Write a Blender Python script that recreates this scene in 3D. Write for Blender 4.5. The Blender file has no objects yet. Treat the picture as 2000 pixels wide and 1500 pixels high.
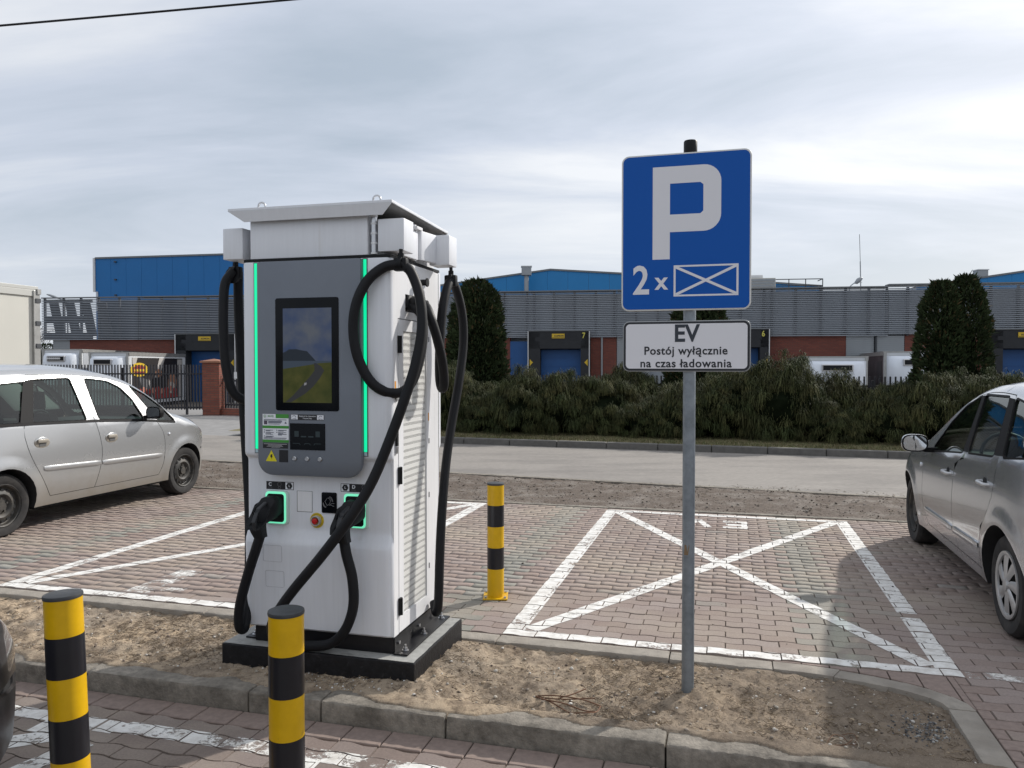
import bpy, bmesh, math, random
import numpy as np
from mathutils import Vector, Matrix, noise
from mathutils.geometry import delaunay_2d_cdt
R = math.radians
scene = bpy.context.scene
COL = scene.collection

# ------------------------------------------------------------------ camera
CAM_H = 1.613
cam_data = bpy.data.cameras.new('camera')
cam_data.sensor_width = 36.0
cam_data.lens = 27.54
cam_data.clip_start = 0.05
cam_data.clip_end = 2000
cam = bpy.data.objects.new('camera', cam_data)
cam.location = (0, 0, CAM_H)
cam.rotation_euler = (R(90 - 1.3105), 0, 0)
COL.objects.link(cam)
scene.camera = cam

# ------------------------------------------------------------------ sun + sky
SUN_AZ, SUN_EL = 50.0, 32.0          # azimuth clockwise from +Y
sd = Vector((math.sin(R(SUN_AZ)) * math.cos(R(SUN_EL)), math.cos(R(SUN_AZ)) * math.cos(R(SUN_EL)), math.sin(R(SUN_EL))))
sun_data = bpy.data.lights.new('sun', 'SUN')
sun_data.energy = 3.9
sun_data.angle = R(1.0)
sun_data.color = (1.0, 0.95, 0.88)
sun = bpy.data.objects.new('sun', sun_data)
sun.rotation_euler = sd.to_track_quat('Z', 'Y').to_euler()
sun.location = sd * 60
COL.objects.link(sun)

world = bpy.data.worlds.new('World')
scene.world = world
world.use_nodes = True
wn, wl = world.node_tree.nodes, world.node_tree.links
wn.clear()
def WN(t, **k):
    n = wn.new(t)
    for a, b in k.items(): setattr(n, a, b)
    return n
def wmath(op, a, b=None):
    n = WN('ShaderNodeMath', operation=op)
    for i, v in enumerate((a, b)):
        if v is None: continue
        if isinstance(v, (int, float)): n.inputs[i].default_value = v
        else: wl.new(v, n.inputs[i])
    return n.outputs[0]
wout = WN('ShaderNodeOutputWorld'); wbg = WN('ShaderNodeBackground')
sky = WN('ShaderNodeTexSky', sky_type='NISHITA')
sky.sun_disc = False
sky.sun_elevation = R(SUN_EL); sky.sun_rotation = R(SUN_AZ)
sky.air_density = 1.0; sky.dust_density = 2.0
tc = WN('ShaderNodeTexCoord')
sep = WN('ShaderNodeSeparateXYZ'); wl.new(tc.outputs['Generated'], sep.inputs[0])
zz = wmath('ADD', wmath('MAXIMUM', sep.outputs[2], 0.0), 0.16)
cmb = WN('ShaderNodeCombineXYZ')
wl.new(wmath('DIVIDE', sep.outputs[0], zz), cmb.inputs[0]); wl.new(wmath('DIVIDE', sep.outputs[1], zz), cmb.inputs[1])
mp = WN('ShaderNodeMapping'); wl.new(cmb.outputs[0], mp.inputs[0])
mp.inputs['Rotation'].default_value = (0, 0, R(-24)); mp.inputs['Scale'].default_value = (0.42, 1.15, 1)
mp.inputs['Location'].default_value = (3.1, 0.35, 0)
n1 = WN('ShaderNodeTexNoise'); n1.inputs['Scale'].default_value = 1.05; n1.inputs['Detail'].default_value = 7.0; n1.inputs['Roughness'].default_value = 0.56; n1.inputs['Distortion'].default_value = 0.6
wl.new(mp.outputs[0], n1.inputs['Vector'])
n2 = WN('ShaderNodeTexNoise'); n2.inputs['Scale'].default_value = 0.5; n2.inputs['Detail'].default_value = 3.0
wl.new(cmb.outputs[0], n2.inputs['Vector'])
mixf = wmath('ADD', wmath('MULTIPLY', n1.outputs[0], 0.72), wmath('MULTIPLY', n2.outputs[0], 0.28))
ramp = WN('ShaderNodeValToRGB'); wl.new(mixf, ramp.inputs[0])
cr = ramp.color_ramp
cr.elements[0].position = 0.36; cr.elements[0].color = (0.44, 0.51, 0.60, 1)
cr.elements[1].position = 0.61; cr.elements[1].color = (0.85, 0.87, 0.905, 1)
e = cr.elements.new(0.475); e.color = (0.59, 0.645, 0.745, 1)
# thin cloud sheet is brighter towards the veiled sun
dotn = WN('ShaderNodeVectorMath', operation='DOT_PRODUCT'); wl.new(tc.outputs['Generated'], dotn.inputs[0]); dotn.inputs[1].default_value = sd
glow = wmath('MULTIPLY', wmath('POWER', wmath('MAXIMUM', dotn.outputs['Value'], 0.0), 5.0), 0.22)
mul = WN('ShaderNodeMix', data_type='RGBA', blend_type='ADD'); mul.inputs[0].default_value = 1.0
hz = WN('ShaderNodeMapRange'); wl.new(sep.outputs[2], hz.inputs[0]); hz.inputs[1].default_value = 0.02; hz.inputs[2].default_value = 0.24; hz.inputs[3].default_value = 0.55; hz.inputs[4].default_value = 0.0
hmix = WN('ShaderNodeMix', data_type='RGBA'); wl.new(hz.outputs[0], hmix.inputs[0]); wl.new(ramp.outputs[0], hmix.inputs[6]); hmix.inputs[7].default_value = (0.70, 0.745, 0.80, 1)
wl.new(hmix.outputs[2], mul.inputs[6])
gc = WN('ShaderNodeCombineXYZ')
for i in range(3): wl.new(glow, gc.inputs[i])
wl.new(gc.outputs[0], mul.inputs[7])
skyscale = WN('ShaderNodeMix', data_type='RGBA', blend_type='MULTIPLY'); skyscale.inputs[0].default_value = 1.0
wl.new(sky.outputs[0], skyscale.inputs[6]); skyscale.inputs[7].default_value = (0.09, 0.09, 0.09, 1)
fin = WN('ShaderNodeMix', data_type='RGBA'); fin.inputs[0].default_value = 0.88
wl.new(skyscale.outputs[2], fin.inputs[6]); wl.new(mul.outputs[2], fin.inputs[7])
wl.new(fin.outputs[2], wbg.inputs[0]); wbg.inputs[1].default_value = 1.0
wl.new(wbg.outputs[0], wout.inputs[0])

vs = scene.view_settings
vs.view_transform = 'Standard'; vs.look = 'None'; vs.exposure = 0.12; vs.gamma = 1.0; vs.use_curve_mapping = False

# ------------------------------------------------------------------ materials
MATS = {}
def pm(name, col, rough=0.6, metal=0.0, var=0.0, vscale=8.0, bump=0.0, bscale=60.0, coat=0.0, col2=None, c2scale=2.0, c2lo=0.45, c2hi=0.65, coords='obj', attr=None, spec=0.5, emit=None, estr=0.0, stretch=None):
    """procedural principled material: base colour, fine value noise, optional second colour in patches, optional bump"""
    if name in MATS: return MATS[name]
    m = bpy.data.materials.new(name); m.use_nodes = True
    N, L = m.node_tree.nodes, m.node_tree.links
    b = N['Principled BSDF']
    b.inputs['Roughness'].default_value = rough; b.inputs['Metallic'].default_value = metal
    b.inputs['Specular IOR Level'].default_value = spec
    b.inputs['Coat Weight'].default_value = coat; b.inputs['Coat Roughness'].default_value = 0.06
    rgb = N.new('ShaderNodeRGB'); rgb.outputs[0].default_value = (*col, 1)
    c = rgb.outputs[0]
    if coords == 'obj':
        t = N.new('ShaderNodeTexCoord'); vec = t.outputs['Object']
    else:
        t = N.new('ShaderNodeNewGeometry'); vec = t.outputs['Position']
    if stretch:
        mpn = N.new('ShaderNodeMapping'); mpn.inputs['Scale'].default_value = stretch; L.new(vec, mpn.inputs[0]); vec = mpn.outputs[0]
    def nz(scale, det=4.0, ro=0.6):
        n = N.new('ShaderNodeTexNoise'); n.inputs['Scale'].default_value = scale; n.inputs['Detail'].default_value = det; n.inputs['Roughness'].default_value = ro
        L.new(vec, n.inputs['Vector']); return n.outputs[0]
    def mr(x, a, b_, c_, d):
        n = N.new('ShaderNodeMapRange'); L.new(x, n.inputs[0])
        for i, v in enumerate((a, b_, c_, d)): n.inputs[i + 1].default_value = v
        return n.outputs[0]
    if col2 is not None:
        mx = N.new('ShaderNodeMix'); mx.data_type = 'RGBA'
        L.new(mr(nz(c2scale, 6.0, 0.65), c2lo, c2hi, 0, 1), mx.inputs[0]); L.new(c, mx.inputs[6]); mx.inputs[7].default_value = (*col2, 1); c = mx.outputs[2]
    if attr:
        a = N.new('ShaderNodeAttribute'); a.attribute_name = attr
        mx = N.new('ShaderNodeMix'); mx.data_type = 'RGBA'; mx.blend_type = 'MULTIPLY'; mx.inputs[0].default_value = 1
        L.new(c, mx.inputs[6]); L.new(a.outputs['Color'], mx.inputs[7]); c = mx.outputs[2]
    if var > 0:
        h = N.new('ShaderNodeHueSaturation'); L.new(c, h.inputs['Color']); L.new(mr(nz(vscale), 0.25, 0.75, 1 - var, 1 + var), h.inputs['Value']); c = h.outputs[0]
    L.new(c, b.inputs['Base Color'])
    if bump > 0:
        bn = N.new('ShaderNodeBump'); bn.inputs['Strength'].default_value = bump; bn.inputs['Distance'].default_value = 0.01
        L.new(nz(bscale, 5.0), bn.inputs['Height']); L.new(bn.outputs[0], b.inputs['Normal'])
    if emit:
        b.inputs['Emission Color'].default_value = (*emit, 1); b.inputs['Emission Strength'].default_value = estr
    MATS[name] = m
    return m

def glass_mat(name, tint, refl=1.0):
    if name in MATS: return MATS[name]
    m = bpy.data.materials.new(name); m.use_nodes = True
    N, L = m.node_tree.nodes, m.node_tree.links
    N.clear()
    o = N.new('ShaderNodeOutputMaterial'); mx = N.new('ShaderNodeMixShader')
    tr = N.new('ShaderNodeBsdfTransparent'); tr.inputs[0].default_value = (*tint, 1)
    gl = N.new('ShaderNodeBsdfGlossy'); gl.inputs['Roughness'].default_value = 0.02; gl.inputs['Color'].default_value = (0.9, 0.92, 0.92, 1)
    fr = N.new('ShaderNodeFresnel'); fr.inputs[0].default_value = 1.6
    L.new(fr.outputs[0], mx.inputs[0]); L.new(tr.outputs[0], mx.inputs[1]); L.new(gl.outputs[0], mx.inputs[2]); L.new(mx.outputs[0], o.inputs[0])
    MATS[name] = m
    return m

# ------------------------------------------------------------------ objects
def tag(o, label=None, cat=None, group=None, kind=None):
    if label: o['label'] = label
    if cat: o['category'] = cat
    if group: o['group'] = group
    if kind: o['kind'] = kind
    return o
def thing(name, label, cat, loc=(0, 0, 0), rz=0.0, group=None, rot=None):
    o = bpy.data.objects.new(name, None); o.empty_display_size = 0.1
    o.location = loc; o.rotation_euler = rot if rot else (0, 0, rz)
    COL.objects.link(o)
    return tag(o, label, cat, group)
def place(o, parent=None):
    COL.objects.link(o)
    if parent is not None: o.parent = parent
    return o
def mesh_obj(name, verts, faces, mat=None, parent=None, smooth=None, bevel=0.0, bseg=2, cols=None, matlist=None, mats=None):
    me = bpy.data.meshes.new(name)
    me.from_pydata([tuple(v) for v in verts], [], faces)
    if bevel > 0:
        bm = bmesh.new(); bm.from_mesh(me)
        ed = [e for e in bm.edges if len(e.link_faces) == 2 and e.calc_face_angle() > R(25)]
        bmesh.ops.bevel(bm, geom=ed, offset=bevel, segments=bseg, profile=0.6, affect='EDGES', clamp_overlap=True)
        bm.to_mesh(me); bm.free()
    if smooth is not None:
        me.polygons.foreach_set('use_smooth', [True] * len(me.polygons))
        me.set_sharp_from_angle(angle=R(smooth))
    if matlist:
        for m in matlist: me.materials.append(m)
        me.polygons.foreach_set('material_index', mats)
    elif mat: me.materials.append(mat)
    if cols is not None:
        ca = me.color_attributes.new('tint', 'FLOAT_COLOR', 'POINT')
        c = np.ones((len(me.vertices), 4), dtype=np.float32); c[:, :3] = cols
        ca.data.foreach_set('color', c.ravel())
    me.update()
    return place(bpy.data.objects.new(name, me), parent)
def np_mesh(name, V, F, mat, parent=None, cols=None, smooth=False):
    """fast mesh from numpy arrays; F is (n,3) or (n,4)"""
    me = bpy.data.meshes.new(name)
    V = np.asarray(V, dtype=np.float32); F = np.asarray(F, dtype=np.int32)
    k = F.shape[1]
    me.vertices.add(len(V)); me.vertices.foreach_set('co', V.ravel())
    me.loops.add(F.size); me.loops.foreach_set('vertex_index', F.ravel())
    me.polygons.add(len(F)); me.polygons.foreach_set('loop_start', np.arange(0, F.size, k, dtype=np.int32))
    if smooth: me.polygons.foreach_set('use_smooth', np.ones(len(F), dtype=bool))
    if cols is not None:
        ca = me.color_attributes.new('tint', 'FLOAT_COLOR', 'POINT')
        c = np.ones((len(V), 4), dtype=np.float32); c[:, :3] = cols
        ca.data.foreach_set('color', c.ravel())
    me.materials.append(mat); me.update(calc_edges=True); me.validate()
    return place(bpy.data.objects.new(name, me), parent)

class B:
    """collects simple shapes, then links them as ONE mesh object"""
    def __init__(s): s.v = []; s.f = []
    def add(s, v, f):
        o = len(s.v); s.v += [Vector(p) for p in v]; s.f += [[i + o for i in q] for q in f]; return s
    def box(s, x0, x1, y0, y1, z0, z1):
        return s.add([(x0, y0, z0), (x1, y0, z0), (x1, y1, z0), (x0, y1, z0), (x0, y0, z1), (x1, y0, z1), (x1, y1, z1), (x0, y1, z1)],
                     [(0, 3, 2, 1), (4, 5, 6, 7), (0, 1, 5, 4), (1, 2, 6, 5), (2, 3, 7, 6), (3, 0, 4, 7)])
    def prism(s, pts, axis, a, b):
        """polygon pts (2D) extruded along axis from a to b; 2D coords are the other two axes in order"""
        n = len(pts)
        def mk(p, t):
            q = list(p); q.insert(axis, t); return q
        area = sum(pts[i][0] * pts[(i + 1) % n][1] - pts[(i + 1) % n][0] * pts[i][1] for i in range(n))
        if axis == 1: area = -area
        if area < 0: pts = pts[::-1]
        v = [mk(p, a) for p in pts] + [mk(p, b) for p in pts]
        f = [list(range(n))[::-1], list(range(n, 2 * n))] + [(i, (i + 1) % n, n + (i + 1) % n, n + i) for i in range(n)]
        return s.add(v, f)
    def poly(s, pts): return s.add(pts, [list(range(len(pts)))])
    def cyl(s, p, q, r, n=16, r2=None, caps=True):
        p, q = Vector(p), Vector(q); d = (q - p).normalized(); a = d.orthogonal().normalized(); b = d.cross(a)
        r2 = r if r2 is None else r2
        v = [p + (a * math.cos(2 * math.pi * i / n) + b * math.sin(2 * math.pi * i / n)) * r for i in range(n)] + \
            [q + (a * math.cos(2 * math.pi * i / n) + b * math.sin(2 * math.pi * i / n)) * r2 for i in range(n)]
        f = [(i, (i + 1) % n, n + (i + 1) % n, n + i) for i in range(n)]
        if caps: f += [list(range(n))[::-1], list(range(n, 2 * n))]
        return s.add(v, f)
    def tube(s, pts, r, n=10, res=6, closed=False):
        P = catmull([Vector(p) for p in pts], res, closed) if res > 1 else [Vector(p) for p in pts]
        m = len(P); T = []
        for i in range(m):
            a = P[(i - 1) % m] if (closed or i > 0) else P[i]; b = P[(i + 1) % m] if (closed or i < m - 1) else P[i]
            T.append((b - a).normalized())
        nv = T[0].orthogonal().normalized(); v = []
        rr = r if callable(r) else (lambda t: r)
        for i in range(m):
            nv = (nv - T[i] * nv.dot(T[i])).normalized(); bv = T[i].cross(nv)
            ra = rr(i / (m - 1))
            v += [P[i] + (nv * math.cos(2 * math.pi * k / n) + bv * math.sin(2 * math.pi * k / n)) * ra for k in range(n)]
        f = []
        for i in range(m if closed else m - 1):
            j = (i + 1) % m
            f += [(i * n + k, i * n + (k + 1) % n, j * n + (k + 1) % n, j * n + k) for k in range(n)]
        if not closed: f += [list(range(n))[::-1], list(range((m - 1) * n, m * n))]
        return s.add(v, f)
    def lathe(s, prof, n=32, axis=2, o=(0, 0, 0)):
        """prof: (radius, height) along axis"""
        m = len(prof); v = []
        for r, h in prof:
            for k in range(n):
                a = 2 * math.pi * k / n; c = [r * math.cos(a), r * math.sin(a)]; c.insert(axis, h)
                v.append(Vector(c) + Vector(o))
        f = []
        for i in range(m - 1): f += [(i * n + k, i * n + (k + 1) % n, (i + 1) * n + (k + 1) % n, (i + 1) * n + k) for k in range(n)]
        return s.add(v, f)
    def grid(s, G):
        nr, nc = len(G), len(G[0])
        return s.add([p for r in G for p in r], [(i * nc + j, i * nc + j + 1, (i + 1) * nc + j + 1, (i + 1) * nc + j) for i in range(nr - 1) for j in range(nc - 1)])
    def obj(s, name, mat, parent=None, smooth=None, bevel=0.0, bseg=2):
        return mesh_obj(name, s.v, s.f, mat, parent, smooth, bevel, bseg)

def catmull(P, res, closed=False):
    out = []; n = len(P)
    rng = range(n) if closed else range(n - 1)
    for i in rng:
        p0 = P[(i - 1) % n] if (closed or i > 0) else P[0] * 2 - P[1]
        p1 = P[i]; p2 = P[(i + 1) % n]
        p3 = P[(i + 2) % n] if (closed or i + 2 < n) else P[-1] * 2 - P[-2]
        for k in range(res):
            t = k / res
            out.append(0.5 * ((2 * p1) + (p2 - p0) * t + (2 * p0 - 5 * p1 + 4 * p2 - p3) * t * t + (3 * p1 - p0 - 3 * p2 + p3) * t ** 3))
    if not closed: out.append(P[-1].copy())
    return out
def rrect(x0, x1, y0, y1, r, n=5):
    pts = []
    for cx, cy, a0 in ((x1 - r, y0 + r, -90), (x1 - r, y1 - r, 0), (x0 + r, y1 - r, 90), (x0 + r, y0 + r, 180)):
        for k in range(n + 1):
            a = R(a0 + 90 * k / n); pts.append((cx + r * math.cos(a), cy + r * math.sin(a)))
    return pts
_dg = None
def text_mesh(txt, size, align='CENTER', bold=0.0, spacing=1.0, extrude=0.0):
    cu = bpy.data.curves.new('lettering', 'FONT'); cu.body = txt; cu.size = size; cu.align_x = align; cu.align_y = 'CENTER'
    cu.offset = bold; cu.space_character = spacing; cu.extrude = extrude; cu.resolution_u = 3
    o = bpy.data.objects.new('lettering', cu); COL.objects.link(o)
    bpy.context.view_layer.update()
    me = bpy.data.meshes.new_from_object(o.evaluated_get(bpy.context.evaluated_depsgraph_get()))
    bpy.data.objects.remove(o); bpy.data.curves.remove(cu)
    return me
def text(txt, size, pos, mat, parent, name='lettering', rot=(R(90), 0, 0), align='CENTER', bold=0.0, spacing=1.0, sx=1.0, extrude=0.0004):
    me = text_mesh(txt, size, align, bold, spacing, extrude)
    me.materials.clear(); me.materials.append(mat)
    o = bpy.data.objects.new(name, me); o.location = pos; o.rotation_euler = rot; o.scale = (sx, 1, 1)
    return place(o, parent)
def copy_tree(o, parent=None, label=None):
    c = o.copy(); COL.objects.link(c); c.parent = parent
    if label: c['label'] = label
    for ch in list(o.children): copy_tree(ch, c)
    return c

# site frame: u along the island kerb (to the right, towards the camera), v away from the camera
TH = R(15.5)
SO = Vector((-0.062, 4.688))
SU = Vector((math.cos(TH), -math.sin(TH))); SV = Vector((math.sin(TH), math.cos(TH)))
def site(u, v, z=0.0):
    p = SO + SU * u + SV * v
    return Vector((p.x, p.y, z))
def to_site(x, y):
    d = Vector((x, y)) - SO
    return d.dot(SU), d.dot(SV)
SITE_M = Matrix(((SU.x, SV.x, 0, SO.x), (SU.y, SV.y, 0, SO.y), (0, 0, 1, 0), (0, 0, 0, 1)))
def site_obj(o):
    o.matrix_world = SITE_M; return o
rng = np.random.default_rng(7)
random.seed(7)
# ================================================================== GROUND, PAVING, KERBS
m_ground = pm('ground_dirt', (0.16, 0.14, 0.115), 0.95, var=0.25, vscale=3, col2=(0.11, 0.10, 0.09), c2scale=0.4, coords='w')
tag(mesh_obj('ground', [(-600, -200, -0.4), (600, -200, -0.4), (600, 900, -0.4), (-600, 900, -0.4)], [(0, 1, 2, 3)], m_ground), kind='structure')

# ---- asphalt road + yard behind the fence (falls towards the loading docks)
m_road = pm('road_asphalt', (0.25, 0.23, 0.208), 0.9, var=0.2, vscale=30, col2=(0.19, 0.175, 0.16), c2scale=1.3, c2lo=0.44, c2hi=0.62, bump=0.35, bscale=220, coords='w', stretch=(0.35, 1.0, 1.0))
def road_near(u): return 6.30 - 0.1 * (u - 1.0) * (1 if u > -6 else 0.9)
def road_far(u): return 10.62 - 0.055 * (u - 1.0)
us = [-60, -40, -25, -14, -10, -7, -5, -3, -1, 1, 3, 5, 8, 12, 20, 40]
V_, F_ = [], []
for u in us:
    a, b = (road_near(max(-14, u)), road_far(max(-30, u)))
    V_ += [site(u, a, -0.004), site(u, b, -0.004)]
for i in range(len(us) - 1): F_.append((2 * i, 2 * i + 2, 2 * i + 3, 2 * i + 1))
tag(mesh_obj('road', V_, F_, m_road), kind='structure')
m_yard = pm('yard_concrete', (0.24, 0.235, 0.23), 0.9, var=0.2, vscale=4, coords='w')
V_ = []
for y, z in ((8, -0.03), (30, -0.03), (34, -1.2), (90, -1.2)):
    V_ += [(-120, y if y > 8 else 44, z), (-12, y, z), (60, y, z)]
V_ = [(-140, 18, -0.03), (-6.5, 17.5, -0.03), (70, 8, -0.03), (-140, 30, -0.03), (-6.5, 30, -0.03), (70, 30, -0.03), (-140, 34, -1.25), (-6.5, 34, -1.25), (70, 34, -1.25), (-140, 120, -1.25), (-6.5, 120, -1.25), (70, 120, -1.25)]
F_ = [(r * 3 + c, r * 3 + c + 1, r * 3 + c + 4, r * 3 + c + 3) for r in range(3) for c in range(2)]
tag(mesh_obj('yard', V_, F_, m_yard), kind='structure')

# ---- interlocking wave blocks
PAV = {}
def paving_mat(name, objinfo, tone=1.0, dirt=0.5):
    m = bpy.data.materials.new(name); m.use_nodes = True
    N, L = m.node_tree.nodes, m.node_tree.links; b = N['Principled BSDF']
    geo = N.new('ShaderNodeNewGeometry')
    if objinfo:
        oi = N.new('ShaderNodeObjectInfo'); rnd = oi.outputs['Random']; sp = N.new('ShaderNodeSeparateColor'); L.new(oi.outputs['Color'], sp.inputs[0]); grey = sp.outputs[0]
    else:
        at = N.new('ShaderNodeAttribute'); at.attribute_name = 'tint'; sp = N.new('ShaderNodeSeparateColor'); L.new(at.outputs['Color'], sp.inputs[0]); rnd = sp.outputs[1]; grey = sp.outputs[0]
    def nz(sc, det=5, ro=0.6):
        n = N.new('ShaderNodeTexNoise'); n.inputs['Scale'].default_value = sc; n.inputs['Detail'].default_value = det; n.inputs['Roughness'].default_value = ro; L.new(geo.outputs['Position'], n.inputs['Vector']); return n.outputs[0]
    def mr(x, a, b_, c, d):
        n = N.new('ShaderNodeMapRange'); L.new(x, n.inputs[0])
        for i, v in enumerate((a, b_, c, d)): n.inputs[i + 1].default_value = v
        return n.outputs[0]
    def mix(f, a, b_, bt='MIX'):
        n = N.new('ShaderNodeMix'); n.data_type = 'RGBA'; n.blend_type = bt
        for i, v in ((0, f), (6, a), (7, b_)):
            if isinstance(v, tuple): n.inputs[i].default_value = v
            elif isinstance(v, float): n.inputs[i].default_value = v
            else: L.new(v, n.inputs[i])
        return n.outputs[2]
    c = mix(grey, (0.268, 0.214, 0.190, 1), (0.24, 0.232, 0.205, 1))
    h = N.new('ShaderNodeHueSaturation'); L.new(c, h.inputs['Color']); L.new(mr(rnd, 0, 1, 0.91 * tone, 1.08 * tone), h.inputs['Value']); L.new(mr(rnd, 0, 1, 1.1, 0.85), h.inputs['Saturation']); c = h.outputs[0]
    c = mix(mr(nz(0.9, 6), 0.44, 0.70, 0.0, 0.8), c, (0.34, 0.29, 0.235, 1))          # sand dust drifts
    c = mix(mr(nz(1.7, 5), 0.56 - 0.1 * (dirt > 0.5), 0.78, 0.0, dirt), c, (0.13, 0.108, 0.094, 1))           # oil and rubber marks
    h2 = N.new('ShaderNodeHueSaturation'); L.new(c, h2.inputs['Color']); L.new(mr(nz(90, 6, 0.7), 0.25, 0.75, 0.8, 1.2), h2.inputs['Value']); c = h2.outputs[0]
    L.new(c, b.inputs['Base Color']); b.inputs['Roughness'].default_value = 0.9; b.inputs['Specular IOR Level'].default_value = 0.25
    bp = N.new('ShaderNodeBump'); bp.inputs['Strength'].default_value = 0.35; bp.inputs['Distance'].default_value = 0.004; L.new(nz(260, 4), bp.inputs['Height']); L.new(bp.outputs[0], b.inputs['Normal'])
    return m
m_block_o = paving_mat('paving_block_single', True)
m_block_s = paving_mat('paving_block_field', False)
m_front_o = paving_mat('front_block_single', True, 0.80, 0.75)  # lower tone puts kerb shade into the block colour, besides heavier dirt
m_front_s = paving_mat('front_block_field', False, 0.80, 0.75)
BL, BW, AMP, SEG, GAP, CH = 0.2, 0.1, 0.0085, 6, 0.0015, 0.0028
def wav(u):
    t = math.sin(2 * math.pi * u / BL)
    return AMP * (t if abs(t) < 0.75 else math.copysign(0.75, t)) * 1.25
def block_outline(u0, v0, ins, L=BL):
    """closed outline of a block whose lower left grid corner is (u0, v0)"""
    a, b = u0 + ins, u0 + L - ins
    us = [a + (b - a) * k / SEG for k in range(SEG + 1)]
    return [(u, v0 + wav(u) + ins) for u in us] + [(u, v0 + BW + wav(u) - ins) for u in reversed(us)]
def clip_poly(poly, clip):
    """Sutherland-Hodgman, clip convex and counter-clockwise"""
    out = poly
    for i in range(len(clip)):
        a, b = clip[i], clip[(i + 1) % len(clip)]; inp, out = out, []
        if not inp: break
        def side(p): return (b[0] - a[0]) * (p[1] - a[1]) - (b[1] - a[1]) * (p[0] - a[0])
        for j in range(len(inp)):
            p, q = inp[j], inp[(j + 1) % len(inp)]; sp, sq = side(p), side(q)
            if sp >= 0: out.append(p)
            if (sp >= 0) != (sq >= 0):
                t = sp / (sp - sq); out.append((p[0] + (q[0] - p[0]) * t, p[1] + (q[1] - p[1]) * t))
    return out if len(out) >= 3 else []
def cam_px(p):
    y = p.y; d = max(y, 0.1)
    return 1000 + 1530 * p.x / d, 715 + 1530 * (CAM_H - p.z) / d
NP_ = 2 * (SEG + 1)
mesh_cache = {}
def block_mesh(par, mat, L=BL):
    key = (par, mat.name)
    if key in mesh_cache: return mesh_cache[key]
    u0 = 0.0 if par == 0 else BL / 2
    top = block_outline(u0, 0, GAP + CH, L); low = block_outline(u0, 0, GAP, L)
    v = [(p[0] - u0, p[1], 0) for p in top] + [(p[0] - u0, p[1], -0.016) for p in low]
    f = []
    for k in range(SEG): f.append((k, k + 1, NP_ - 2 - k, NP_ - 1 - k))
    for k in range(NP_): f.append((k, NP_ + k, NP_ + (k + 1) % NP_, (k + 1) % NP_))
    me = bpy.data.meshes.new('paving_block'); me.from_pydata(v, [], f); me.materials.append(mat); me.update()
    mesh_cache[key] = me
    return me
def hole(a, e, v): return v < -0.01 and a < 2.44 and v > -1.3
def pave(name, z, regions, beds, greys, bed_mat, limit, mo, ms):
    """lay blocks over regions (u0,u1,v0,v1); biggest in view become single objects, the rest one mesh; returns tops for the paint"""
    root = thing(name, None, None); root.matrix_world = SITE_M; root['kind'] = 'structure'
    b = B()
    for (u0, u1, v0, v1) in beds: b.add([(u0, v0, z - 0.0075), (u1, v0, z - 0.0075), (u1, v1, z - 0.0075), (u0, v1, z - 0.0075)], [(0, 1, 2, 3)])
    b.obj('joint_sand', bed_mat, root)
    blocks = []
    for (u0, u1, v0, v1) in regions:
        r0 = round(v0 / BW); r1 = round(v1 / BW)
        for r in range(r0, r1):
            off = 0.0 if r % 2 == 0 else BL / 2
            k = math.floor((u0 - off) / BL)
            while off + k * BL < u1 - 1e-4:
                a = off + k * BL; e = a + BL; k += 1
                if a < u0 - 0.11 or e > u1 + 0.11 or hole(a, e, r * BW): continue
                blocks.append((a, r * BW, r % 2))
    info = []
    for (a, v, par) in blocks:
        c = site(a + 0.1, v + 0.05, z); px, py = cam_px(c)
        vis = -120 < px < 2120 and c.y > 1.5 and py < 1680
        h = float(rng.normal(0, 0.0011)); tu, tv = float(rng.normal(0, 0.003)), float(rng.normal(0, 0.0035))
        g = 0.0
        for (g0, g1) in greys:
            if g0 <= a + 0.1 <= g1: g = 1.0
        if rng.random() < 0.02: g = 0.5
        info.append(dict(a=a, v=v, par=par, h=h, tu=tu, tv=tv, g=g, vis=vis, d=c.y, c=c))
    order = sorted([i for i in range(len(info)) if info[i]['vis']], key=lambda i: info[i]['d'])
    single = set(order[:limit])
    Vs, Fs, Cs, tops = [], [], [], []
    for i, q in enumerate(info):
        def zf(u, v, q=q): return z + q['h'] + q['tu'] * (u - q['a'] - 0.1) + q['tv'] * (v - q['v'] - 0.05)
        q['zf'] = zf
        if i in single:
            o = bpy.data.objects.new('paving_block', block_mesh(q['par'], mo))
            o.location = (q['a'], q['v'], zf(q['a'], q['v'])); o.rotation_euler = (q['tv'], -q['tu'], 0)
            o.color = (q['g'], 0, 0, 1); place(o, root)
        else:
            if not q['vis'] and q['d'] > 0 and q['c'].y < 1.4: continue
            u0 = q['a']; base = len(Vs)
            top = block_outline(u0, q['v'], GAP + CH); low = block_outline(u0, q['v'], GAP)
            Vs += [(p[0], p[1], zf(*p)) for p in top] + [(p[0], p[1], zf(*p) - 0.016) for p in low]
            rv = rng.random(); Cs += [(q['g'], rv, 0)] * (2 * NP_)
            for k in range(SEG): Fs.append((base + k, base + k + 1, base + NP_ - 2 - k, base + NP_ - 1 - k))
            for k in range(NP_): Fs.append((base + k, base + NP_ + k, base + NP_ + (k + 1) % NP_, base + (k + 1) % NP_))
    o = np_mesh('paving_field', Vs, Fs, ms, root, np.array(Cs)); o['kind'] = 'stuff'
    return root, info
m_bed = pm('joint_sand', (0.125, 0.10, 0.08), 1.0, var=0.35, vscale=25, coords='w')
rear_root, rear_info = pave('parking_paving', 0.0, [(-11.0, 9.0, -1.2, 4.3)], [(-11.1, 2.45, -0.01, 4.305), (2.45, 9.1, -1.2, 4.305)], [(-0.52, -0.28), (1.78, 2.02), (-4.5, -4.25)], m_bed, 300, m_block_o, m_block_s)
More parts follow.
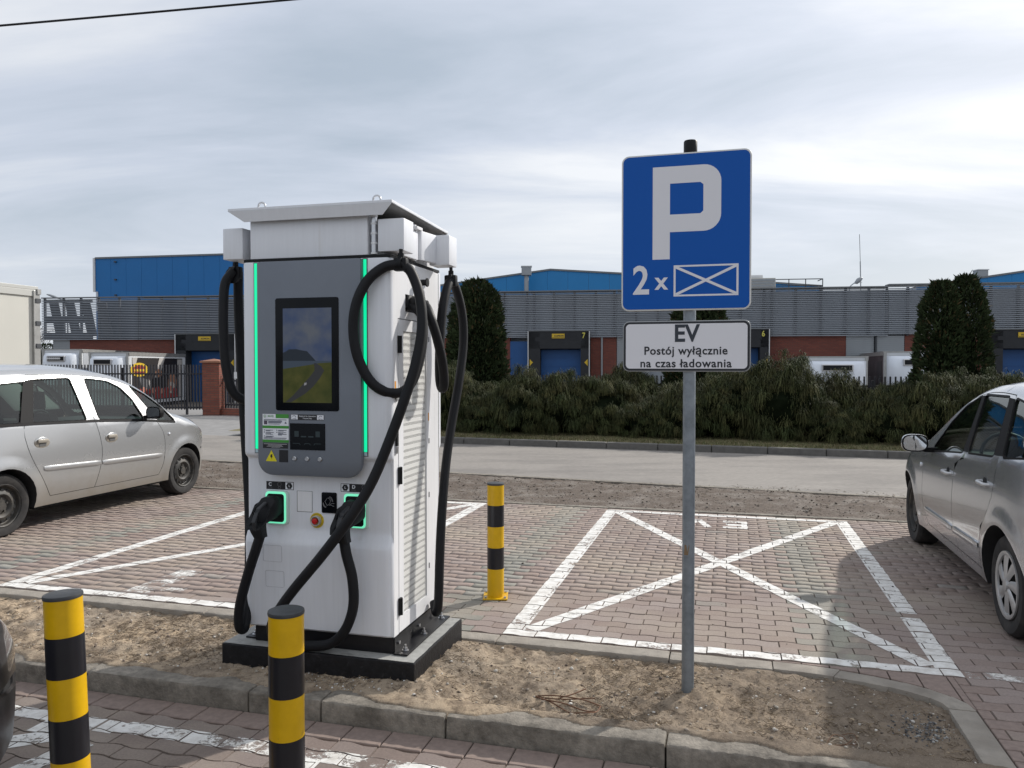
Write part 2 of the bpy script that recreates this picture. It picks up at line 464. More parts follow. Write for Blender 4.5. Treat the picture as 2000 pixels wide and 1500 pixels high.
front_root, front_info = pave('front_paving', -0.10, [(-4.8, 3.6, -3.4, -1.3)], [(-4.9, 3.7, -3.4, -1.32)], [(-3.2, -3.0)], m_bed, 260, m_front_o, m_front_s)
mesh_obj('bedding_strip', [(-12, -1.32, -0.113), (3.6, -1.32, -0.113), (3.6, -1.13, -0.113), (-12, -1.13, -0.113)], [(0, 1, 2, 3)], m_bed, front_root)
# the row of cut half blocks against the front kerb
b = B()
m_cut = pm('edge_block', (0.235, 0.18, 0.155), 0.9, var=0.2, vscale=30, coords='w')
u = -4.8
while u < 3.6:
    b.box(u + 0.003, u + 0.197, -1.30 + 0.012, -1.145, -0.13, -0.1005); u += 0.2
b.obj('cut_block_row', m_cut, front_root, bevel=0.004, bseg=1)

# ---- painted markings: clipped to the block tops so that the joints stay open
def paint_mat(name, lo, hi):
    m = bpy.data.materials.new(name); m.use_nodes = True
    N, L = m.node_tree.nodes, m.node_tree.links; b = N['Principled BSDF']; out = N['Material Output']
    b.inputs['Roughness'].default_value = 0.75
    geo = N.new('ShaderNodeNewGeometry')
    def nz(sc, det, ro=0.65):
        n = N.new('ShaderNodeTexNoise'); n.inputs['Scale'].default_value = sc; n.inputs['Detail'].default_value = det; n.inputs['Roughness'].default_value = ro; L.new(geo.outputs['Position'], n.inputs['Vector']); return n.outputs[0]
    def mr(x, a, b_, c, d):
        n = N.new('ShaderNodeMapRange'); L.new(x, n.inputs[0])
        for i, v in enumerate((a, b_, c, d)): n.inputs[i + 1].default_value = v
        return n.outputs[0]
    cmx = N.new('ShaderNodeMix'); cmx.data_type = 'RGBA'; cmx.inputs[6].default_value = (0.74, 0.73, 0.70, 1); cmx.inputs[7].default_value = (0.47, 0.44, 0.40, 1)
    L.new(mr(nz(14, 6), 0.42, 0.75, 0, 1), cmx.inputs[0]); L.new(cmx.outputs[2], b.inputs['Base Color'])
    tr = N.new('ShaderNodeBsdfTransparent'); mx = N.new('ShaderNodeMixShader')
    mm = N.new('ShaderNodeMath'); mm.operation = 'ADD'; L.new(nz(5, 4), mm.inputs[0]); 
    m3 = N.new('ShaderNodeMath'); m3.operation = 'MULTIPLY'; m3.inputs[1].default_value = 0.75; L.new(nz(45, 7, 0.75), m3.inputs[0]); L.new(m3.outputs[0], mm.inputs[1])
    L.new(mr(mm.outputs[0], lo, hi, 0, 1), mx.inputs[0]); L.new(b.outputs[0], mx.inputs[1]); L.new(tr.outputs[0], mx.inputs[2]); L.new(mx.outputs[0], out.inputs[0])
    return m
m_paint = paint_mat('white_road_paint', 0.965, 1.05)
m_paint_worn = paint_mat('worn_road_paint', 0.86, 0.95)
m_paint_faint = paint_mat('faint_road_paint', 0.78, 0.92)
def seg_poly(p, q, w):
    p, q = Vector(p), Vector(q); d = (q - p).normalized(); n = Vector((-d.y, d.x)) * w / 2
    return [tuple(p - n), tuple(q - n), tuple(q + n), tuple(p + n)]
def stripe(name, polys, info, mat, parent, lift=0.0012):
    V_, F_ = [], []
    for cp in polys:
        ar = sum(cp[i][0] * cp[(i + 1) % len(cp)][1] - cp[(i + 1) % len(cp)][0] * cp[i][1] for i in range(len(cp)))
        if ar < 0: cp = cp[::-1]
        x0, x1 = min(p[0] for p in cp), max(p[0] for p in cp); y0, y1 = min(p[1] for p in cp), max(p[1] for p in cp)
        for q in info:
            if q['a'] > x1 or q['a'] + BL < x0 or q['v'] - 0.02 > y1 or q['v'] + BW + 0.02 < y0: continue
            pl = clip_poly(block_outline(q['a'], q['v'], GAP + 0.002), cp)
            if not pl: continue
            n = len(V_); V_ += [(p[0], p[1], q['zf'](*p) + lift) for p in pl]; F_.append(list(range(n, n + len(pl))))
    return mesh_obj(name, V_, F_, mat, parent) if V_ else None
def bay(u0, u1, v1, label, gap=False):
    t = thing('bay_marking', label, 'marking'); t.matrix_world = SITE_M
    w = 0.12
    stripe('stripe', [[(u0, 0.0), (u1, 0.0), (u1, 0.1), (u0, 0.1)]], rear_info, m_paint, t)
    stripe('stripe', [[(u0, 0.1), (u0 + w, 0.1), (u0 + w, v1), (u0, v1)]], rear_info, m_paint, t)
    if gap:
        stripe('stripe', [[(u1 - w, 0.1), (u1, 0.1), (u1, 0.98), (u1 - w, 0.98)]], rear_info, m_paint, t); stripe('stripe', [[(u1 - w, 1.08), (u1, 1.08), (u1, v1), (u1 - w, v1)]], rear_info, m_paint, t)
    else: stripe('stripe', [[(u1 - w, 0.1), (u1, 0.1), (u1, v1), (u1 - w, v1)]], rear_info, m_paint, t)
    stripe('stripe', [[(u0 + w, v1 - 0.1), (u1 - w, v1 - 0.1), (u1 - w, v1), (u0 + w, v1)]], rear_info, m_paint, t)
    stripe('diagonal_stripe', [seg_poly((u0 + w + 0.03, 0.12), (u1 - w - 0.02, v1 - 0.12), 0.11)], rear_info, m_paint, t, 0.002)
    stripe('diagonal_stripe', [seg_poly((u1 - w - 0.03, 0.12), (u0 + w + 0.02, v1 - 0.12), 0.11)], rear_info, m_paint, t, 0.0028)
    return t
bay1 = bay(0.0, 2.5, 4.24, 'white painted bay outline with crossed diagonals on the blocks behind the sign pole', True)
E_ = [[(1.24, 3.52), (1.31, 3.52), (1.31, 3.94), (1.24, 3.94)]]
ev = []
ex0, ex1 = 1.26, 1.50
for cp in ([(ex1 - 0.06, 3.55), (ex1, 3.55), (ex1, 3.93), (ex1 - 0.06, 3.93)], [(ex0, 3.55), (ex1 - 0.06, 3.55), (ex1 - 0.06, 3.63), (ex0, 3.63)], [(ex0 + 0.03, 3.70), (ex1 - 0.06, 3.70), (ex1 - 0.06, 3.78), (ex0 + 0.03, 3.78)], [(ex0, 3.85), (ex1 - 0.06, 3.85), (ex1 - 0.06, 3.93), (ex0, 3.93)]): ev.append(cp)
stripe('letter_e', ev, rear_info, m_paint, bay1)
stripe('letter_v', [seg_poly((0.90, 3.55), (1.01, 3.93), 0.07), seg_poly((1.12, 3.55), (1.01, 3.93), 0.07)], rear_info, m_paint, bay1)
bay2 = bay(-3.87, -1.42, 4.26, 'white painted bay outline with crossed diagonals left of and behind the charging station')
fm = thing('bay_marking', 'worn white stripes painted on the lower blocks in front of the kerb', 'marking'); fm.matrix_world = SITE_M
stripe('stripe', [[(-4.2, -1.49), (-1.86, -1.49), (-1.86, -1.395), (-4.2, -1.395)], [(-1.86, -1.6), (-1.58, -1.6), (-1.58, -1.4), (-1.86, -1.4)], [(-1.565, -1.52), (-1.46, -1.52), (-1.46, -1.405), (-1.565, -1.405)]], front_info, m_paint, fm)
stripe('worn_stripe', [[(-1.46, -1.5), (2.5, -1.5), (2.5, -1.39), (-1.46, -1.39)]], front_info, m_paint_worn, fm)
stripe('stripe', [[(0.0, -1.52), (0.3, -1.52), (0.3, -1.40), (0.0, -1.40)], [(-0.5, -1.9), (-0.38, -1.9), (-0.38, -1.5), (-0.5, -1.5)]], front_info, m_paint, fm, 0.002)
stripe('diagonal_stripe', [seg_poly((-1.62, -1.55), (-2.7, -2.35), 0.13)], front_info, m_paint, fm, 0.002)
stripe('diagonal_stripe', [seg_poly((-1.5, -1.62), (-1.75, -2.6), 0.12)], front_info, m_paint, fm, 0.0026)
fl = thing('faint_marking', 'faint rest of old white paint inside the left bay', 'marking'); fl.matrix_world = SITE_M
stripe('faint_stripe', [[(-2.86, 0.13), (-2.66, 0.13), (-2.66, 0.75), (-2.86, 0.75)], [(-2.62, 0.2), (-2.45, 0.2), (-2.45, 0.3), (-2.62, 0.3)]], rear_info, m_paint_faint, fl)
fl = thing('faint_marking', 'faint rest of old white paint on the blocks beside the silver car on the right', 'marking'); fl.matrix_world = SITE_M
stripe('faint_stripe', [[(2.52, 0.0), (4.4, 0.0), (4.4, 0.1), (2.52, 0.1)]], rear_info, m_paint_faint, fl)

# ---- concrete edging and kerbs
m_conc = pm('kerb_concrete', (0.245, 0.22, 0.185), 0.95, var=0.34, vscale=26, col2=(0.135, 0.12, 0.10), c2scale=4.5, c2lo=0.40, c2hi=0.66, bump=0.6, bscale=70, coords='w')
m_edge = pm('edging_concrete', (0.31, 0.28, 0.24), 0.95, var=0.25, vscale=20, col2=(0.22, 0.195, 0.165), c2scale=5, bump=0.5, bscale=80, coords='w')
m_conc_d = pm('far_kerb_concrete', (0.125, 0.12, 0.112), 0.92, var=0.2, vscale=10, bump=0.3, bscale=60, coords='w')
def kerb_run(name, parent, stones, v0, v1, z0, z1, mat, bev=0.008, chip=0.0):
    for (a, e) in stones:
        dz = random.uniform(-0.003, 0.003); dv = random.uniform(-0.003, 0.003)
        o = B().box(a + 0.003, e - 0.003, v0 + dv, v1 + dv, z0, z1 + dz).obj(name, mat, parent, bevel=bev, smooth=40)
        if chip > 0:
            bm = bmesh.new(); bm.from_mesh(o.data)
            for _ in range(5): bmesh.ops.subdivide_edges(bm, edges=[q for q in bm.edges if q.calc_length() > 0.045], cuts=1, use_grid_fill=True)
            for q in bm.verts:
                p_ = q.co * 14; k_ = noise.fractal(p_, 0.8, 2.2, 4); edge = math.exp(-((q.co.z - z1) ** 2 + (q.co.y - v0) ** 2) / 0.0006)
                q.co.z -= chip * (0.25 * abs(k_) + edge * max(0, k_) * 1.6); q.co.y += chip * (0.3 * k_ + edge * max(0, k_) * 1.2)
            bm.to_mesh(o.data); bm.free(); o.data.polygons.foreach_set('use_smooth', [True] * len(o.data.polygons)); o.data.set_sharp_from_angle(angle=R(50))
# rear edging, flush with the paving
t = thing('concrete_edging', 'flush concrete edging between the sand island and the parking paving', 'edging'); t.matrix_world = SITE_M
st = [(-11 + k, -10 + k) for k in range(12)] + [(1.0, 1.55)]
kerb_run('edging_stone', t, st, -0.13, -0.012, -0.2, -0.002, m_edge, 0.008, 0.006)
arc = []
for k in range(9):
    a = R(90 - 90 * k / 8); arc.append((1.55 + 0.89 * math.cos(a), -0.42 + 0.40 * math.sin(a)))
arc += [(2.44, -0.7), (2.44, -1.13)]
inn = [(1.55 + (p[0] - 1.55) * 0.865, -0.42 + (p[1] + 0.42) * 0.71) if p[1] > -0.45 else (2.32, p[1]) for p in arc]
for i in range(0, len(arc) - 1, 2):
    j = min(i + 2, len(arc) - 1)
    pl = [arc[k] for k in range(i, j + 1)] + [inn[k] for k in range(j, i - 1, -1)]
    B().prism(pl, 2, -0.2, -0.001 - 0.002 * (i % 3)).obj('edging_stone', m_edge, t, bevel=0.006, smooth=40)
# fill blocks between the curved edging and the rectangular field
t2 = thing('corner_paving', None, None); t2.matrix_world = SITE_M; t2['kind'] = 'structure'
for i in range(7):
    a = 1.56 + i * 0.142
    def arcv(u): return -0.42 + 0.40 * math.sqrt(max(0, 1 - ((u - 1.55) / 0.89) ** 2))
    pl = [(a, arcv(a) + 0.004), (min(a + 0.136, 2.4425), arcv(min(a + 0.136, 2.4425)) + 0.004), (min(a + 0.136, 2.4425), -0.005), (a, -0.005)]
    if pl[0][1] < -0.012: B().prism(pl, 2, -0.1, -0.001).obj('paving_block', m_cut, t2, bevel=0.004)
for r in range(-12, 0): B().box(2.445, (2.498 if r % 2 else 2.598), r * BW + 0.004, (r + 1) * BW - 0.004, -0.1, -0.001).obj('paving_block', m_cut, t2, bevel=0.003, bseg=1)
# front kerb
t = thing('concrete_kerb', 'raised concrete kerb along the front of the sand island', 'kerb'); t.matrix_world = SITE_M
st, x = [], -2.86
for j in (-1.97, -0.98, -0.58, 0.06, 1.06, 2.06, 3.06, 3.6):
    st.append((x, j)); x = j
st = [(-6.86 + k, -5.86 + k) for k in range(4)] + st
kerb_run('kerb_stone', t, st, -1.14, -0.99, -0.3, 0.0, m_conc, 0.012, 0.009)
# far edging of the paving and low edging along the road
t = thing('concrete_edging', 'flush concrete edging between the parking paving and the gravel strip', 'edging'); t.matrix_world = SITE_M
kerb_run('edging_stone', t, [(-11 + k, -10 + k) for k in range(20)], 4.305, 4.385, -0.2, 0.012, m_conc)
t = thing('concrete_edging', 'narrow concrete edging along the near side of the road', 'edging'); t.matrix_world = SITE_M
for k in range(-12, 9):
    o = B().prism([(k + 0.004, road_near(k) - 0.1), (k + 0.996, road_near(k + 1) - 0.1), (k + 0.996, road_near(k + 1)), (k + 0.004, road_near(k))], 2, -0.2, 0.006).obj('edging_stone', m_conc, t)
t = thing('concrete_kerb', 'grey kerb between the road and the grass in front of the hedge', 'kerb'); t.matrix_world = SITE_M
for k in range(-9, 14):
    B().prism([(k + 0.006, road_far(k)), (k + 0.994, road_far(k + 1)), (k + 0.994, road_far(k + 1) + 0.15), (k + 0.006, road_far(k) + 0.15)], 2, -0.2, 0.12).obj('kerb_stone', m_conc_d, t, bevel=0.012, bseg=1)

# ---- loose ground: sand island, gravel strip, grass verge
def heightfield(name, u0, u1, v0, v1, step, zf, mat, colf=None):
    nu, nv = int((u1 - u0) / step) + 1, int((v1 - v0) / step) + 1
    U, Vv = np.meshgrid(np.linspace(u0, u1, nu), np.linspace(v0, v1, nv))
    P = np.zeros((nv, nu, 3)); P[..., 0] = U; P[..., 1] = Vv
    for i in range(nv):
        for j in range(nu): P[i, j, 2] = zf(U[i, j], Vv[i, j])
    idx = np.arange(nu * nv).reshape(nv, nu)
    F = np.stack([idx[:-1, :-1], idx[:-1, 1:], idx[1:, 1:], idx[1:, :-1]], -1).reshape(-1, 4)
    cols = None
    o = np_mesh(name, P.reshape(-1, 3), F, mat, smooth=True); o.matrix_world = SITE_M
    return o
def sand_z(u, v):
    p = Vector((u, v, 0))
    z = -0.017 + 0.020 * noise.fractal(p * 2.2, 0.9, 2.1, 4) + 0.013 * noise.fractal(p * 9 + Vector((3, 1, 0)), 0.8, 2.2, 4)
    rough = 0.4 + 0.6 * max(0.0, min(1.0, (noise.noise(p * 1.3 + Vector((5, 2, 0))) + 0.35)))
    z += rough * 0.018 * noise.turbulence(p * 28, 3, False) - 0.009
    # heap against the plinth and round the sign pole
    d = math.hypot(max(-1.32 - u, u + 0.2, 0), max(-0.88 - v, v + 0.16, 0)); z += 0.045 * math.exp(-(d / 0.16) ** 2)
    z += 0.035 * math.exp(-((u - 1.125) ** 2 + (v + 0.555) ** 2) / 0.03)
    # spill onto the front kerb
    if v < -0.92:
        k_ = max(0.0, min(1.0, (-0.92 - v) / 0.07)); sp_ = 0.62 + noise.fractal(Vector((u * 2.1, 1.7, 0)), 0.8, 2.1, 3) * 0.9      # spill onto the kerb
        lim = -0.985 - 0.125 * max(0.0, min(1.0, sp_)); tgt = (0.003 + 0.010 * max(0.0, min(1.0, (v - lim) / 0.06)) + 0.004 * noise.turbulence(p * 34, 2, False)) if v > lim else -0.02
        z = z * (1 - k_) + tgt * k_
    if v > -0.2: z = min(z, -0.012)
    return z
m_sand = bpy.data.materials.new('sand'); m_sand.use_nodes = True
N, L = m_sand.node_tree.nodes, m_sand.node_tree.links; bs = N['Principled BSDF']; geo = N.new('ShaderNodeNewGeometry')
def _nz(sc, det=6, ro=0.65):
    n = N.new('ShaderNodeTexNoise'); n.inputs['Scale'].default_value = sc; n.inputs['Detail'].default_value = det; n.inputs['Roughness'].default_value = ro; L.new(geo.outputs['Position'], n.inputs['Vector']); return n.outputs[0]
def _mr(x, a, b_, c, d):
    n = N.new('ShaderNodeMapRange'); L.new(x, n.inputs[0])
    for i, v in enumerate((a, b_, c, d)): n.inputs[i + 1].default_value = v
    return n.outputs[0]
def _mx(f, a, b_):
    n = N.new('ShaderNodeMix'); n.data_type = 'RGBA'
    for i, v in ((0, f), (6, a), (7, b_)):
        if isinstance(v, tuple): n.inputs[i].default_value = v
        else: L.new(v, n.inputs[i])
    return n.outputs[2]
c = _mx(_mr(_nz(1.6), 0.40, 0.62, 0, 1), (0.46, 0.36, 0.255, 1), (0.33, 0.275, 0.215, 1))
c = _mx(_mr(_nz(5.5), 0.46, 0.66, 0, 0.9), c, (0.155, 0.12, 0.09, 1))
c = _mx(_mr(_nz(22, 7, 0.75), 0.50, 0.68, 0, 0.75), c, (0.12, 0.09, 0.065, 1))
dp = N.new('ShaderNodeVectorMath'); dp.operation = 'DOT_PRODUCT'; L.new(geo.outputs['Position'], dp.inputs[0]); dp.inputs[1].default_value = (SU.x, SU.y, 0)
ad_ = N.new('ShaderNodeMath'); ad_.operation = 'MULTIPLY_ADD'; L.new(_nz(3.2), ad_.inputs[0]); ad_.inputs[1].default_value = 2.2; L.new(dp.outputs['Value'], ad_.inputs[2])
u0_ = SO.dot(SU)
c = _mx(_mr(ad_.outputs[0], u0_ + 1.3, u0_ + 3.0, 0, 0.75), c, (0.185, 0.15, 0.118, 1))     # humus rich end of the island
c = _mx(_mr(_nz(120, 3), 0.55, 0.7, 0, 0.55), c, (0.16, 0.125, 0.09, 1))
c = _mx(_mr(_nz(170, 3), 0.62, 0.72, 0, 0.7), c, (0.55, 0.48, 0.38, 1))
L.new(c, bs.inputs['Base Color']); bs.inputs['Roughness'].default_value = 1.0; bs.inputs['Specular IOR Level'].default_value = 0.1
bp = N.new('ShaderNodeBump'); bp.inputs['Strength'].default_value = 0.8; bp.inputs['Distance'].default_value = 0.012; L.new(_nz(75, 7, 0.75), bp.inputs['Height']); L.new(bp.outputs[0], bs.inputs['Normal'])
tag(heightfield('sand_island', -3.6, 2.4, -1.125, -0.11, 0.0125, sand_z, m_sand), kind='structure')
so = mesh_obj('sand_island', [(-11, -1.0, -0.03), (-3.6, -1.0, -0.03), (-3.6, -0.12, -0.03), (-11, -0.12, -0.03)], [(0, 1, 2, 3)], m_sand); so.matrix_world = SITE_M; so['kind'] = 'structure'

m_gravel = pm('gravel_soil', (0.115, 0.09, 0.072), 1.0, var=0.4, vscale=60, col2=(0.19, 0.165, 0.142), c2scale=2.2, c2lo=0.48, c2hi=0.62, bump=0.9, bscale=70, coords='w')
def gravel_z(u, v):
    p = Vector((u, v, 0)); return 0.004 + 0.03 * noise.fractal(p * 1.4, 0.9, 2.1, 3) * 0.6 + 0.02 * noise.turbulence(p * 12, 3, False) - 0.012
o = heightfield('gravel_strip', -12, 8, 4.38, 7.6, 0.05, lambda u, v: min(gravel_z(u, v), 0.004 if (v < 4.45 or v > road_near(u) - 0.2) else 1) if v < road_near(u) - 0.05 else -0.06, m_gravel)
tag(o, kind='structure')
m_verge = pm('dry_verge', (0.16, 0.135, 0.07), 1.0, var=0.35, vscale=30, col2=(0.12, 0.125, 0.05), c2scale=1.5, bump=0.8, bscale=50, coords='w')
V_, F_ = [], []
for k in range(-10, 15):
    V_ += [site(k, road_far(k) + 0.15, 0.10), site(k, road_far(k) + 1.2, 0.13), site(k, road_far(k) + 5.5, 0.10)]
for i in range(24): F_ += [(3 * i, 3 * i + 3, 3 * i + 4, 3 * i + 1), (3 * i + 1, 3 * i + 4, 3 * i + 5, 3 * i + 2)]
tag(mesh_obj('grass_verge', V_, F_, m_verge), kind='structure')

# ---- loose stuff: pebbles, twigs, dry grass
def pebbles(name, n, zone, smin, smax, mat, cols, zf):
    ico = np.array([(0, 0, 1), (.89, 0, .45), (.28, .85, .45), (-.72, .53, .45), (-.72, -.53, .45), (.28, -.85, .45), (.72, .53, -.45), (-.28, .85, -.45), (-.89, 0, -.45), (-.28, -.85, -.45), (.72, -.53, -.45), (0, 0, -1)])
    fc = np.array([(0, 1, 2), (0, 2, 3), (0, 3, 4), (0, 4, 5), (0, 5, 1), (1, 6, 2), (2, 7, 3), (3, 8, 4), (4, 9, 5), (5, 10, 1), (2, 6, 7), (3, 7, 8), (4, 8, 9), (5, 9, 10), (1, 10, 6), (11, 7, 6), (11, 8, 7), (11, 9, 8), (11, 10, 9), (11, 6, 10)])
    V_, F_, C_ = [], [], []
    for i in range(n):
        u, v = zone()
        s = smin * (smax / smin) ** (rng.random() ** 2.2)
        sc = s * rng.uniform(0.6, 1.25, 3); a = rng.uniform(0, 6.28); ca, sa = math.cos(a), math.sin(a)
        p = ico * sc * rng.uniform(0.85, 1.15, (12, 1)); q = p.copy(); q[:, 0] = p[:, 0] * ca - p[:, 1] * sa; q[:, 1] = p[:, 0] * sa + p[:, 1] * ca; q[:, 2] *= 0.7
        q += (u, v, zf(u, v) + s * 0.25)
        F_.append(fc + 12 * i); V_.append(q); C_.append(np.tile(np.array(cols[rng.integers(len(cols))]) * rng.uniform(0.75, 1.2), (12, 1)))
    o = np_mesh(name, np.vstack(V_), np.vstack(F_), mat, cols=np.clip(np.vstack(C_), 0, 1)); o.matrix_world = SITE_M
    return o
m_peb = pm('pebble', (1, 1, 1), 0.9, var=0.15, vscale=80, attr='tint')
def isl(): 
    while True:
        u, v = rng.uniform(-3.4, 2.3), rng.uniform(-1.0, -0.15)
        if not (-1.33 < u < -0.19 and -0.9 < v < -0.14): return u, v
tag(pebbles('pebbles', 2600, isl, 0.0018, 0.012, m_peb, [(0.42, 0.38, 0.32), (0.25, 0.21, 0.17), (0.14, 0.11, 0.09), (0.6, 0.57, 0.52), (0.33, 0.26, 0.18)], sand_z), 'small pebbles scattered over the sand island', 'pebbles', kind='stuff')
def slabfront(): return rng.normal(-0.62, 0.16), rng.uniform(-1.03, -0.89)
tag(pebbles('gravel_chips', 110, slabfront, 0.002, 0.007, m_peb, [(0.6, 0.6, 0.58), (0.72, 0.71, 0.68), (0.4, 0.38, 0.35)], sand_z), 'pale stone chips on the sand in front of the black plinth', 'stone chips', kind='stuff')
def pile(): return rng.normal(2.17, 0.055), rng.normal(-0.62, 0.085)
tag(pebbles('dark_gravel_pile', 330, pile, 0.003, 0.009, m_peb, [(0.06, 0.06, 0.065), (0.1, 0.1, 0.1), (0.16, 0.16, 0.16), (0.3, 0.3, 0.29)], sand_z), 'spill of dark gravel at the right end of the sand island', 'gravel', kind='stuff')
tag(pebbles('gravel_stones', 5200, lambda: (rng.uniform(-8, 7), rng.uniform(4.42, 6.4)), 0.004, 0.017, m_peb, [(0.2, 0.17, 0.14), (0.13, 0.105, 0.085), (0.28, 0.25, 0.22), (0.1, 0.085, 0.07)], gravel_z), 'loose stones on the gravel strip beside the road', 'gravel', kind='stuff')
tag(pebbles('crumbs', 170, lambda: (rng.uniform(-3.5, 4.5), rng.uniform(0.1, 4.2)), 0.003, 0.012, m_peb, [(0.06, 0.05, 0.04), (0.12, 0.1, 0.08)], lambda u, v: 0.0), 'dark crumbs of soil scattered over the parking paving', 'soil crumbs', kind='stuff')
def twigs(name, n, zone, ln, r, mat, cols, zf):
    V_, F_, C_ = [], [], []; k = 0
    for i in range(n):
        u, v = zone(); a = rng.uniform(0, 6.28); l = ln * rng.uniform(0.3, 1.2); bend = rng.normal(0, 0.5); z0 = zf(u, v) + 0.002; rise = rng.uniform(-0.1, 0.35) * l
        P = []
        for t in (0, 0.5, 1):
            aa = a + bend * t; P.append(np.array((u + math.cos(aa) * l * t, v + math.sin(aa) * l * t, z0 + 4 * rise * t * (1 - t) + 0.003)))
        rr = r * rng.uniform(0.5, 1.3); nx = np.array((-math.sin(a), math.cos(a), 0)) * rr; nz_ = np.array((0, 0, rr))
        for p in P: V_ += [p + nx, p + nz_ * 1.3, p - nx]
        for s in (0, 3):
            for q in range(3): F_.append((k + s + q, k + s + (q + 1) % 3, k + s + 3 + (q + 1) % 3, k + s + 3 + q))
        C_ += [np.array(cols[rng.integers(len(cols))]) * rng.uniform(0.7, 1.25)] * 9; k += 9
    o = np_mesh(name, np.array(V_), np.array(F_), mat, cols=np.clip(np.array(C_), 0, 1)); o.matrix_world = SITE_M
    return o
m_twig = pm('dry_stalks', (1, 1, 1), 0.95, attr='tint')
def islr():
    while True:
        u, v = isl()
        if rng.random() < 0.25 + 0.75 * (noise.noise(Vector((u * 1.5, v * 1.5, 4))) > 0.0): return u, v
tag(twigs('dry_stalks', 5200, islr, 0.045, 0.0012, m_twig, [(0.16, 0.115, 0.075), (0.09, 0.065, 0.045), (0.26, 0.2, 0.13)], sand_z), 'dry stalks and roots lying on the sand island', 'dry stalks', kind='stuff')
tag(twigs('dry_litter', 3800, lambda: (rng.uniform(-8, 7), rng.uniform(4.42, 6.5)), 0.06, 0.0018, m_twig, [(0.24, 0.19, 0.13), (0.12, 0.09, 0.065), (0.3, 0.26, 0.2)], gravel_z), 'dry plant litter on the gravel strip beside the road', 'plant litter', kind='stuff')
# rusty bent wires
m_rust = pm('rusty_wire', (0.16, 0.085, 0.05), 0.8, metal=0.3, var=0.3, vscale=60)
t = thing('wire_bundle', 'bundle of bent rusty wires lying on the sand near the kerb', 'wire'); t.matrix_world = SITE_M
def on_s(pts, dz=0.006): return [(u, v, sand_z(u, v) + dz + (p[0] if p else 0)) for (u, v, *p) in pts]
for pts in ([(0.40, -0.77), (0.47, -0.79), (0.57, -0.80, .01), (0.64, -0.78, .012), (0.69, -0.74, .015)],
            [(0.40, -0.775), (0.49, -0.84), (0.60, -0.93, .006), (0.66, -0.985, .004), (0.705, -0.98, .01), (0.725, -0.9, .02), (0.735, -0.84, .03)],
            [(0.735, -0.84, .03), (0.65, -0.825, .02), (0.52, -0.79, .012), (0.41, -0.77)],
            [(0.44, -0.82), (0.56, -0.87, .012), (0.66, -0.90, .012), (0.72, -0.90, .02)],
            [(0.53, -0.80, .01), (0.58, -0.73, .015), (0.63, -0.66, .02)]):
    B().tube(on_s(pts), 0.0034, 6, 5).obj('wire', m_rust, t, smooth=60)
m_pale = pm('pale_root', (0.38, 0.32, 0.25), 0.9)
t = thing('root_tangle', 'tangle of thin pale roots sticking up from the sand right of the sign pole', 'roots'); t.matrix_world = SITE_M
for k in range(7):
    u0, v0 = 1.80 + rng.uniform(-0.05, 0.05), -0.9 + rng.uniform(-0.07, 0.07); a = rng.uniform(0, 6.28)
    B().tube([(u0 + 0.03 * j * math.cos(a + 0.5 * j), v0 + 0.03 * j * math.sin(a + 0.6 * j), sand_z(u0, v0) + 0.004 + 0.018 * math.sin(j * 0.9) ** 2) for j in range(4)], 0.0017, 5, 4).obj('root', m_pale if k % 2 else m_rust, t, smooth=60)
t = thing('soil_clod', 'lump of soil and stone on the sand left of the plinth', 'clod'); t.matrix_world = SITE_M
for (du, dv, s) in ((0, 0, 0.03), (0.045, -0.012, 0.022), (-0.03, 0.02, 0.016), (0.03, -0.05, 0.014)):
    bm = bmesh.new(); bmesh.ops.create_icosphere(bm, subdivisions=2, radius=s)
    for v in bm.verts: v.co *= 1 + 0.35 * noise.noise(v.co * 45 + Vector((du * 90, 0, 0))); v.co.z *= 0.7
    me = bpy.data.meshes.new('lump'); bm.to_mesh(me); bm.free(); me.materials.append(m_sand)
    o = bpy.data.objects.new('lump', me); o.location = (-1.62 + du, -0.77 + dv, sand_z(-1.62, -0.77) + s * 0.4); place(o, t)
# ================================================================== CHARGING STATION
m_white = pm('charger_white_paint', (0.715, 0.735, 0.775), 0.42, var=0.04, vscale=5, coat=0.15, stretch=(9, 9, 0.45), col2=(0.60, 0.60, 0.60), c2scale=1.6, c2lo=0.60, c2hi=0.85)
m_white2 = pm('charger_white_panel', (0.73, 0.735, 0.75), 0.42, var=0.035, vscale=5, stretch=(9, 9, 0.5))
m_grey = pm('charger_grey_panel', (0.155, 0.172, 0.20), 0.42, metal=0.35, var=0.05, vscale=5)
m_black = pm('black_plastic', (0.008, 0.0085, 0.010), 0.5, spec=0.22)
m_rubber = pm('cable_rubber', (0.0085, 0.009, 0.011), 0.55, var=0.15, vscale=14, spec=0.24)
m_blackmetal = pm('black_painted_steel', (0.008, 0.008, 0.010), 0.4, var=0.3, vscale=12, spec=0.35)
m_screen = pm('screen_glass_black', (0.003, 0.004, 0.006), 0.2, spec=0.16)
m_steel = pm('stainless_steel', (0.55, 0.55, 0.56), 0.28, metal=1.0, var=0.1, vscale=40)
m_zinc = pm('galvanised_steel', (0.40, 0.43, 0.46), 0.45, metal=0.75, var=0.18, vscale=25, col2=(0.30, 0.33, 0.36), c2scale=9)
m_led = pm('led_green', (0.0, 0.3, 0.15), 0.4, emit=(0.004, 0.74, 0.33), estr=1.0)
m_mint = pm('led_mint', (0.3, 0.6, 0.45), 0.4, emit=(0.12, 0.80, 0.46), estr=0.75)
m_dkgap = pm('dark_gap', (0.02, 0.02, 0.022), 0.9)
m_ledch = pm('led_channel', (0.10, 0.10, 0.11), 0.5)
CT = R(15.0)
CH_ = thing('charging_station', 'white electric car charging station with grey screen panel and thick black cables', 'charger', (-0.608, 4.012, 0.0), -CT)
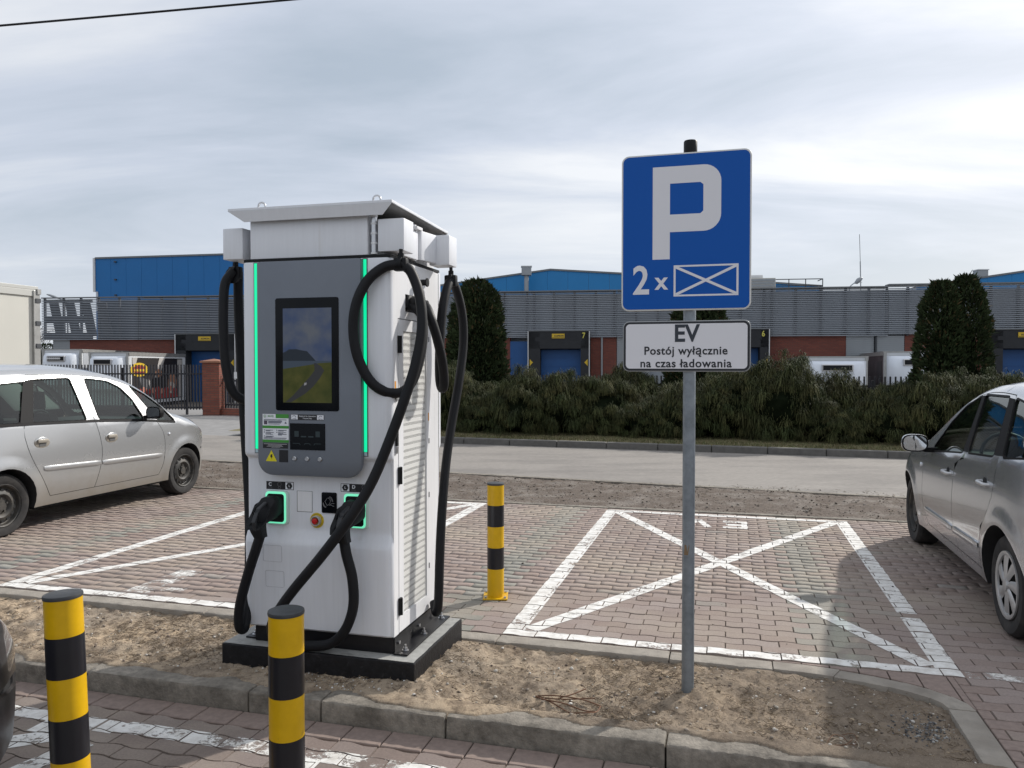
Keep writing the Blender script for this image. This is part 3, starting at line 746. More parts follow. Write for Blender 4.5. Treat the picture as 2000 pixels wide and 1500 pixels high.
def cp(name, b, mat, smooth=None, bevel=0.0, parent=None, bseg=2): return b.obj(name, mat, parent or CH_, smooth, bevel, bseg)

# front fascia: profile d(z) swept round the front with rounded vertical corners
prof = [(0.209, 0.0), (0.212, 0.012), (0.222, 0.022), (0.45, 0.029), (0.63, 0.035), (0.662, 0.0365), (0.676, 0.034), (0.69, 0.027), (0.735, 0.004), (0.75, 0.0005), (0.77, 0.0), (1.105, 0.0), (1.118, 0.003), (1.126, 0.012), (1.134, 0.026), (1.142, 0.032), (1.155, 0.034), (1.6, 0.034), (2.155, 0.034), (2.165, 0.030)]
G = []
for z, d in prof:
    r = 0.036 if z > 1.13 or z < 0.68 else 0.03
    row = [(-0.862, 0.06, z)]
    yf = -d
    for k in range(7):
        a = R(180 + 90 * k / 6); row.append((-0.862 + r + r * math.cos(a), yf + r + r * math.sin(a), z))
    for x in (-0.75, -0.6, -0.43, -0.28, -0.14): row.append((x, yf, z))
    for k in range(7):
        a = R(270 + 90 * k / 6); row.append((-r + r * math.cos(a), yf + r + r * math.sin(a), z))
    row.append((0.0, max(-0.0015, yf + r), z))
    G.append(row)
cp('front_fascia', B().grid(G), m_white, smooth=35)
# cabinet core, side frame, rear fascia
cp('cabinet', B().box(-0.856, -0.012, 0.012, 0.70, 0.21, 2.16), m_dkgap)
bl = B()
bl.box(-0.012, 0.0, 0.0015, 0.060, 0.212, 2.163)            # front post
bl.box(-0.012, 0.0, 0.060, 0.526, 1.862, 1.902); bl.box(-0.012, 0.0, 0.060, 0.160, 1.902, 1.995); bl.box(-0.012, 0.0, 0.430, 0.526, 1.902, 1.995); bl.box(-0.012, 0.0, 0.060, 0.526, 1.995, 2.163)
bl.box(-0.012, 0.0, 0.526, 0.592, 0.212, 2.163)
cp('side_frame', bl, m_white2)
cp('rear_side_strip', B().box(-0.012, -0.001, 0.595, 0.662, 0.212, 2.16), m_white2, bevel=0.002)
G = []
for z, d in prof:
    r = 0.034; yb = 0.69 + d; row = []
    row.append((0.0, 0.665, z))
    for k in range(6):
        a = R(0 + 90 * k / 5); row.append((-r + r * math.cos(a), yb - r + r * math.sin(a), z))
    for k in range(6):
        a = R(90 + 90 * k / 5); row.append((-0.862 + r + r * math.cos(a), yb - r + r * math.sin(a), z))
    row.append((-0.862, 0.06, z)); G.append(row)
cp('rear_fascia', B().grid(G), m_white, smooth=35)
cp('cabinet_top', B().box(-0.85, -0.012, 0.0, 0.69, 2.155, 2.166), m_dkgap)
# side door with perforated vent
dr = B()
dr.box(-0.010, 0.002, 0.0635, 0.126, 0.2165, 1.857); dr.box(-0.010, 0.002, 0.462, 0.5225, 0.2165, 1.857)
dr.box(-0.010, 0.002, 0.126, 0.462, 0.2165, 0.30); dr.box(-0.010, 0.002, 0.126, 0.462, 1.797, 1.857)
door = cp('door', dr, m_white2)
m_perf = bpy.data.materials.new('perforated_sheet'); m_perf.use_nodes = True
N, L = m_perf.node_tree.nodes, m_perf.node_tree.links; bs = N['Principled BSDF']; bs.inputs['Base Color'].default_value = (0.72, 0.72, 0.70, 1); bs.inputs['Roughness'].default_value = 0.5
tcn = N.new('ShaderNodeTexCoord'); mpn = N.new('ShaderNodeMapping'); mpn.inputs['Scale'].default_value = (1, 150, 150); mpn.inputs['Rotation'].default_value = (R(45), 0, 0); L.new(tcn.outputs['Object'], mpn.inputs[0])
vn = N.new('ShaderNodeTexVoronoi'); vn.inputs['Scale'].default_value = 1.0; vn.inputs['Randomness'].default_value = 0.0; vn.voronoi_dimensions = '3D'; 
mp2 = N.new('ShaderNodeMapping'); mp2.inputs['Scale'].default_value = (0, 1, 1); L.new(mpn.outputs[0], mp2.inputs[0]); L.new(mp2.outputs[0], vn.inputs['Vector'])
gt = N.new('ShaderNodeMath'); gt.operation = 'LESS_THAN'; gt.inputs[1].default_value = 0.40; L.new(vn.outputs['Distance'], gt.inputs[0])
trn = N.new('ShaderNodeBsdfTransparent'); mxs = N.new('ShaderNodeMixShader'); L.new(gt.outputs[0], mxs.inputs[0]); L.new(bs.outputs[0], mxs.inputs[1]); L.new(trn.outputs[0], mxs.inputs[2]); L.new(mxs.outputs[0], N['Material Output'].inputs[0])
MATS['perforated_sheet'] = m_perf
mesh_obj('perforated_vent', [(-0.004, 0.126, 0.30), (-0.004, 0.462, 0.30), (-0.004, 0.462, 1.797), (-0.004, 0.126, 1.797)], [(0, 1, 2, 3)], m_perf, door)
cavity = B(); cavity.box(-0.0115, -0.0110, 0.11, 0.48, 0.28, 1.82); cavity.obj('vent_back', pm('vent_back', (0.20, 0.20, 0.20), 0.8), door)
slat = B().add([(-0.0105, 0.127, 0), (-0.0105, 0.461, 0), (-0.0048, 0.461, -0.020), (-0.0048, 0.127, -0.020), (-0.0105, 0.127, -0.024), (-0.0105, 0.461, -0.024)], [(0, 1, 2, 3), (3, 2, 5, 4)])
s0 = slat.obj('louvre_slat', pm('louvre_white', (0.72, 0.72, 0.70), 0.5), door); s0.location.z = 1.79
for k in range(1, 42):
    o = bpy.data.objects.new('louvre_slat', s0.data); o.location = (0, 0, 1.79 - 0.0355 * k); place(o, door)
for z in (1.726, 1.042, 0.355):
    h = cp('hinge', B().box(0.001, 0.012, 0.052, 0.083, z - 0.045, z + 0.045).cyl((0.012, 0.068, z - 0.045), (0.012, 0.068, z + 0.045), 0.008, 8), m_black, parent=door, bevel=0.002)
for z in (1.75, 1.17, 0.86, 0.45): cp('vent_clip', B().box(0.002, 0.005, 0.493, 0.499, z, z + 0.03), m_ledch, parent=door)
cp('warning_sticker', B().box(0.0022, 0.0026, 0.486, 0.5, 1.30, 1.345), pm('orange_sticker', (0.75, 0.30, 0.02), 0.5), parent=door)
cp('warning_sticker', B().box(0.0005, 0.0009, 0.016, 0.034, 1.478, 1.535), pm('orange_sticker', (0.75, 0.30, 0.02), 0.5))
cp('door_lock', B().cyl((-0.001, 0.03, 1.44), (0.006, 0.03, 1.44), 0.012, 14), m_steel)
cp('door_handle', B().box(0.0005, 0.012, 0.018, 0.042, 1.20, 1.36), m_black, bevel=0.004)
cp('door_handle', B().box(0.0005, 0.010, 0.018, 0.042, 1.16, 1.20), m_steel, bevel=0.003)
# recessed cable entry on the side
rc = B(); rc.box(-0.075, -0.070, 0.16, 0.43, 1.902, 1.995)
cp('entry_recess', rc, m_white2)
for (y, z) in ((0.20, 1.952), (0.345, 1.945)):
    gl = cp('cable_gland', B().lathe([(0.0, 0.055), (0.03, 0.055), (0.034, 0.035), (0.03, 0.02), (0.042, 0.016), (0.042, -0.02), (0.036, -0.03), (0.036, -0.07), (0, -0.07)], 12, axis=0, o=(-0.0, y, z)), m_black, smooth=30)
cp('cable_peg', B().cyl((0.0, 0.33, 2.072), (0.055, 0.33, 2.072), 0.017, 14).cyl((0.055, 0.33, 2.072), (0.062, 0.33, 2.072), 0.024, 14), m_black, smooth=30)

# grey display panel
pl = [(-0.748, 2.163), (-0.748, 1.125)]
for k in range(1, 9): a = R(180 + 90 * k / 8); pl.append((-0.663 + 0.085 * math.cos(a), 1.122 + 0.085 * math.sin(a)))
for k in range(0, 9): a = R(270 + 90 * k / 8); pl.append((-0.231 + 0.085 * math.cos(a), 1.122 + 0.085 * math.sin(a)))
pl += [(-0.146, 1.125), (-0.146, 2.163)]
panel = cp('display_panel', B().prism(pl, 1, -0.070, -0.030), m_grey, smooth=30, bevel=0.016, bseg=2)
YP = -0.0705
cp('screen_bezel', B().prism(rrect(-0.633, -0.270, 1.381, 1.967, 0.012), 1, YP - 0.004, YP + 0.004), m_screen, bevel=0.0015, smooth=30, parent=panel)
scr = cp('screen', B().box(-0.590, -0.306, YP - 0.0046, YP - 0.0042, 1.421, 1.915), m_screen, parent=panel)
def em(name, col, s=1.0, col2=None, sc=9.0):
    m = pm(name, (0.003, 0.003, 0.004), 0.2, emit=col, estr=s * 0.55, spec=0.14)
    if col2:
        N, L = m.node_tree.nodes, m.node_tree.links; t = N.new('ShaderNodeTexCoord'); n = N.new('ShaderNodeTexNoise'); n.inputs['Scale'].default_value = sc; n.inputs['Detail'].default_value = 5; L.new(t.outputs['Object'], n.inputs['Vector'])
        r = N.new('ShaderNodeValToRGB'); r.color_ramp.elements[0].position = 0.35; r.color_ramp.elements[1].position = 0.68; r.color_ramp.elements[0].color = (*col, 1); r.color_ramp.elements[1].color = (*col2, 1); L.new(n.outputs[0], r.inputs[0]); L.new(r.outputs[0], N['Principled BSDF'].inputs['Emission Color'])
    return m
def sheet(name, pts, mat, k, parent=None):
    y = YP - 0.0047 - 0.0003 * k
    return mesh_obj(name, [(x, y, z) for x, z in pts], [list(range(len(pts)))], mat, parent or scr)
X0, X1 = -0.588, -0.308
sheet('picture_sky', [(X0, 1.60), (X1, 1.60), (X1, 1.913), (X0, 1.913)], em('scr_sky', (0.02, 0.05, 0.15), 1, (0.12, 0.135, 0.165), 6.0), 0)
sheet('picture_sea', [(X0, 1.585), (X1, 1.585), (X1, 1.640), (X0, 1.640)], em('scr_sea', (0.055, 0.075, 0.105)), 2)
sheet('picture_hill', [(X0, 1.640), (X1 - 0.09, 1.640), (X1 - 0.115, 1.665), (X1 - 0.14, 1.690), (X1 - 0.18, 1.696), (X1 - 0.20, 1.701), (X1 - 0.245, 1.700), (X1 - 0.26, 1.69), (X0, 1.682)], em('scr_hill', (0.022, 0.03, 0.042)), 3)
sheet('picture_grass', [(X0, 1.423), (X1, 1.423), (X1, 1.632), (X1 - 0.07, 1.628), (X1 - 0.14, 1.617), (X0, 1.598)], em('scr_grass', (0.045, 0.055, 0.012), 1, (0.085, 0.085, 0.022), 14), 4)
sheet('picture_road', [(-0.575, 1.425), (-0.54, 1.425), (-0.46, 1.47), (-0.415, 1.505), (-0.375, 1.55), (-0.35, 1.59), (-0.365, 1.61), (-0.395, 1.628), (-0.41, 1.628), (-0.405, 1.61), (-0.405, 1.59), (-0.43, 1.56), (-0.475, 1.515), (-0.53, 1.46)], em('scr_road', (0.04, 0.042, 0.045)), 5)
sheet('picture_car', [(-0.466, 1.512), (-0.452, 1.516), (-0.450, 1.528), (-0.464, 1.526)], em('scr_car', (0.30, 0.30, 0.32)), 6)
# led strips
for x in (-0.7705, -0.1375):
    ch = cp('led_channel', B().box(x - 0.014, x + 0.013, -0.0362, -0.033, 1.148, 2.163), m_ledch)
    cp('led_strip', B().box(x - 0.0085, x + 0.0075, -0.0388, -0.0364, 1.172, 2.158), m_led, parent=ch)
    cp('led_end', B().box(x - 0.0085, x + 0.0075, -0.0386, -0.0364, 1.152, 1.170), pm('led_end', (0.45, 0.62, 0.66), 0.4), parent=ch)
# small touch screen, buttons, stickers
ss = cp('touch_screen', B().box(-0.552, -0.3495, YP - 0.003, YP + 0.002, 1.177, 1.315), m_screen, parent=panel, bevel=0.001)
m_ui = em('scr_ui', (0.028, 0.04, 0.045))
for pts in ([(-0.525, 1.245), (-0.500, 1.245), (-0.500, 1.275), (-0.525, 1.275)], [(-0.403, 1.245), (-0.378, 1.245), (-0.378, 1.275), (-0.403, 1.275)], [(-0.488, 1.243), (-0.457, 1.243), (-0.457, 1.250), (-0.488, 1.250)], [(-0.446, 1.243), (-0.415, 1.243), (-0.415, 1.250), (-0.446, 1.250)],
            [(-0.535, 1.212), (-0.497, 1.212), (-0.489, 1.203), (-0.493, 1.203), (-0.499, 1.209), (-0.535, 1.209)], [(-0.470, 1.203), (-0.465, 1.212), (-0.438, 1.212), (-0.430, 1.203), (-0.434, 1.203), (-0.440, 1.209), (-0.463, 1.209), (-0.466, 1.203)], [(-0.415, 1.203), (-0.409, 1.212), (-0.372, 1.212), (-0.372, 1.209), (-0.407, 1.209), (-0.411, 1.203)]):
    mesh_obj('screen_icon', [(x, YP - 0.0034, z) for x, z in pts], [list(range(len(pts)))], m_ui, ss)
for x in (-0.526, -0.453, -0.379):
    cp('push_button', B().lathe([(0.0115, 0.0), (0.0115, -0.006), (0.0095, -0.008), (0.0085, -0.0065), (0.0, -0.0065)], 18, axis=1, o=(x, YP, 1.131)), m_steel, smooth=30, parent=panel)
m_pw = pm('sticker_white', (0.70, 0.72, 0.76), 0.4); m_pg = pm('sticker_green', (0.045, 0.25, 0.03), 0.45); m_pk = pm('sticker_black', (0.008, 0.008, 0.011), 0.4); m_ink = pm('print_ink', (0.04, 0.05, 0.09), 0.6)
def flat(name, x0, x1, z0, z1, k, mat, parent): return mesh_obj(name, [(x0, YP - 0.0006 - 0.0004 * k, z0), (x1, YP - 0.0006 - 0.0004 * k, z0), (x1, YP - 0.0006 - 0.0004 * k, z1), (x0, YP - 0.0006 - 0.0004 * k, z1)], [(0, 1, 2, 3)], mat, parent)
stk = flat('instruction_sticker', -0.714, -0.560, 1.212, 1.361, 0, m_pw, panel)
flat('green_bar', -0.636, -0.560, 1.340, 1.361, 1, m_pg, stk); flat('green_bar', -0.714, -0.560, 1.286, 1.300, 1, m_pg, stk); flat('green_bar', -0.714, -0.560, 1.212, 1.226, 1, m_pg, stk)
b = B()
def line(x0, x1, z, h=0.0028): b.add([(x0, YP - 0.0014, z), (x1, YP - 0.0014, z), (x1, YP - 0.0014, z + h), (x0, YP - 0.0014, z + h)], [(0, 1, 2, 3)])
line(-0.706, -0.572, 1.330); line(-0.706, -0.60, 1.325, 0.002); line(-0.680, -0.598, 1.319, 0.004); line(-0.680, -0.604, 1.313, 0.004); line(-0.680, -0.612, 1.307, 0.002)
for z, a, e in ((1.275, -0.696, -0.652), (1.271, -0.696, -0.668), (1.263, -0.696, -0.648), (1.258, -0.696, -0.664), (1.253, -0.696, -0.652), (1.243, -0.696, -0.648), (1.239, -0.696, -0.656), (1.275, -0.622, -0.572), (1.271, -0.622, -0.59), (1.263, -0.622, -0.574), (1.258, -0.622, -0.592), (1.254, -0.622, -0.572), (1.250, -0.622, -0.6)): line(a, e, z, 0.0026)
line(-0.708, -0.572, 1.234); line(-0.708, -0.578, 1.229, 0.002)
for x, z in ((-0.706, 1.274), (-0.706, 1.263), (-0.706, 1.242), (-0.632, 1.274), (-0.632, 1.263)): line(x, x + 0.005, z, 0.005)
b.obj('sticker_print', m_ink, stk)
b = B(); b.lathe([(0.0075, 0), (0.006, 0)], 16, axis=1, o=(-0.700, YP - 0.0014, 1.350)); line(-0.701, -0.699, 1.345, 0.008); b.obj('sticker_emblem', m_pg, stk)
text('elocity', 0.0135, (-0.6655, YP - 0.0012, 1.351), m_pg, stk, bold=0.0003, extrude=0.0)
flat('small_square', -0.706, -0.686, 1.306, 1.326, 1, pm('sticker_dark', (0.08, 0.06, 0.09), 0.5), stk)
b = B(); b.add([(-0.584, YP - 0.0014, 1.312), (-0.571, YP - 0.0014, 1.312), (-0.5775, YP - 0.0014, 1.323)], [(0, 1, 2)]); b.obj('small_triangle', m_ink, stk)
sk2 = flat('contact_sticker', -0.713, -0.565, 1.181, 1.209, 0, m_pk, panel)
b = B(); line(-0.708, -0.570, 1.202, 0.003); line(-0.682, -0.60, 1.196, 0.003); line(-0.69, -0.594, 1.190, 0.0026); line(-0.662, -0.61, 1.1845, 0.002); b.obj('sticker_print', pm('print_light', (0.35, 0.35, 0.36), 0.6), sk2)
tri = mesh_obj('warning_triangle', [(-0.663, YP - 0.0006, 1.171), (-0.6965, YP - 0.0006, 1.112), (-0.6305, YP - 0.0006, 1.112)], [(0, 1, 2)], pm('sticker_yellow', (0.66, 0.58, 0.01), 0.45), panel)
mesh_obj('bolt_symbol', [(x, YP - 0.0012, z) for x, z in ((-0.668, 1.146), (-0.660, 1.150), (-0.657, 1.148), (-0.659, 1.141), (-0.655, 1.140), (-0.664, 1.124), (-0.663, 1.134), (-0.669, 1.134))], [list(range(8))], m_pk, tri)
flat('plate_sticker', -0.617, -0.565, 1.109, 1.173, 0, m_pk, panel)
inf = mesh_obj('notice_sticker', [(x, YP - 0.0006, z) for x, z in rrect(-0.5475, -0.3545, 1.3325, 1.3615, 0.004)], [list(range(24))], m_pk, panel)
for x0, x1, s, wd in ((-0.545, -0.507, 1, 'Left Plug'), (-0.395, -0.357, -1, 'Right Plug')):
    flat('white_field', x0, x1, 1.335, 1.3595, 1, m_pw, inf)
    B().tube([(x0 + 0.019 - s * 0.010, YP - 0.0018, 1.350), (x0 + 0.019 - s * 0.004, YP - 0.0018, 1.355), (x0 + 0.019 + s * 0.004, YP - 0.0018, 1.3535), (x0 + 0.019 + s * 0.009, YP - 0.0018, 1.346)], 0.0011, 4, 4).obj('arrow_symbol', m_ink, inf)
    text(wd, 0.0062, ((x0 + x1) / 2, YP - 0.0016, 1.339), m_ink, inf, extrude=0.0, bold=0.0001)
text('Display Is For Information', 0.0092, (-0.451, YP - 0.0012, 1.3525), m_pw, inf, extrude=0.0, bold=0.0001)
text('Purpose Only', 0.0092, (-0.451, YP - 0.0012, 1.3415), m_pw, inf, extrude=0.0, bold=0.0001)

# sockets with plugs, card reader, cover plate, emergency stop
def loft(sections, n=12, power=3.2):
    """sections: (centre, xdir, ydir, half w, half h) -> superelliptic tube"""
    v, f = [], []
    for c, xd, yd, w, h in sections:
        for k in range(n):
            a = 2 * math.pi * k / n; ca, sa = math.cos(a), math.sin(a)
            x = math.copysign(abs(ca) ** (2 / power), ca) * w; y = math.copysign(abs(sa) ** (2 / power), sa) * h
            v.append(Vector(c) + Vector(xd) * x + Vector(yd) * y)
    m = len(sections)
    for i in range(m - 1): f += [(i * n + k, i * n + (k + 1) % n, (i + 1) * n + (k + 1) % n, (i + 1) * n + k) for k in range(n)]
    f += [list(range(n))[::-1], list(range((m - 1) * n, m * n))]
    return B().add(v, f)
def socket(x0, x1, z0, z1):
    xc = (x0 + x1) / 2
    r = cp('plug_holder', B().prism(rrect(x0, x1, z0, z1, 0.022), 1, -0.014, 0.004), pm('holder_frame', (0.55, 0.68, 0.63), 0.4), bevel=0.006, smooth=30)
    o, i = rrect(x0 + 0.004, x1 - 0.012, z0 + 0.006, z1 - 0.004, 0.02), rrect(x0 + 0.013, x1 - 0.024, z0 + 0.014, z1 - 0.016, 0.016)
    n = len(o); v = [(p[0], -0.0155, p[1]) for p in o] + [(p[0], -0.0155, p[1]) for p in i]
    mesh_obj('light_ring', v, [(k, (k + 1) % n, n + (k + 1) % n, n + k) for k in range(n)], m_mint, r)
    cp('plug_cavity', B().prism(i, 1, -0.0152, -0.0146), m_black, parent=r)
    return r, xc
sC, _ = socket(-0.740, -0.600, 0.766, 0.947)
sD, _ = socket(-0.2775, -0.138, 0.766, 0.953)
def plug(dx, cable_pts, ent, rot=0.0):
    """chunky connector pushed into its holder with the cable leaving below"""
    cb = cp('charging_cable', B().tube(cable_pts, 0.0262, 14, 8), m_rubber, smooth=60)
    X, Y, Z = Vector((1, 0, 0)), Vector((0, 1, 0)), Vector((0, 0, 1))
    def S(x, y, z, w, h, tilt): 
        t = R(tilt); return (Vector((x + dx, y, z)), X, Vector((0, math.sin(t), math.cos(t))), w, h)
    p = loft([S(-0.668, -0.005, 0.868, 0.040, 0.052, 0), S(-0.672, -0.045, 0.866, 0.040, 0.054, 0), S(-0.678, -0.050, 0.866, 0.046, 0.060, 0), S(-0.684, -0.085, 0.860, 0.047, 0.062, 8), S(-0.694, -0.125, 0.838, 0.046, 0.060, 30), S(-0.700, -0.145, 0.805, 0.042, 0.046, 55), S(-0.696, -0.150, 0.775, 0.036, 0.038, 80), S(-0.690, -0.146, 0.745, 0.032, 0.034, 88), S(-0.684, -0.143, 0.725, 0.029, 0.031, 90)], 14, 4.0)
    pl_ = cp('plug', p, m_black, smooth=28, parent=cb, bevel=0.0)
    cp('plug_grip', loft([S(-0.722, -0.060, 0.882, 0.012, 0.020, 10), S(-0.738, -0.11, 0.858, 0.013, 0.034, 30), S(-0.745, -0.14, 0.815, 0.013, 0.034, 45), S(-0.742, -0.155, 0.772, 0.010, 0.022, 70)], 10, 4), m_black, smooth=28, parent=cb)
    cp('plug_rib', loft([S(-0.682, -0.105, 0.893, 0.010, 0.010, 20), S(-0.690, -0.165, 0.865, 0.012, 0.014, 40), S(-0.694, -0.185, 0.815, 0.012, 0.014, 70), S(-0.690, -0.178, 0.765, 0.009, 0.010, 85)], 8, 4), pm('plug_rib', (0.02, 0.021, 0.024), 0.5), smooth=28, parent=cb)
    return cb
cabC = plug(0.0, [(-0.99, 0.13, 2.14), (-1.012, 0.16, 2.02), (-1.018, 0.175, 1.85), (-1.010, 0.18, 1.62), (-0.995, 0.175, 1.40), (-0.975, 0.165, 1.18), (-0.952, 0.15, 0.96), (-0.925, 0.12, 0.77), (-0.892, 0.07, 0.56), (-0.868, 0.02, 0.375), (-0.848, -0.03, 0.262), (-0.842, -0.065, 0.205), (-0.849, -0.095, 0.235), (-0.832, -0.11, 0.35), (-0.772, -0.125, 0.523), (-0.714, -0.14, 0.66), (-0.686, -0.143, 0.735)], None)
cp('charging_cable', B().tube([(-0.99, 0.09, 2.14), (-1.025, 0.06, 2.07), (-1.024, 0.04, 1.937), (-1.016, 0.03, 1.768), (-1.002, 0.03, 1.599), (-0.975, 0.05, 1.472), (-0.93, 0.10, 1.425), (-0.86, 0.16, 1.45)], 0.0262, 14, 8), m_rubber, smooth=60)
cabD = plug(0.478, [(0.057, -0.03, 2.128), (0.108, -0.02, 2.086), (0.158, -0.03, 1.96), (0.177, -0.05, 1.805), (0.156, -0.08, 1.626), (0.107, -0.11, 1.448), (0.029, -0.14, 1.22), (-0.054, -0.17, 1.018), (-0.161, -0.21, 0.838), (-0.297, -0.21, 0.666), (-0.456, -0.2, 0.487), (-0.551, -0.19, 0.367), (-0.615, -0.16, 0.262), (-0.605, -0.12, 0.185), (-0.53, -0.09, 0.157), (-0.44, -0.075, 0.154), (-0.321, -0.08, 0.178), (-0.228, -0.10, 0.262), (-0.171, -0.12, 0.395), (-0.17, -0.13, 0.541), (-0.195, -0.142, 0.66), (-0.208, -0.144, 0.735)], None)
cp('charging_cable', B().tube([(0.057, -0.03, 2.128), (-0.027, -0.05, 2.112), (-0.103, -0.08, 2.044), (-0.153, -0.1, 1.935), (-0.173, -0.1, 1.807), (-0.156, -0.09, 1.665), (-0.103, -0.065, 1.543), (-0.037, -0.03, 1.485), (0.03, 0.03, 1.478), (0.075, 0.07, 1.534), (0.10, 0.114, 1.653), (0.105, 0.15, 1.788), (0.08, 0.18, 1.89), (0.0, 0.20, 1.952)], 0.0262, 14, 8), m_rubber, smooth=60)
cp('charging_cable', B().tube([(0.0, 0.345, 1.945), (0.06, 0.30, 1.94), (0.11, 0.25, 1.87), (0.135, 0.28, 1.76), (0.14, 0.335, 1.655), (0.135, 0.385, 1.56), (0.125, 0.41, 1.50), (0.105, 0.43, 1.49), (0.09, 0.44, 1.54), (0.09, 0.436, 1.656), (0.10, 0.43, 1.828), (0.11, 0.46, 1.99), (0.12, 0.545, 2.10), (0.13, 0.64, 2.03), (0.14, 0.70, 1.887), (0.14, 0.705, 1.72), (0.13, 0.65, 1.508), (0.11, 0.595, 1.3), (0.1, 0.53, 1.097), (0.1, 0.47, 0.901), (0.1, 0.43, 0.707), (0.1, 0.405, 0.511), (0.1, 0.39, 0.343), (0.09, 0.40, 0.25), (0.06, 0.45, 0.215), (0.03, 0.50, 0.25)], 0.0262, 14, 8), m_rubber, smooth=60)
# labels over the sockets
def label_c(x0, x1, z0, z1, letter, flip):
    l = mesh_obj('socket_label', [(x0, -0.0006, z0), (x1, -0.0006, z0), (x1, -0.0006, z1), (x0, -0.0006, z1)], [(0, 1, 2, 3)], m_pk, CH_)
    w = x1 - x0; a = x0 + w * 0.70 if not flip else x0 + 0.003; e = x1 - 0.003 if not flip else x0 + w * 0.30
    mesh_obj('white_field', [(a, -0.0011, z0 + 0.003), (e, -0.0011, z0 + 0.003), (e, -0.0011, z1 - 0.003), (a, -0.0011, z1 - 0.003)], [(0, 1, 2, 3)], m_pw, l)
    c = ((a + e) / 2, (z0 + z1) / 2); hx = [(c[0] + 0.0185 * math.cos(R(60 * k)), -0.0016, c[1] + 0.0185 * math.sin(R(60 * k))) for k in range(6)]
    mesh_obj('hexagon_symbol', hx, [list(range(6))], m_pk, l)
    text('L', 0.016, (c[0], -0.0021, c[1]), m_pw, l, extrude=0.0, bold=0.0006)
    lx = x0 + w * (0.14 if not flip else 0.45)
    text(letter, 0.026, (lx, -0.0012, (z0 + z1) / 2 + 0.005), m_pw, l, extrude=0.0, bold=0.0008)
    text('CCS2', 0.011, (lx, -0.0012, z0 + 0.009), pm('print_grey', (0.14, 0.14, 0.15), 0.6), l, extrude=0.0)
    lx = x0 + w * (0.48 if not flip else 0.80)
    for dz, rr in ((0.007, 0.012), (-0.011, 0.008)):
        B().lathe([(rr, 0), (rr - 0.002, 0)], 16, axis=1, o=(lx, -0.0012, (z0 + z1) / 2 + dz)).obj('connector_symbol', pm('print_grey', (0.14, 0.14, 0.15), 0.6), l)
label_c(-0.739, -0.574, 0.952, 0.995, 'C', False)
label_c(-0.299, -0.134, 0.956, 0.999, 'D', True)
cp('cover_gap', B().box(-0.5555, -0.4645, -0.0008, 0.002, 0.8385, 0.9505), m_dkgap)
cp('cover_plate', B().box(-0.552, -0.4660, -0.003, 0.0, 0.8410, 0.9490), m_white2, bevel=0.001)
crd = cp('card_reader', B().prism(rrect(-0.408, -0.3215, 0.840, 0.949, 0.008), 1, -0.006, 0.002), m_screen, bevel=0.0015, smooth=30)
m_line = pm('print_grey2', (0.30, 0.30, 0.31), 0.6)
yy = -0.0066
sy = B()
def stroke(pts): sy.tube([(x, yy, z) for x, z in pts], 0.0009, 4, 3)
stroke([(-0.388, 0.900), (-0.371, 0.920), (-0.355, 0.905), (-0.372, 0.880), (-0.388, 0.900)])
for k in (0, 1): stroke([(-0.366 + 0.004 * k, 0.924 + 0.004 * k), (-0.352 + 0.004 * k, 0.918 + 0.003 * k), (-0.345 + 0.004 * k, 0.902)]); stroke([(-0.397 - 0.003 * k, 0.894), (-0.392 - 0.003 * k, 0.879 - 0.002 * k), (-0.380 - 0.002 * k, 0.872 - 0.004 * k)])
stroke([(-0.333, 0.892), (-0.348, 0.892), (-0.362, 0.882), (-0.352, 0.884), (-0.342, 0.878), (-0.334, 0.878)])
sy.obj('hand_symbol', m_line, crd)
es = cp('emergency_stop', B().lathe([(0.0405, 0.0), (0.0405, -0.002), (0.0, -0.002)], 28, axis=1, o=(-0.438, 0, 0.797)), pm('estop_yellow', (0.62, 0.44, 0.01), 0.45))
cp('guard_ring', B().lathe([(0.027, -0.002), (0.027, -0.022), (0.0245, -0.025), (0.021, -0.022), (0.021, -0.004)], 28, axis=1, o=(-0.438, 0, 0.797)), pm('guard_grey', (0.45, 0.45, 0.47), 0.35), smooth=35, parent=es)
cp('stop_button', B().lathe([(0.010, -0.002), (0.010, -0.018), (0.0155, -0.022), (0.0155, -0.028), (0.012, -0.032), (0.0, -0.033)], 24, axis=1, o=(-0.438, 0, 0.797)), pm('estop_red', (0.50, 0.012, 0.012), 0.35), smooth=35, parent=es)
tx = 'Emergency Stop'
for i, ch in enumerate(tx):
    if ch == ' ': continue
    a = R(90 + 62 - 124 * i / (len(tx) - 1))
    text(ch, 0.0095, (-0.438 + 0.034 * math.cos(a), -0.0025, 0.797 + 0.034 * math.sin(a)), m_ink, es, rot=(R(90), -(a - R(90)), 0), extrude=0.0)
tx = 'For Emergency Only'
for i, ch in enumerate(tx):
    if ch == ' ': continue
    a = R(-90 - 68 + 136 * i / (len(tx) - 1))
    text(ch, 0.008, (-0.438 + 0.034 * math.cos(a), -0.0025, 0.797 + 0.034 * math.sin(a)), m_ink, es, rot=(R(90), -(a + R(90)), 0), extrude=0.0)
# knock-out squares on the lower fascia
for (x0, x1, z0, z1) in ((-0.739, -0.628, 0.571, 0.658), (-0.728, -0.618, 0.434, 0.521)):
    o = rrect(x0, x1, z0, z1, 0.008, 3)
    def yl(z): return -(0.029 + (z - 0.45) / 0.18 * 0.006) - 0.0007
    B().tube([(p[0], yl(p[1]), p[1]) for p in o], 0.0009, 4, 1, closed=True).obj('panel_groove', pm('groove_grey', (0.40, 0.40, 0.43), 0.6), CH_)

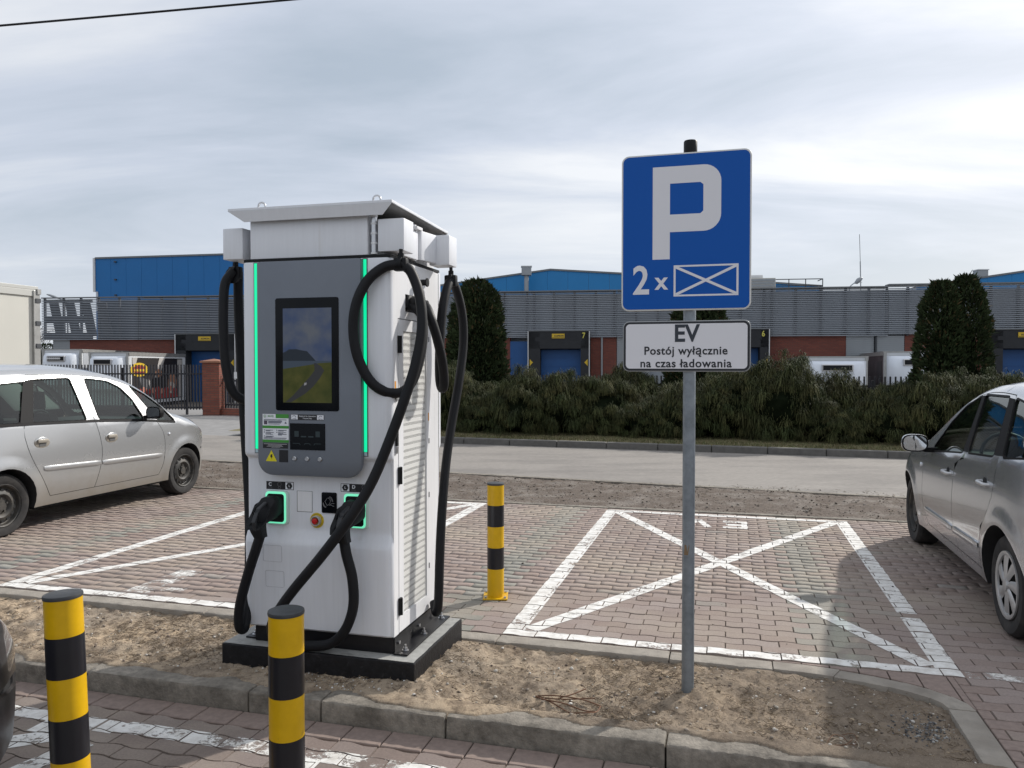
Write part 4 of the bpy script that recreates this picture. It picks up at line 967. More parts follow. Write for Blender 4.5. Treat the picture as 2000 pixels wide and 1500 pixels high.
# top: shadow gap, band, canopy, eye bolts, swing arms
cp('shadow_gap', B().box(-0.85, -0.004, -0.025, 0.69, 2.1665, 2.182), m_black)
cp('header_band', B().box(-0.812, -0.130, -0.022, 0.70, 2.183, 2.388), m_white, bevel=0.004, smooth=30)
cp('header_core', B().box(-0.80, -0.03, 0.05, 0.66, 2.182, 2.372), m_white2)
can = cp('canopy', B().add([(-0.912, -0.075, 2.432), (0.028, -0.075, 2.432), (0.028, 0.76, 2.408), (-0.912, 0.76, 2.408), (-0.912, -0.075, 2.446), (0.028, -0.075, 2.446), (0.028, 0.76, 2.422), (-0.912, 0.76, 2.422)], [(0, 3, 2, 1), (4, 5, 6, 7), (0, 1, 5, 4), (1, 2, 6, 5), (2, 3, 7, 6), (3, 0, 4, 7)]), m_white, bevel=0.002)
fl = [(-0.910, -0.0755, 2.4315), (0.026, -0.0755, 2.4315), (-0.032, -0.0600, 2.376), (-0.825, -0.0600, 2.376)]
cp('canopy_flange', B().add(fl + [(x, y + 0.006, z) for x, y, z in fl], [(0, 3, 2, 1), (4, 5, 6, 7), (0, 1, 5, 4), (1, 2, 6, 5), (2, 3, 7, 6), (3, 0, 4, 7)]), m_white, parent=can)
fl = [(-0.910, 0.76, 2.4075), (0.026, 0.76, 2.4075), (-0.05, 0.72, 2.352), (-0.825, 0.72, 2.352)]
cp('canopy_flange', B().add(fl + [(x, y - 0.006, z) for x, y, z in fl], [(0, 3, 2, 1), (4, 5, 6, 7), (0, 1, 5, 4), (1, 2, 6, 5), (2, 3, 7, 6), (3, 0, 4, 7)]), m_white, parent=can)
cp('canopy_shade_sheet', B().add([(-0.905, -0.066, 2.4300), (0.022, -0.066, 2.4300), (0.022, 0.75, 2.4065), (-0.905, 0.75, 2.4065)], [(0, 3, 2, 1)]), pm('canopy_shade_sheet', (0.16, 0.16, 0.158), 0.7), parent=can)  # dark grey sheet paints the shade under the canopy
for x, y in ((-0.80, 0.07), (-0.12, 0.07)):
    e_ = cp('eye_bolt', B().tube([(x + 0.021 * math.cos(R(30 * k)), y, 2.482 + 0.021 * math.sin(R(30 * k))) for k in range(12)], 0.0055, 8, 2, closed=True), m_steel, smooth=60)
    cp('bolt_shank', B().cyl((x, y, 2.445), (x, y, 2.462), 0.011, 12), m_steel, parent=e_, smooth=40)
def hinge_post(x, y):
    h = cp('arm_hinge', B().cyl((x, y, 2.186), (x, y, 2.386), 0.016, 16), m_steel, smooth=40)
    for z in (2.186, 2.238, 2.288, 2.338, 2.376): cp('hinge_collar', B().cyl((x, y, z), (x, y, z + 0.009), 0.0185, 16), m_white2, parent=h, smooth=40)
hinge_post(-0.101, -0.004); hinge_post(-0.835, 0.06); hinge_post(-0.012, 0.30)
cp('swing_arm', B().box(-0.070, 0.074, -0.03, 0.10, 2.195, 2.361), m_white, bevel=0.008, smooth=30)
cp('swing_arm', B().box(-0.004, 0.022, 0.10, 0.29, 2.19, 2.335), m_white, bevel=0.004, smooth=30)
cp('swing_arm', B().box(-0.996, -0.874, 0.0, 0.20, 2.190, 2.358), m_white, bevel=0.006, smooth=30)
a3 = B().prism([(0.003, 0.32), (0.030, 0.32), (0.055, 0.484), (0.025, 0.484)], 2, 2.195, 2.355)
cp('swing_arm', a3, m_white, bevel=0.004, smooth=30)
cp('swing_arm_end', B().box(0.010, 0.132, 0.485, 0.62, 2.186, 2.355), m_white, bevel=0.008, smooth=30)
cp('arm_bracket', B().box(-0.03, 0.03, 0.26, 0.34, 2.355, 2.372), m_white2, bevel=0.003)
for (x, y, z) in ((0.057, -0.03, 2.128), (0.12, 0.548, 2.105), (-0.99, 0.105, 2.135)):
    c_ = cp('cable_clamp', B().box(x - 0.036, x + 0.036, y - 0.020, y + 0.020, z - 0.036, z + 0.030), m_black, bevel=0.01, smooth=30)
    cp('clamp_link', B().cyl((x, y, z + 0.02), (x, y, z + 0.075), 0.010, 10).box(x - 0.014, x + 0.014, y - 0.006, y + 0.006, z + 0.02, z + 0.055), m_black, parent=c_, smooth=40)
    cp('clamp_strap', B().lathe([(0.034, -0.012), (0.036, -0.01), (0.036, 0.01), (0.034, 0.012)], 16, axis=0, o=(x, y, z)), m_black, parent=c_, smooth=40)
cp('clamp_disc', B().cyl((-1.0, 0.085, 2.115), (-1.0, 0.10, 2.115), 0.044, 20), m_black, smooth=40)
# pedestal with flanges and anchor bolts
ped = cp('pedestal', B().box(-0.812, -0.004, 0.0, 0.66, 0.1255, 0.2085), m_blackmetal, bevel=0.002)
cp('pedestal_side', B().box(-0.003, 0.001, 0.006, 0.654, 0.134, 0.206), m_blackmetal, parent=ped)
cp('flange_plate', B().box(0.0, 0.078, -0.012, 0.64, 0.1262, 0.1342), m_blackmetal, parent=ped, bevel=0.001)
cp('flange_plate', B().box(-0.885, -0.812, 0.02, 0.64, 0.1262, 0.1342), m_blackmetal, parent=ped, bevel=0.001)
for (x, y) in ((0.043, 0.045), (0.043, 0.31), (0.043, 0.585), (-0.85, 0.06), (-0.85, 0.33)):
    bt = cp('anchor_bolt', B().cyl((x, y, 0.1345), (x, y, 0.138), 0.018, 16).cyl((x, y, 0.138), (x, y, 0.150), 0.012, 6).cyl((x, y, 0.150), (x, y, 0.166), 0.006, 8), m_steel, parent=ped, smooth=30)
for y in (0.05, 0.33, 0.61): cp('side_bolt', B().cyl((0.001, y, 0.172), (0.011, y, 0.172), 0.010, 6), m_steel, parent=ped, smooth=30)

# plinth
pt = thing('concrete_plinth', 'low concrete plinth with black bitumen painted sides under the charging station', 'plinth'); pt.matrix_world = SITE_M
m_bit = pm('bitumen_paint', (0.010, 0.010, 0.012), 0.5, spec=0.3, var=0.5, vscale=30, col2=(0.045, 0.045, 0.047), c2scale=22, c2lo=0.58, c2hi=0.75, bump=0.35, bscale=45)
m_ptop = pm('plinth_concrete', (0.33, 0.33, 0.315), 0.9, var=0.18, vscale=25, col2=(0.20, 0.20, 0.19), c2scale=12, c2lo=0.55, c2hi=0.75, bump=0.3, bscale=90)
B().box(-1.312, -0.198, -0.885, -0.158, -0.15, 0.1215).obj('plinth_block', m_bit, pt, bevel=0.006)
top = [(-1.306 + 1.102 * k / 30, -0.879 + 0.004 * rng.random()) for k in range(31)] + [(-0.204 - 0.004 * rng.random(), -0.879 + 0.715 * k / 20) for k in range(1, 21)] + [(-1.306, -0.164)]
mesh_obj('plinth_top', [(x, y, 0.1243) for x, y in top], [list(range(len(top)))], m_ptop, pt)

# ================================================================== PARKING SIGN
sg = thing('parking_sign', 'blue parking sign and white EV plate on a grey steel pole in the sand', 'sign', (0.872, 3.852, 0.0), -TH)
B().cyl((0, 0, -0.12), (0, 0, 2.672), 0.0302, 28).obj('pole', pm('pole_zinc', (0.25, 0.28, 0.31), 0.5, metal=0.6, var=0.16, vscale=25, col2=(0.19, 0.215, 0.24), c2scale=9), sg, smooth=40)
B().lathe([(0.0322, 2.648), (0.0328, 2.652), (0.0328, 2.706), (0.030, 2.712), (0, 2.713)], 28).obj('pole_cap', m_black, sg, smooth=40)
B().add([(-0.0295 + 0.01, -0.0288, 1.155 - 0.47), (0.0, -0.0306, 0.685), (0.006, -0.0303, 0.735), (-0.0295 + 0.012, -0.0278, 0.735)], [(0, 1, 2, 3)]).obj('tape_scrap', pm('brown_tape', (0.20, 0.13, 0.07), 0.6), sg)
XO, ZO = -0.021, 0.0
m_sblue = pm('sign_blue', (0.0, 0.085, 0.395), 0.5, spec=0.25); m_swhite = pm('sign_white', (0.72, 0.72, 0.755), 0.45); m_salu = pm('sign_rim', (0.62, 0.62, 0.60), 0.45, metal=0.2); m_sback = pm('sign_back_grey', (0.30, 0.31, 0.32), 0.5, metal=0.5); m_sblk = pm('sign_black', (0.012, 0.014, 0.02), 0.5)
Y0 = -0.045
sp = B().prism(rrect(-0.329, 0.287, 1.884, 2.647, 0.036, 8), 1, Y0, Y0 + 0.014).obj('sign_plate', m_salu, sg, bevel=0.003, smooth=30)
def face(name, pts, k, mat, parent): return mesh_obj(name, [(x, Y0 - 0.0004 - 0.0005 * k, z) for x, z in pts], [list(range(len(pts)))], mat, parent)
face('blue_face', rrect(-0.3215, 0.2795, 1.8915, 2.6395, 0.030, 8), 1, m_sblue, sp)
# letter P (outer with rounded bowl, inner counter)
def arc(cx, cz, r, a0, a1, n=8): return [(cx + r * math.cos(R(a0 + (a1 - a0) * k / n)), cz + r * math.sin(R(a0 + (a1 - a0) * k / n))) for k in range(n + 1)]
outer = [(-0.177, 2.134), (-0.094, 2.134), (-0.094, 2.265)] + arc(0.066, 2.346, 0.081, -90, 0) + arc(0.066, 2.502, 0.081, 0, 90) + [(-0.177, 2.583)]
inner = [(-0.094, 2.350), (0.050, 2.350), (0.064, 2.362), (0.064, 2.488), (0.050, 2.500), (-0.094, 2.500)]
def cdt_poly(outer, holes):
    vs = [Vector(p) for p in outer]; ed = [(i, (i + 1) % len(outer)) for i in range(len(outer))]
    for h in holes:
        o = len(vs); vs += [Vector(p) for p in h]; ed += [(o + i, o + (i + 1) % len(h)) for i in range(len(h))]
    r = delaunay_2d_cdt(vs, ed, [], 0, 1e-6)
    def ins(p, pl):
        c = False; j = len(pl) - 1
        for i in range(len(pl)):
            if (pl[i][1] > p[1]) != (pl[j][1] > p[1]) and p[0] < (pl[j][0] - pl[i][0]) * (p[1] - pl[i][1]) / (pl[j][1] - pl[i][1]) + pl[i][0]: c = not c
            j = i
        return c
    F = []
    for f in r[2]:
        c = sum((r[0][i] for i in f), Vector((0, 0))) / len(f)
        if ins(c, outer) and not any(ins(c, h) for h in holes): F.append(list(f))
    return r[0], F
v2, f2 = cdt_poly(outer, [inner])
mesh_obj('letter_p', [(p.x, Y0 - 0.0016, p.y) for p in v2], f2, m_swhite, sp)
text('2', 0.1965, (-0.2325, Y0 - 0.0016, 2.0275), m_swhite, sp, bold=0.0035, sx=0.86)
text('x', 0.118, (-0.134, Y0 - 0.0016, 2.025), m_swhite, sp, bold=0.0030, sx=0.92)
bxm = B()
for (x0, x1, z0, z1) in ((-0.075, 0.229, 1.952, 1.9605), (-0.075, 0.229, 2.0945, 2.103), (-0.075, -0.0655, 1.9605, 2.0945), (0.2195, 0.229, 1.9605, 2.0945)): bxm.poly([(x0, Y0 - 0.0016, z0), (x1, Y0 - 0.0016, z0), (x1, Y0 - 0.0016, z1), (x0, Y0 - 0.0016, z1)])
for (a, e) in (((-0.066, 1.9605), (0.22, 2.0945)), ((-0.066, 2.0945), (0.22, 1.9605))):
    pl = clip_poly(seg_poly(a, e, 0.0125), [(-0.066, 1.960), (0.22, 1.960), (0.22, 2.095), (-0.066, 2.095)]); bxm.poly([(p[0], Y0 - 0.0021 - (0.0004 if a[1] > 2 else 0), p[1]) for p in pl])
bxm.obj('crossed_box_symbol', m_swhite, sp)
lp = B().prism(rrect(-0.321, 0.287, 1.586, 1.834, 0.032, 8), 1, Y0, Y0 + 0.014).obj('sign_plate', m_sback, sg, bevel=0.003, smooth=30)
lp['label'] = 'white supplementary plate with black rim and black lettering'
face('black_rim', rrect(-0.3165, 0.2825, 1.5905, 1.8295, 0.028, 8), 1, m_sblk, lp)
face('white_face', rrect(-0.3060, 0.2720, 1.6005, 1.8195, 0.020, 8), 2, m_swhite, lp)
text('EV', 0.1165, (-0.0125, Y0 - 0.0022, 1.7685), pm('sign_dark_ink', (0.025, 0.032, 0.045), 0.5), lp, bold=0.0028, sx=0.94)
text('Postój wyłącznie', 0.056, (-0.018, Y0 - 0.0022, 1.6865), m_sblk, lp, bold=0.0011, spacing=1.07, sx=0.97)
text('na czas ładowania', 0.056, (-0.018, Y0 - 0.0022, 1.6245), m_sblk, lp, bold=0.0011, spacing=1.08, sx=1.0)
for z in (1.65, 1.78, 2.0, 2.5): B().box(-0.05, 0.05, Y0 + 0.0145, 0.034, z - 0.012, z + 0.012).obj('clamp_band', m_zinc, sg, bevel=0.002)

# ================================================================== BOLLARDS
m_yel = pm('bollard_yellow', (0.62, 0.365, 0.002), 0.38, var=0.10, vscale=14, spec=0.4, col2=(0.38, 0.23, 0.02), c2scale=26, c2lo=0.66, c2hi=0.74)
m_bblk = pm('bollard_black', (0.013, 0.013, 0.017), 0.3, var=0.1, vscale=15, spec=0.4)
m_cap = pm('bollard_cap', (0.035, 0.038, 0.042), 0.55, var=0.3, vscale=30)
def bollard(x, y, z0, h, r, label, bands, rot=(0, 0, 0)):
    t = thing('bollard', label, 'bollard', (x, y, z0), group='yellow and black striped bollards', rot=rot)
    zc = h - 0.012; k = 0
    for bh in bands:
        zb = max(0.008, zc - bh)
        B().cyl((0, 0, zb), (0, 0, zc), r if k % 2 == 0 else r + 0.0006, 40, caps=False).obj('yellow_band' if k % 2 == 0 else 'black_band', m_yel if k % 2 == 0 else m_bblk, t, smooth=40)
        zc = zb; k += 1
        if zb <= 0.008: break
    B().lathe([(r + 0.0015, h - 0.014), (r + 0.0025, h - 0.008), (r + 0.001, h - 0.002), (r - 0.004, h), (0, h + 0.0015)], 40).obj('cap', m_cap, t, smooth=40)
    B().box(-0.085, 0.085, -0.085, 0.085, 0.001, 0.010).obj('base_plate', m_yel, t, bevel=0.002)
    for sx in (-1, 1):
        for sy in (-1, 1): B().cyl((0.066 * sx, 0.066 * sy, 0.010), (0.066 * sx, 0.066 * sy, 0.022), 0.009, 6).obj('bolt', m_steel, t)
    return t
bollard(-0.114, 5.43, 0.003, 0.80, 0.058, 'far yellow and black bollard on the parking paving right of the charging station', [0.142, 0.147, 0.147, 0.147, 0.3], rot=(0, 0, -TH + 0.25))
bollard(-0.755, 2.60, -0.10, 0.90, 0.058, 'near yellow and black bollard in front of the charging station, upright', [0.131, 0.140, 0.142, 0.142, 0.142, 0.3], rot=(0, 0, -TH))
bollard(-1.445, 2.56, -0.10, 0.965, 0.058, 'leftmost yellow and black bollard, leaning slightly, beside the dark car', [0.124, 0.134, 0.134, 0.138, 0.138, 0.138, 0.3], rot=(0, R(-2.4), -TH))
# ================================================================== CARS
def interp(pts, x):
    if x <= pts[0][0]: return pts[0][1]
    for (a, ya), (b, yb) in zip(pts, pts[1:]):
        if x <= b: return ya + (yb - ya) * (x - a) / (b - a)
    return pts[-1][1]
def smoothpoly(pts, res=4):
    return [(p.x, p.y) for p in catmull([Vector((a, b, 0)) for a, b in pts], res)]
def inside(p, pl):
    c = False; j = len(pl) - 1
    for i in range(len(pl)):
        if (pl[i][1] > p[1]) != (pl[j][1] > p[1]) and p[0] < (pl[j][0] - pl[i][0]) * (p[1] - pl[i][1]) / (pl[j][1] - pl[i][1]) + pl[i][0]: c = not c
        j = i
    return c
def offset_poly(pl, d):
    n = len(pl); ar = sum(pl[i][0] * pl[(i + 1) % n][1] - pl[(i + 1) % n][0] * pl[i][1] for i in range(n)); s = 1 if ar > 0 else -1
    out = []
    for i in range(n):
        a, b, c = Vector(pl[i - 1]), Vector(pl[i]), Vector(pl[(i + 1) % n])
        e1, e2 = (b - a).normalized(), (c - b).normalized(); n1, n2 = Vector((e1.y, -e1.x)) * s, Vector((e2.y, -e2.x)) * s
        m = (n1 + n2); m = m.normalized() if m.length > 1e-6 else n1
        k = min(2.0, 1 / max(0.35, m.dot(n1))); q = b + m * d * k; out.append((q.x, q.y))
    return out
def roundpoly(pl, r=0.03, n=3):
    out = []
    for i in range(len(pl)):
        a, b, c = Vector(pl[i - 1]), Vector(pl[i]), Vector(pl[(i + 1) % len(pl)])
        ra = min(r, (a - b).length * 0.4, (c - b).length * 0.4); p, q = b + (a - b).normalized() * ra, b + (c - b).normalized() * ra
        for k in range(n + 1):
            t = k / n; v = p * (1 - t) ** 2 + b * 2 * t * (1 - t) + q * t * t; out.append((v.x, v.y))
    return out
def paint(name, col, rough=0.32, metal=0.55, dirt=None, dz=0.55, coat=0.8):
    m = bpy.data.materials.new(name); m.use_nodes = True
    N, L = m.node_tree.nodes, m.node_tree.links; b = N['Principled BSDF']
    b.inputs['Metallic'].default_value = metal; b.inputs['Roughness'].default_value = rough; b.inputs['Coat Weight'].default_value = coat; b.inputs['Coat Roughness'].default_value = 0.06
    if dirt:   # road grime sprayed up from the wheels
        t = N.new('ShaderNodeTexCoord'); s = N.new('ShaderNodeSeparateXYZ'); L.new(t.outputs['Object'], s.inputs[0])
        n = N.new('ShaderNodeTexNoise'); n.inputs['Scale'].default_value = 5; n.inputs['Detail'].default_value = 7; L.new(t.outputs['Object'], n.inputs['Vector'])
        a = N.new('ShaderNodeMath'); a.operation = 'MULTIPLY_ADD'; a.inputs[1].default_value = 0.35; L.new(n.outputs[0], a.inputs[0]); L.new(s.outputs[2], a.inputs[2])
        r = N.new('ShaderNodeMapRange'); L.new(a.outputs[0], r.inputs[0]); r.inputs[1].default_value = dz + 0.32; r.inputs[2].default_value = dz - 0.12; r.inputs[3].default_value = 0.0; r.inputs[4].default_value = 0.75
        mx = N.new('ShaderNodeMix'); mx.data_type = 'RGBA'; mx.inputs[6].default_value = (*col, 1); mx.inputs[7].default_value = (*dirt, 1); L.new(r.outputs[0], mx.inputs[0]); L.new(mx.outputs[2], b.inputs['Base Color'])
        r2 = N.new('ShaderNodeMapRange'); L.new(r.outputs[0], r2.inputs[0]); r2.inputs[3].default_value = rough; r2.inputs[4].default_value = 0.75; L.new(r2.outputs[0], b.inputs['Roughness'])
        r3 = N.new('ShaderNodeMapRange'); L.new(r.outputs[0], r3.inputs[0]); r3.inputs[3].default_value = 0.8; r3.inputs[4].default_value = 0.05; L.new(r3.outputs[0], b.inputs['Coat Weight'])
    else: b.inputs['Base Color'].default_value = (*col, 1)
    return m
m_tyre = pm('tyre_rubber', (0.022, 0.021, 0.021), 0.85, var=0.3, vscale=20, col2=(0.06, 0.055, 0.05), c2scale=6, c2lo=0.5, c2hi=0.8)
m_inner = pm('car_underside', (0.012, 0.012, 0.013), 0.9)
m_seat = pm('seat_fabric', (0.035, 0.038, 0.04), 0.9, var=0.2, vscale=30)
m_dash = pm('dashboard_plastic', (0.05, 0.052, 0.055), 0.6)
m_trim = pm('window_rubber', (0.009, 0.009, 0.010), 0.6, spec=0.12)
m_cglass = glass_mat('car_glass', (0.46, 0.56, 0.52))
m_ghead = pm('headlight_lens', (0.55, 0.57, 0.6), 0.1, metal=0.3, coat=1.0); m_tail = pm('tail_light_red', (0.35, 0.01, 0.01), 0.15, coat=1.0)
m_dsteel = pm('dark_steel_rim', (0.03, 0.029, 0.027), 0.6, var=0.3, vscale=20, col2=(0.075, 0.066, 0.055), c2scale=8)
m_hub = pm('hub_cap_silver', (0.50, 0.50, 0.50), 0.35, metal=0.6, var=0.1, vscale=15)

def make_wheel(parent, x, y, side, rad, kind):
    """side +1: outer face towards +y"""
    w = 0.185; o = y
    pr = [(rad * 0.66, 0.0), (rad * 0.69, -0.008), (rad * 0.80, 0.008), (rad * 0.93, 0.004), (rad * 0.98, -0.014), (rad, -0.03), (rad, -w + 0.03), (rad * 0.97, -w + 0.01), (rad * 0.8, -w), (rad * 0.62, -w)]
    pr = [(r, o + side * h) for r, h in pr]
    wh = B().lathe(pr, 48, axis=1, o=(x, 0, rad)).obj('wheel', m_tyre, parent, smooth=35)
    # tread blocks
    tb = B()
    for k in range(60):
        a = 2 * math.pi * k / 60
        for j in range(3):
            yc = o - side * (0.045 + 0.045 * j); rr = rad + 0.0025
            p = [(x + rr * math.cos(a + da), yc + s_ * 0.019, rad + rr * math.sin(a + da)) for da, s_ in ((-0.035, -1), (0.035, -1), (0.045, 1), (-0.025, 1))]
            tb.poly(p)
    tb.obj('tread', m_tyre, wh)
    R0 = rad * 0.665
    if kind == 'steel':
        B().lathe([(r, o + side * h) for r, h in ((R0, 0.0), (R0 * 1.0, -0.006), (R0 * 0.94, -0.012), (R0 * 0.90, -0.045), (R0 * 0.86, -0.050), (R0 * 0.70, -0.030), (R0 * 0.56, -0.020), (R0 * 0.48, -0.028), (R0 * 0.42, -0.045), (R0 * 0.24, -0.045), (R0 * 0.22, -0.02), (0.0, -0.02))], 48, axis=1, o=(x, 0, rad)).obj('rim', m_dsteel, wh, smooth=35)
        for k in range(15):
            a = 2 * math.pi * (k + 0.5) / 15; c = (x + R0 * 0.74 * math.cos(a), 0, rad + R0 * 0.74 * math.sin(a))
            B().cyl((c[0], o - side * 0.06, c[2]), (c[0], o - side * 0.029, c[2]), R0 * 0.085, 12).obj('vent_hole', m_inner, wh)
        for k in range(5):
            a = 2 * math.pi * k / 5 + 0.3; c = (x + R0 * 0.34 * math.cos(a), 0, rad + R0 * 0.34 * math.sin(a))
            B().cyl((c[0], o - side * 0.05, c[2]), (c[0], o - side * 0.026, c[2]), 0.011, 6).obj('wheel_bolt', m_dsteel, wh)
    else:
        B().lathe([(r, o + side * h) for r, h in ((R0, -0.004), (R0 * 0.97, -0.06), (0, -0.06))], 40, axis=1, o=(x, 0, rad)).obj('rim', m_inner, wh, smooth=35)
        B().lathe([(r, o + side * h) for r, h in ((R0 * 1.01, -0.010), (R0 * 1.0, 0.006), (R0 * 0.95, 0.008), (R0 * 0.88, 0.002), (R0 * 0.87, -0.01))], 48, axis=1, o=(x, 0, rad)).obj('hub_cap_ring', m_hub, wh, smooth=35)
        for k in range(7):
            a = 2 * math.pi * k / 7 + 0.2; G = []
            for (r, hw, h, tw) in ((0.12, 0.10, 0.012, 0), (0.35, 0.15, 0.010, 0.05), (0.6, 0.20, 0.006, 0.12), (0.9, 0.25, 0.000, 0.20)):
                row = []
                for s_ in (-1, -0.4, 0.4, 1):
                    ang = a + tw + s_ * hw / max(r, 0.3) * 0.86 if r > 0.2 else a + s_ * 0.45
                    rr = R0 * r; row.append((x + rr * math.cos(ang), o + side * (h - 0.012 * abs(s_) ** 2), rad + rr * math.sin(ang)))
                G.append(row)
            B().grid(G).obj('hub_cap_spoke', m_hub, wh, smooth=60)
        B().lathe([(r, o + side * h) for r, h in ((R0 * 0.20, -0.004), (R0 * 0.18, 0.014), (R0 * 0.10, 0.018), (0.0, 0.018))], 24, axis=1, o=(x, 0, rad)).obj('hub_centre', m_hub, wh, smooth=35)
    return wh

def make_car(name, label, origin, heading, S, pmat, side):
    """origin: rear axle on the ground, body centre; heading clockwise from +Y; side: +1 builds details on the left, -1 right (both sides get panels)"""
    t = thing(name, label, 'car', origin, R(90 - heading))
    W, xf0, xf1, xr0, xr1 = S['W'], S['xf0'], S['xf1'], S['xr0'], S['xr1']
    rail = smoothpoly(S['rail'], 4); rail.sort()
    WB, AR, RAD, sill = S['wb'], S['arch'], S['rad'], S['sill']
    zr = lambda x: interp(rail, x)
    belt = lambda x: interp(S['belt'], x)
    def w(x):
        if x > xf0: tt = min(0.9999, (x - xf0) / (xf1 - xf0)); return W * (1 - tt ** S['pf']) ** (1 / S['qf'])
        if x < xr0: tt = min(0.9999, (xr0 - x) / (xr0 - xr1)); return W * (1 - tt ** S['pr']) ** (1 / S['qr'])
        return W
    def Y(x, z):
        zb = belt(x); k = 1 - 0.042 * max(0, (min(z, zb) - 0.55) / 0.45) ** 2 - 0.06 * (max(0, 0.55 - z) / 0.35) ** 2
        y = w(x) * k
        if z > zb: y -= (z - zb) * S['tum'] * min(1, w(x) / W * 1.2)
        top = zr(x)
        if z > top - 0.07: y -= 0.055 * ((z - top + 0.07) / 0.07) ** 2 * min(1.0, w(x) / 0.3)
        for cx in (0.0, WB):
            rr = math.hypot(x - cx, z - RAD - 0.01)
            if rr < AR + 0.14 and z > 0.15: y += S.get('flare', 0.012) * (0.5 + 0.5 * math.cos(math.pi * min(1, abs(rr - AR) / 0.13))) * min(1, w(x) / 0.5)
        return max(y, 0.002)
    def nrm(x, z, sd):
        e_ = 0.006; yx = (Y(x + e_, z) - Y(x - e_, z)) / (2 * e_); yz = (Y(x, z + e_) - Y(x, z - e_)) / (2 * e_)
        n = Vector((-yx, sd, -yz)); return n.normalized()
    # outline
    xs = sorted(set([xr1 + (xr0 - xr1) * (1 - math.cos(R(90) * k / 9)) for k in range(10)] + [xr0 + (xf0 - xr0) * k / 24 for k in range(25)] + [xf0 + (xf1 - xf0) * math.sin(R(90) * k / 10) for k in range(11)]))
    xs[0] += 0.001; xs[-1] -= 0.001
    up = [(x, zr(x)) for x in xs]
    low = []
    def arch_pts(cx):
        c = RAD + 0.01; a0 = math.asin((sill - c) / AR); n = 18
        return [(cx + AR * math.cos(math.pi - a0 - (math.pi - 2 * a0) * k / n), c + AR * math.sin(math.pi - a0 - (math.pi - 2 * a0) * k / n)) for k in range(n + 1)]
    a1, a2 = arch_pts(0), arch_pts(WB)
    bl_ = lambda x: sill + (S['frontlow'] - sill) * max(0, (x - WB - AR) / 0.3) if x > WB else sill
    low = [(x, sill + 0.06 * max(0, (-AR - x) / 0.3)) for x in xs if x < a1[0][0] - 0.02] + a1 + [(x, sill) for x in xs if a1[-1][0] + 0.03 < x < a2[0][0] - 0.03] + a2 + [(x, sill + 0.02) for x in xs if x > a2[-1][0] + 0.02]
    outline = low + up[::-1]
    wins = {k: roundpoly(v, 0.03) for k, v in S['windows'].items()}
    wout = {k: offset_poly(v, 0.013) for k, v in wins.items()}
    G2 = 0.0032
    gaps = {k: smoothpoly(v, 3) for k, v in S['gaps'].items()}          # (x, z) from top to bottom
    def gx(k, z):
        pts = sorted([(p[1], p[0]) for p in gaps[k]]); return interp(pts, z)
    ST = S['silltop']; gut = lambda x: zr(x) - S['gut']
    vs, ed = [], []
    def addline(pts, closed=False):
        o = len(vs); vs.extend(Vector(p) for p in pts); n = len(pts)
        ed.extend((o + i, o + (i + 1) % n) for i in range(n if closed else n - 1))
    addline(outline, True); addline(S['lamp_f'], True); addline(S['lamp_r'], True)
    for v in wout.values(): addline(v, True)
    for k in gaps:
        zt = gaps[k][0][1]; zz_ = [zt + (ST - zt) * i / 14 for i in range(15)]
        for s_ in (-G2, G2): addline([(gx(k, z) + s_, z) for z in zz_])
    kR, kF = 'R', 'F'
    xa, xb = gaps['R'][0][0], S['gut_front']
    for s_ in (-G2 * 0.8, G2 * 0.8):
        addline([(xa + (xb - xa) * i / 20, gut(xa + (xb - xa) * i / 20) + s_) for i in range(21)])
        addline([(gx('R', ST) + (gx('F', ST) - gx('R', ST)) * i / 12, ST + s_) for i in range(13)])
    fb = S['bump_f']; rb = S['bump_r']
    for s_ in (-G2 * 0.7, G2 * 0.7):
        addline([(WB + AR * 0.9, fb + s_), (xf1 - 0.002, fb + s_)]); addline([(xr1 + 0.002, rb + s_), (-AR * 0.9, rb + s_)])
    for x in xs[1:-1]:
        z = 0.24
        while z < zr(x) - 0.02:
            if inside((x, z), outline) and not any(inside((x, z), v) for v in wout.values()): vs.append(Vector((x, z)))
            z += 0.055
    for cx in (0.0, WB):
        for dr in (0.025, 0.05, 0.075, 0.10, 0.13):
            for k in range(25):
                a_ = math.pi * (k + 0.5 * (dr * 40 % 2)) / 24; p_ = (cx + (AR + dr) * math.cos(a_), RAD + 0.01 + (AR + dr) * math.sin(a_))
                if inside(p_, outline) and zr(p_[0]) - p_[1] > 0.02: vs.append(Vector(p_))
    r = delaunay_2d_cdt(vs, ed, [], 0, 1e-5)
    P2 = r[0]; parts = {}
    for f in r[2]:
        c = sum((P2[i] for i in f), Vector((0, 0))) / 3; x, z = c.x, c.y
        if not inside(c, outline) or any(inside(c, v) for v in wout.values()): continue
        if ST - 0.01 < z:
            gp = False
            for k in gaps:
                if z <= gaps[k][0][1] and abs(x - gx(k, z)) < G2 * 0.98 and z > ST: gp = True
            if gp: continue
        if xa < x < xb and abs(z - gut(x)) < G2 * 0.75: continue
        if gx('R', ST) < x < gx('F', ST) and abs(z - ST) < G2 * 0.75: continue
        if x > WB + AR * 0.9 and abs(z - fb) < G2 * 0.65: continue
        if x < -AR * 0.9 and abs(z - rb) < G2 * 0.65: continue
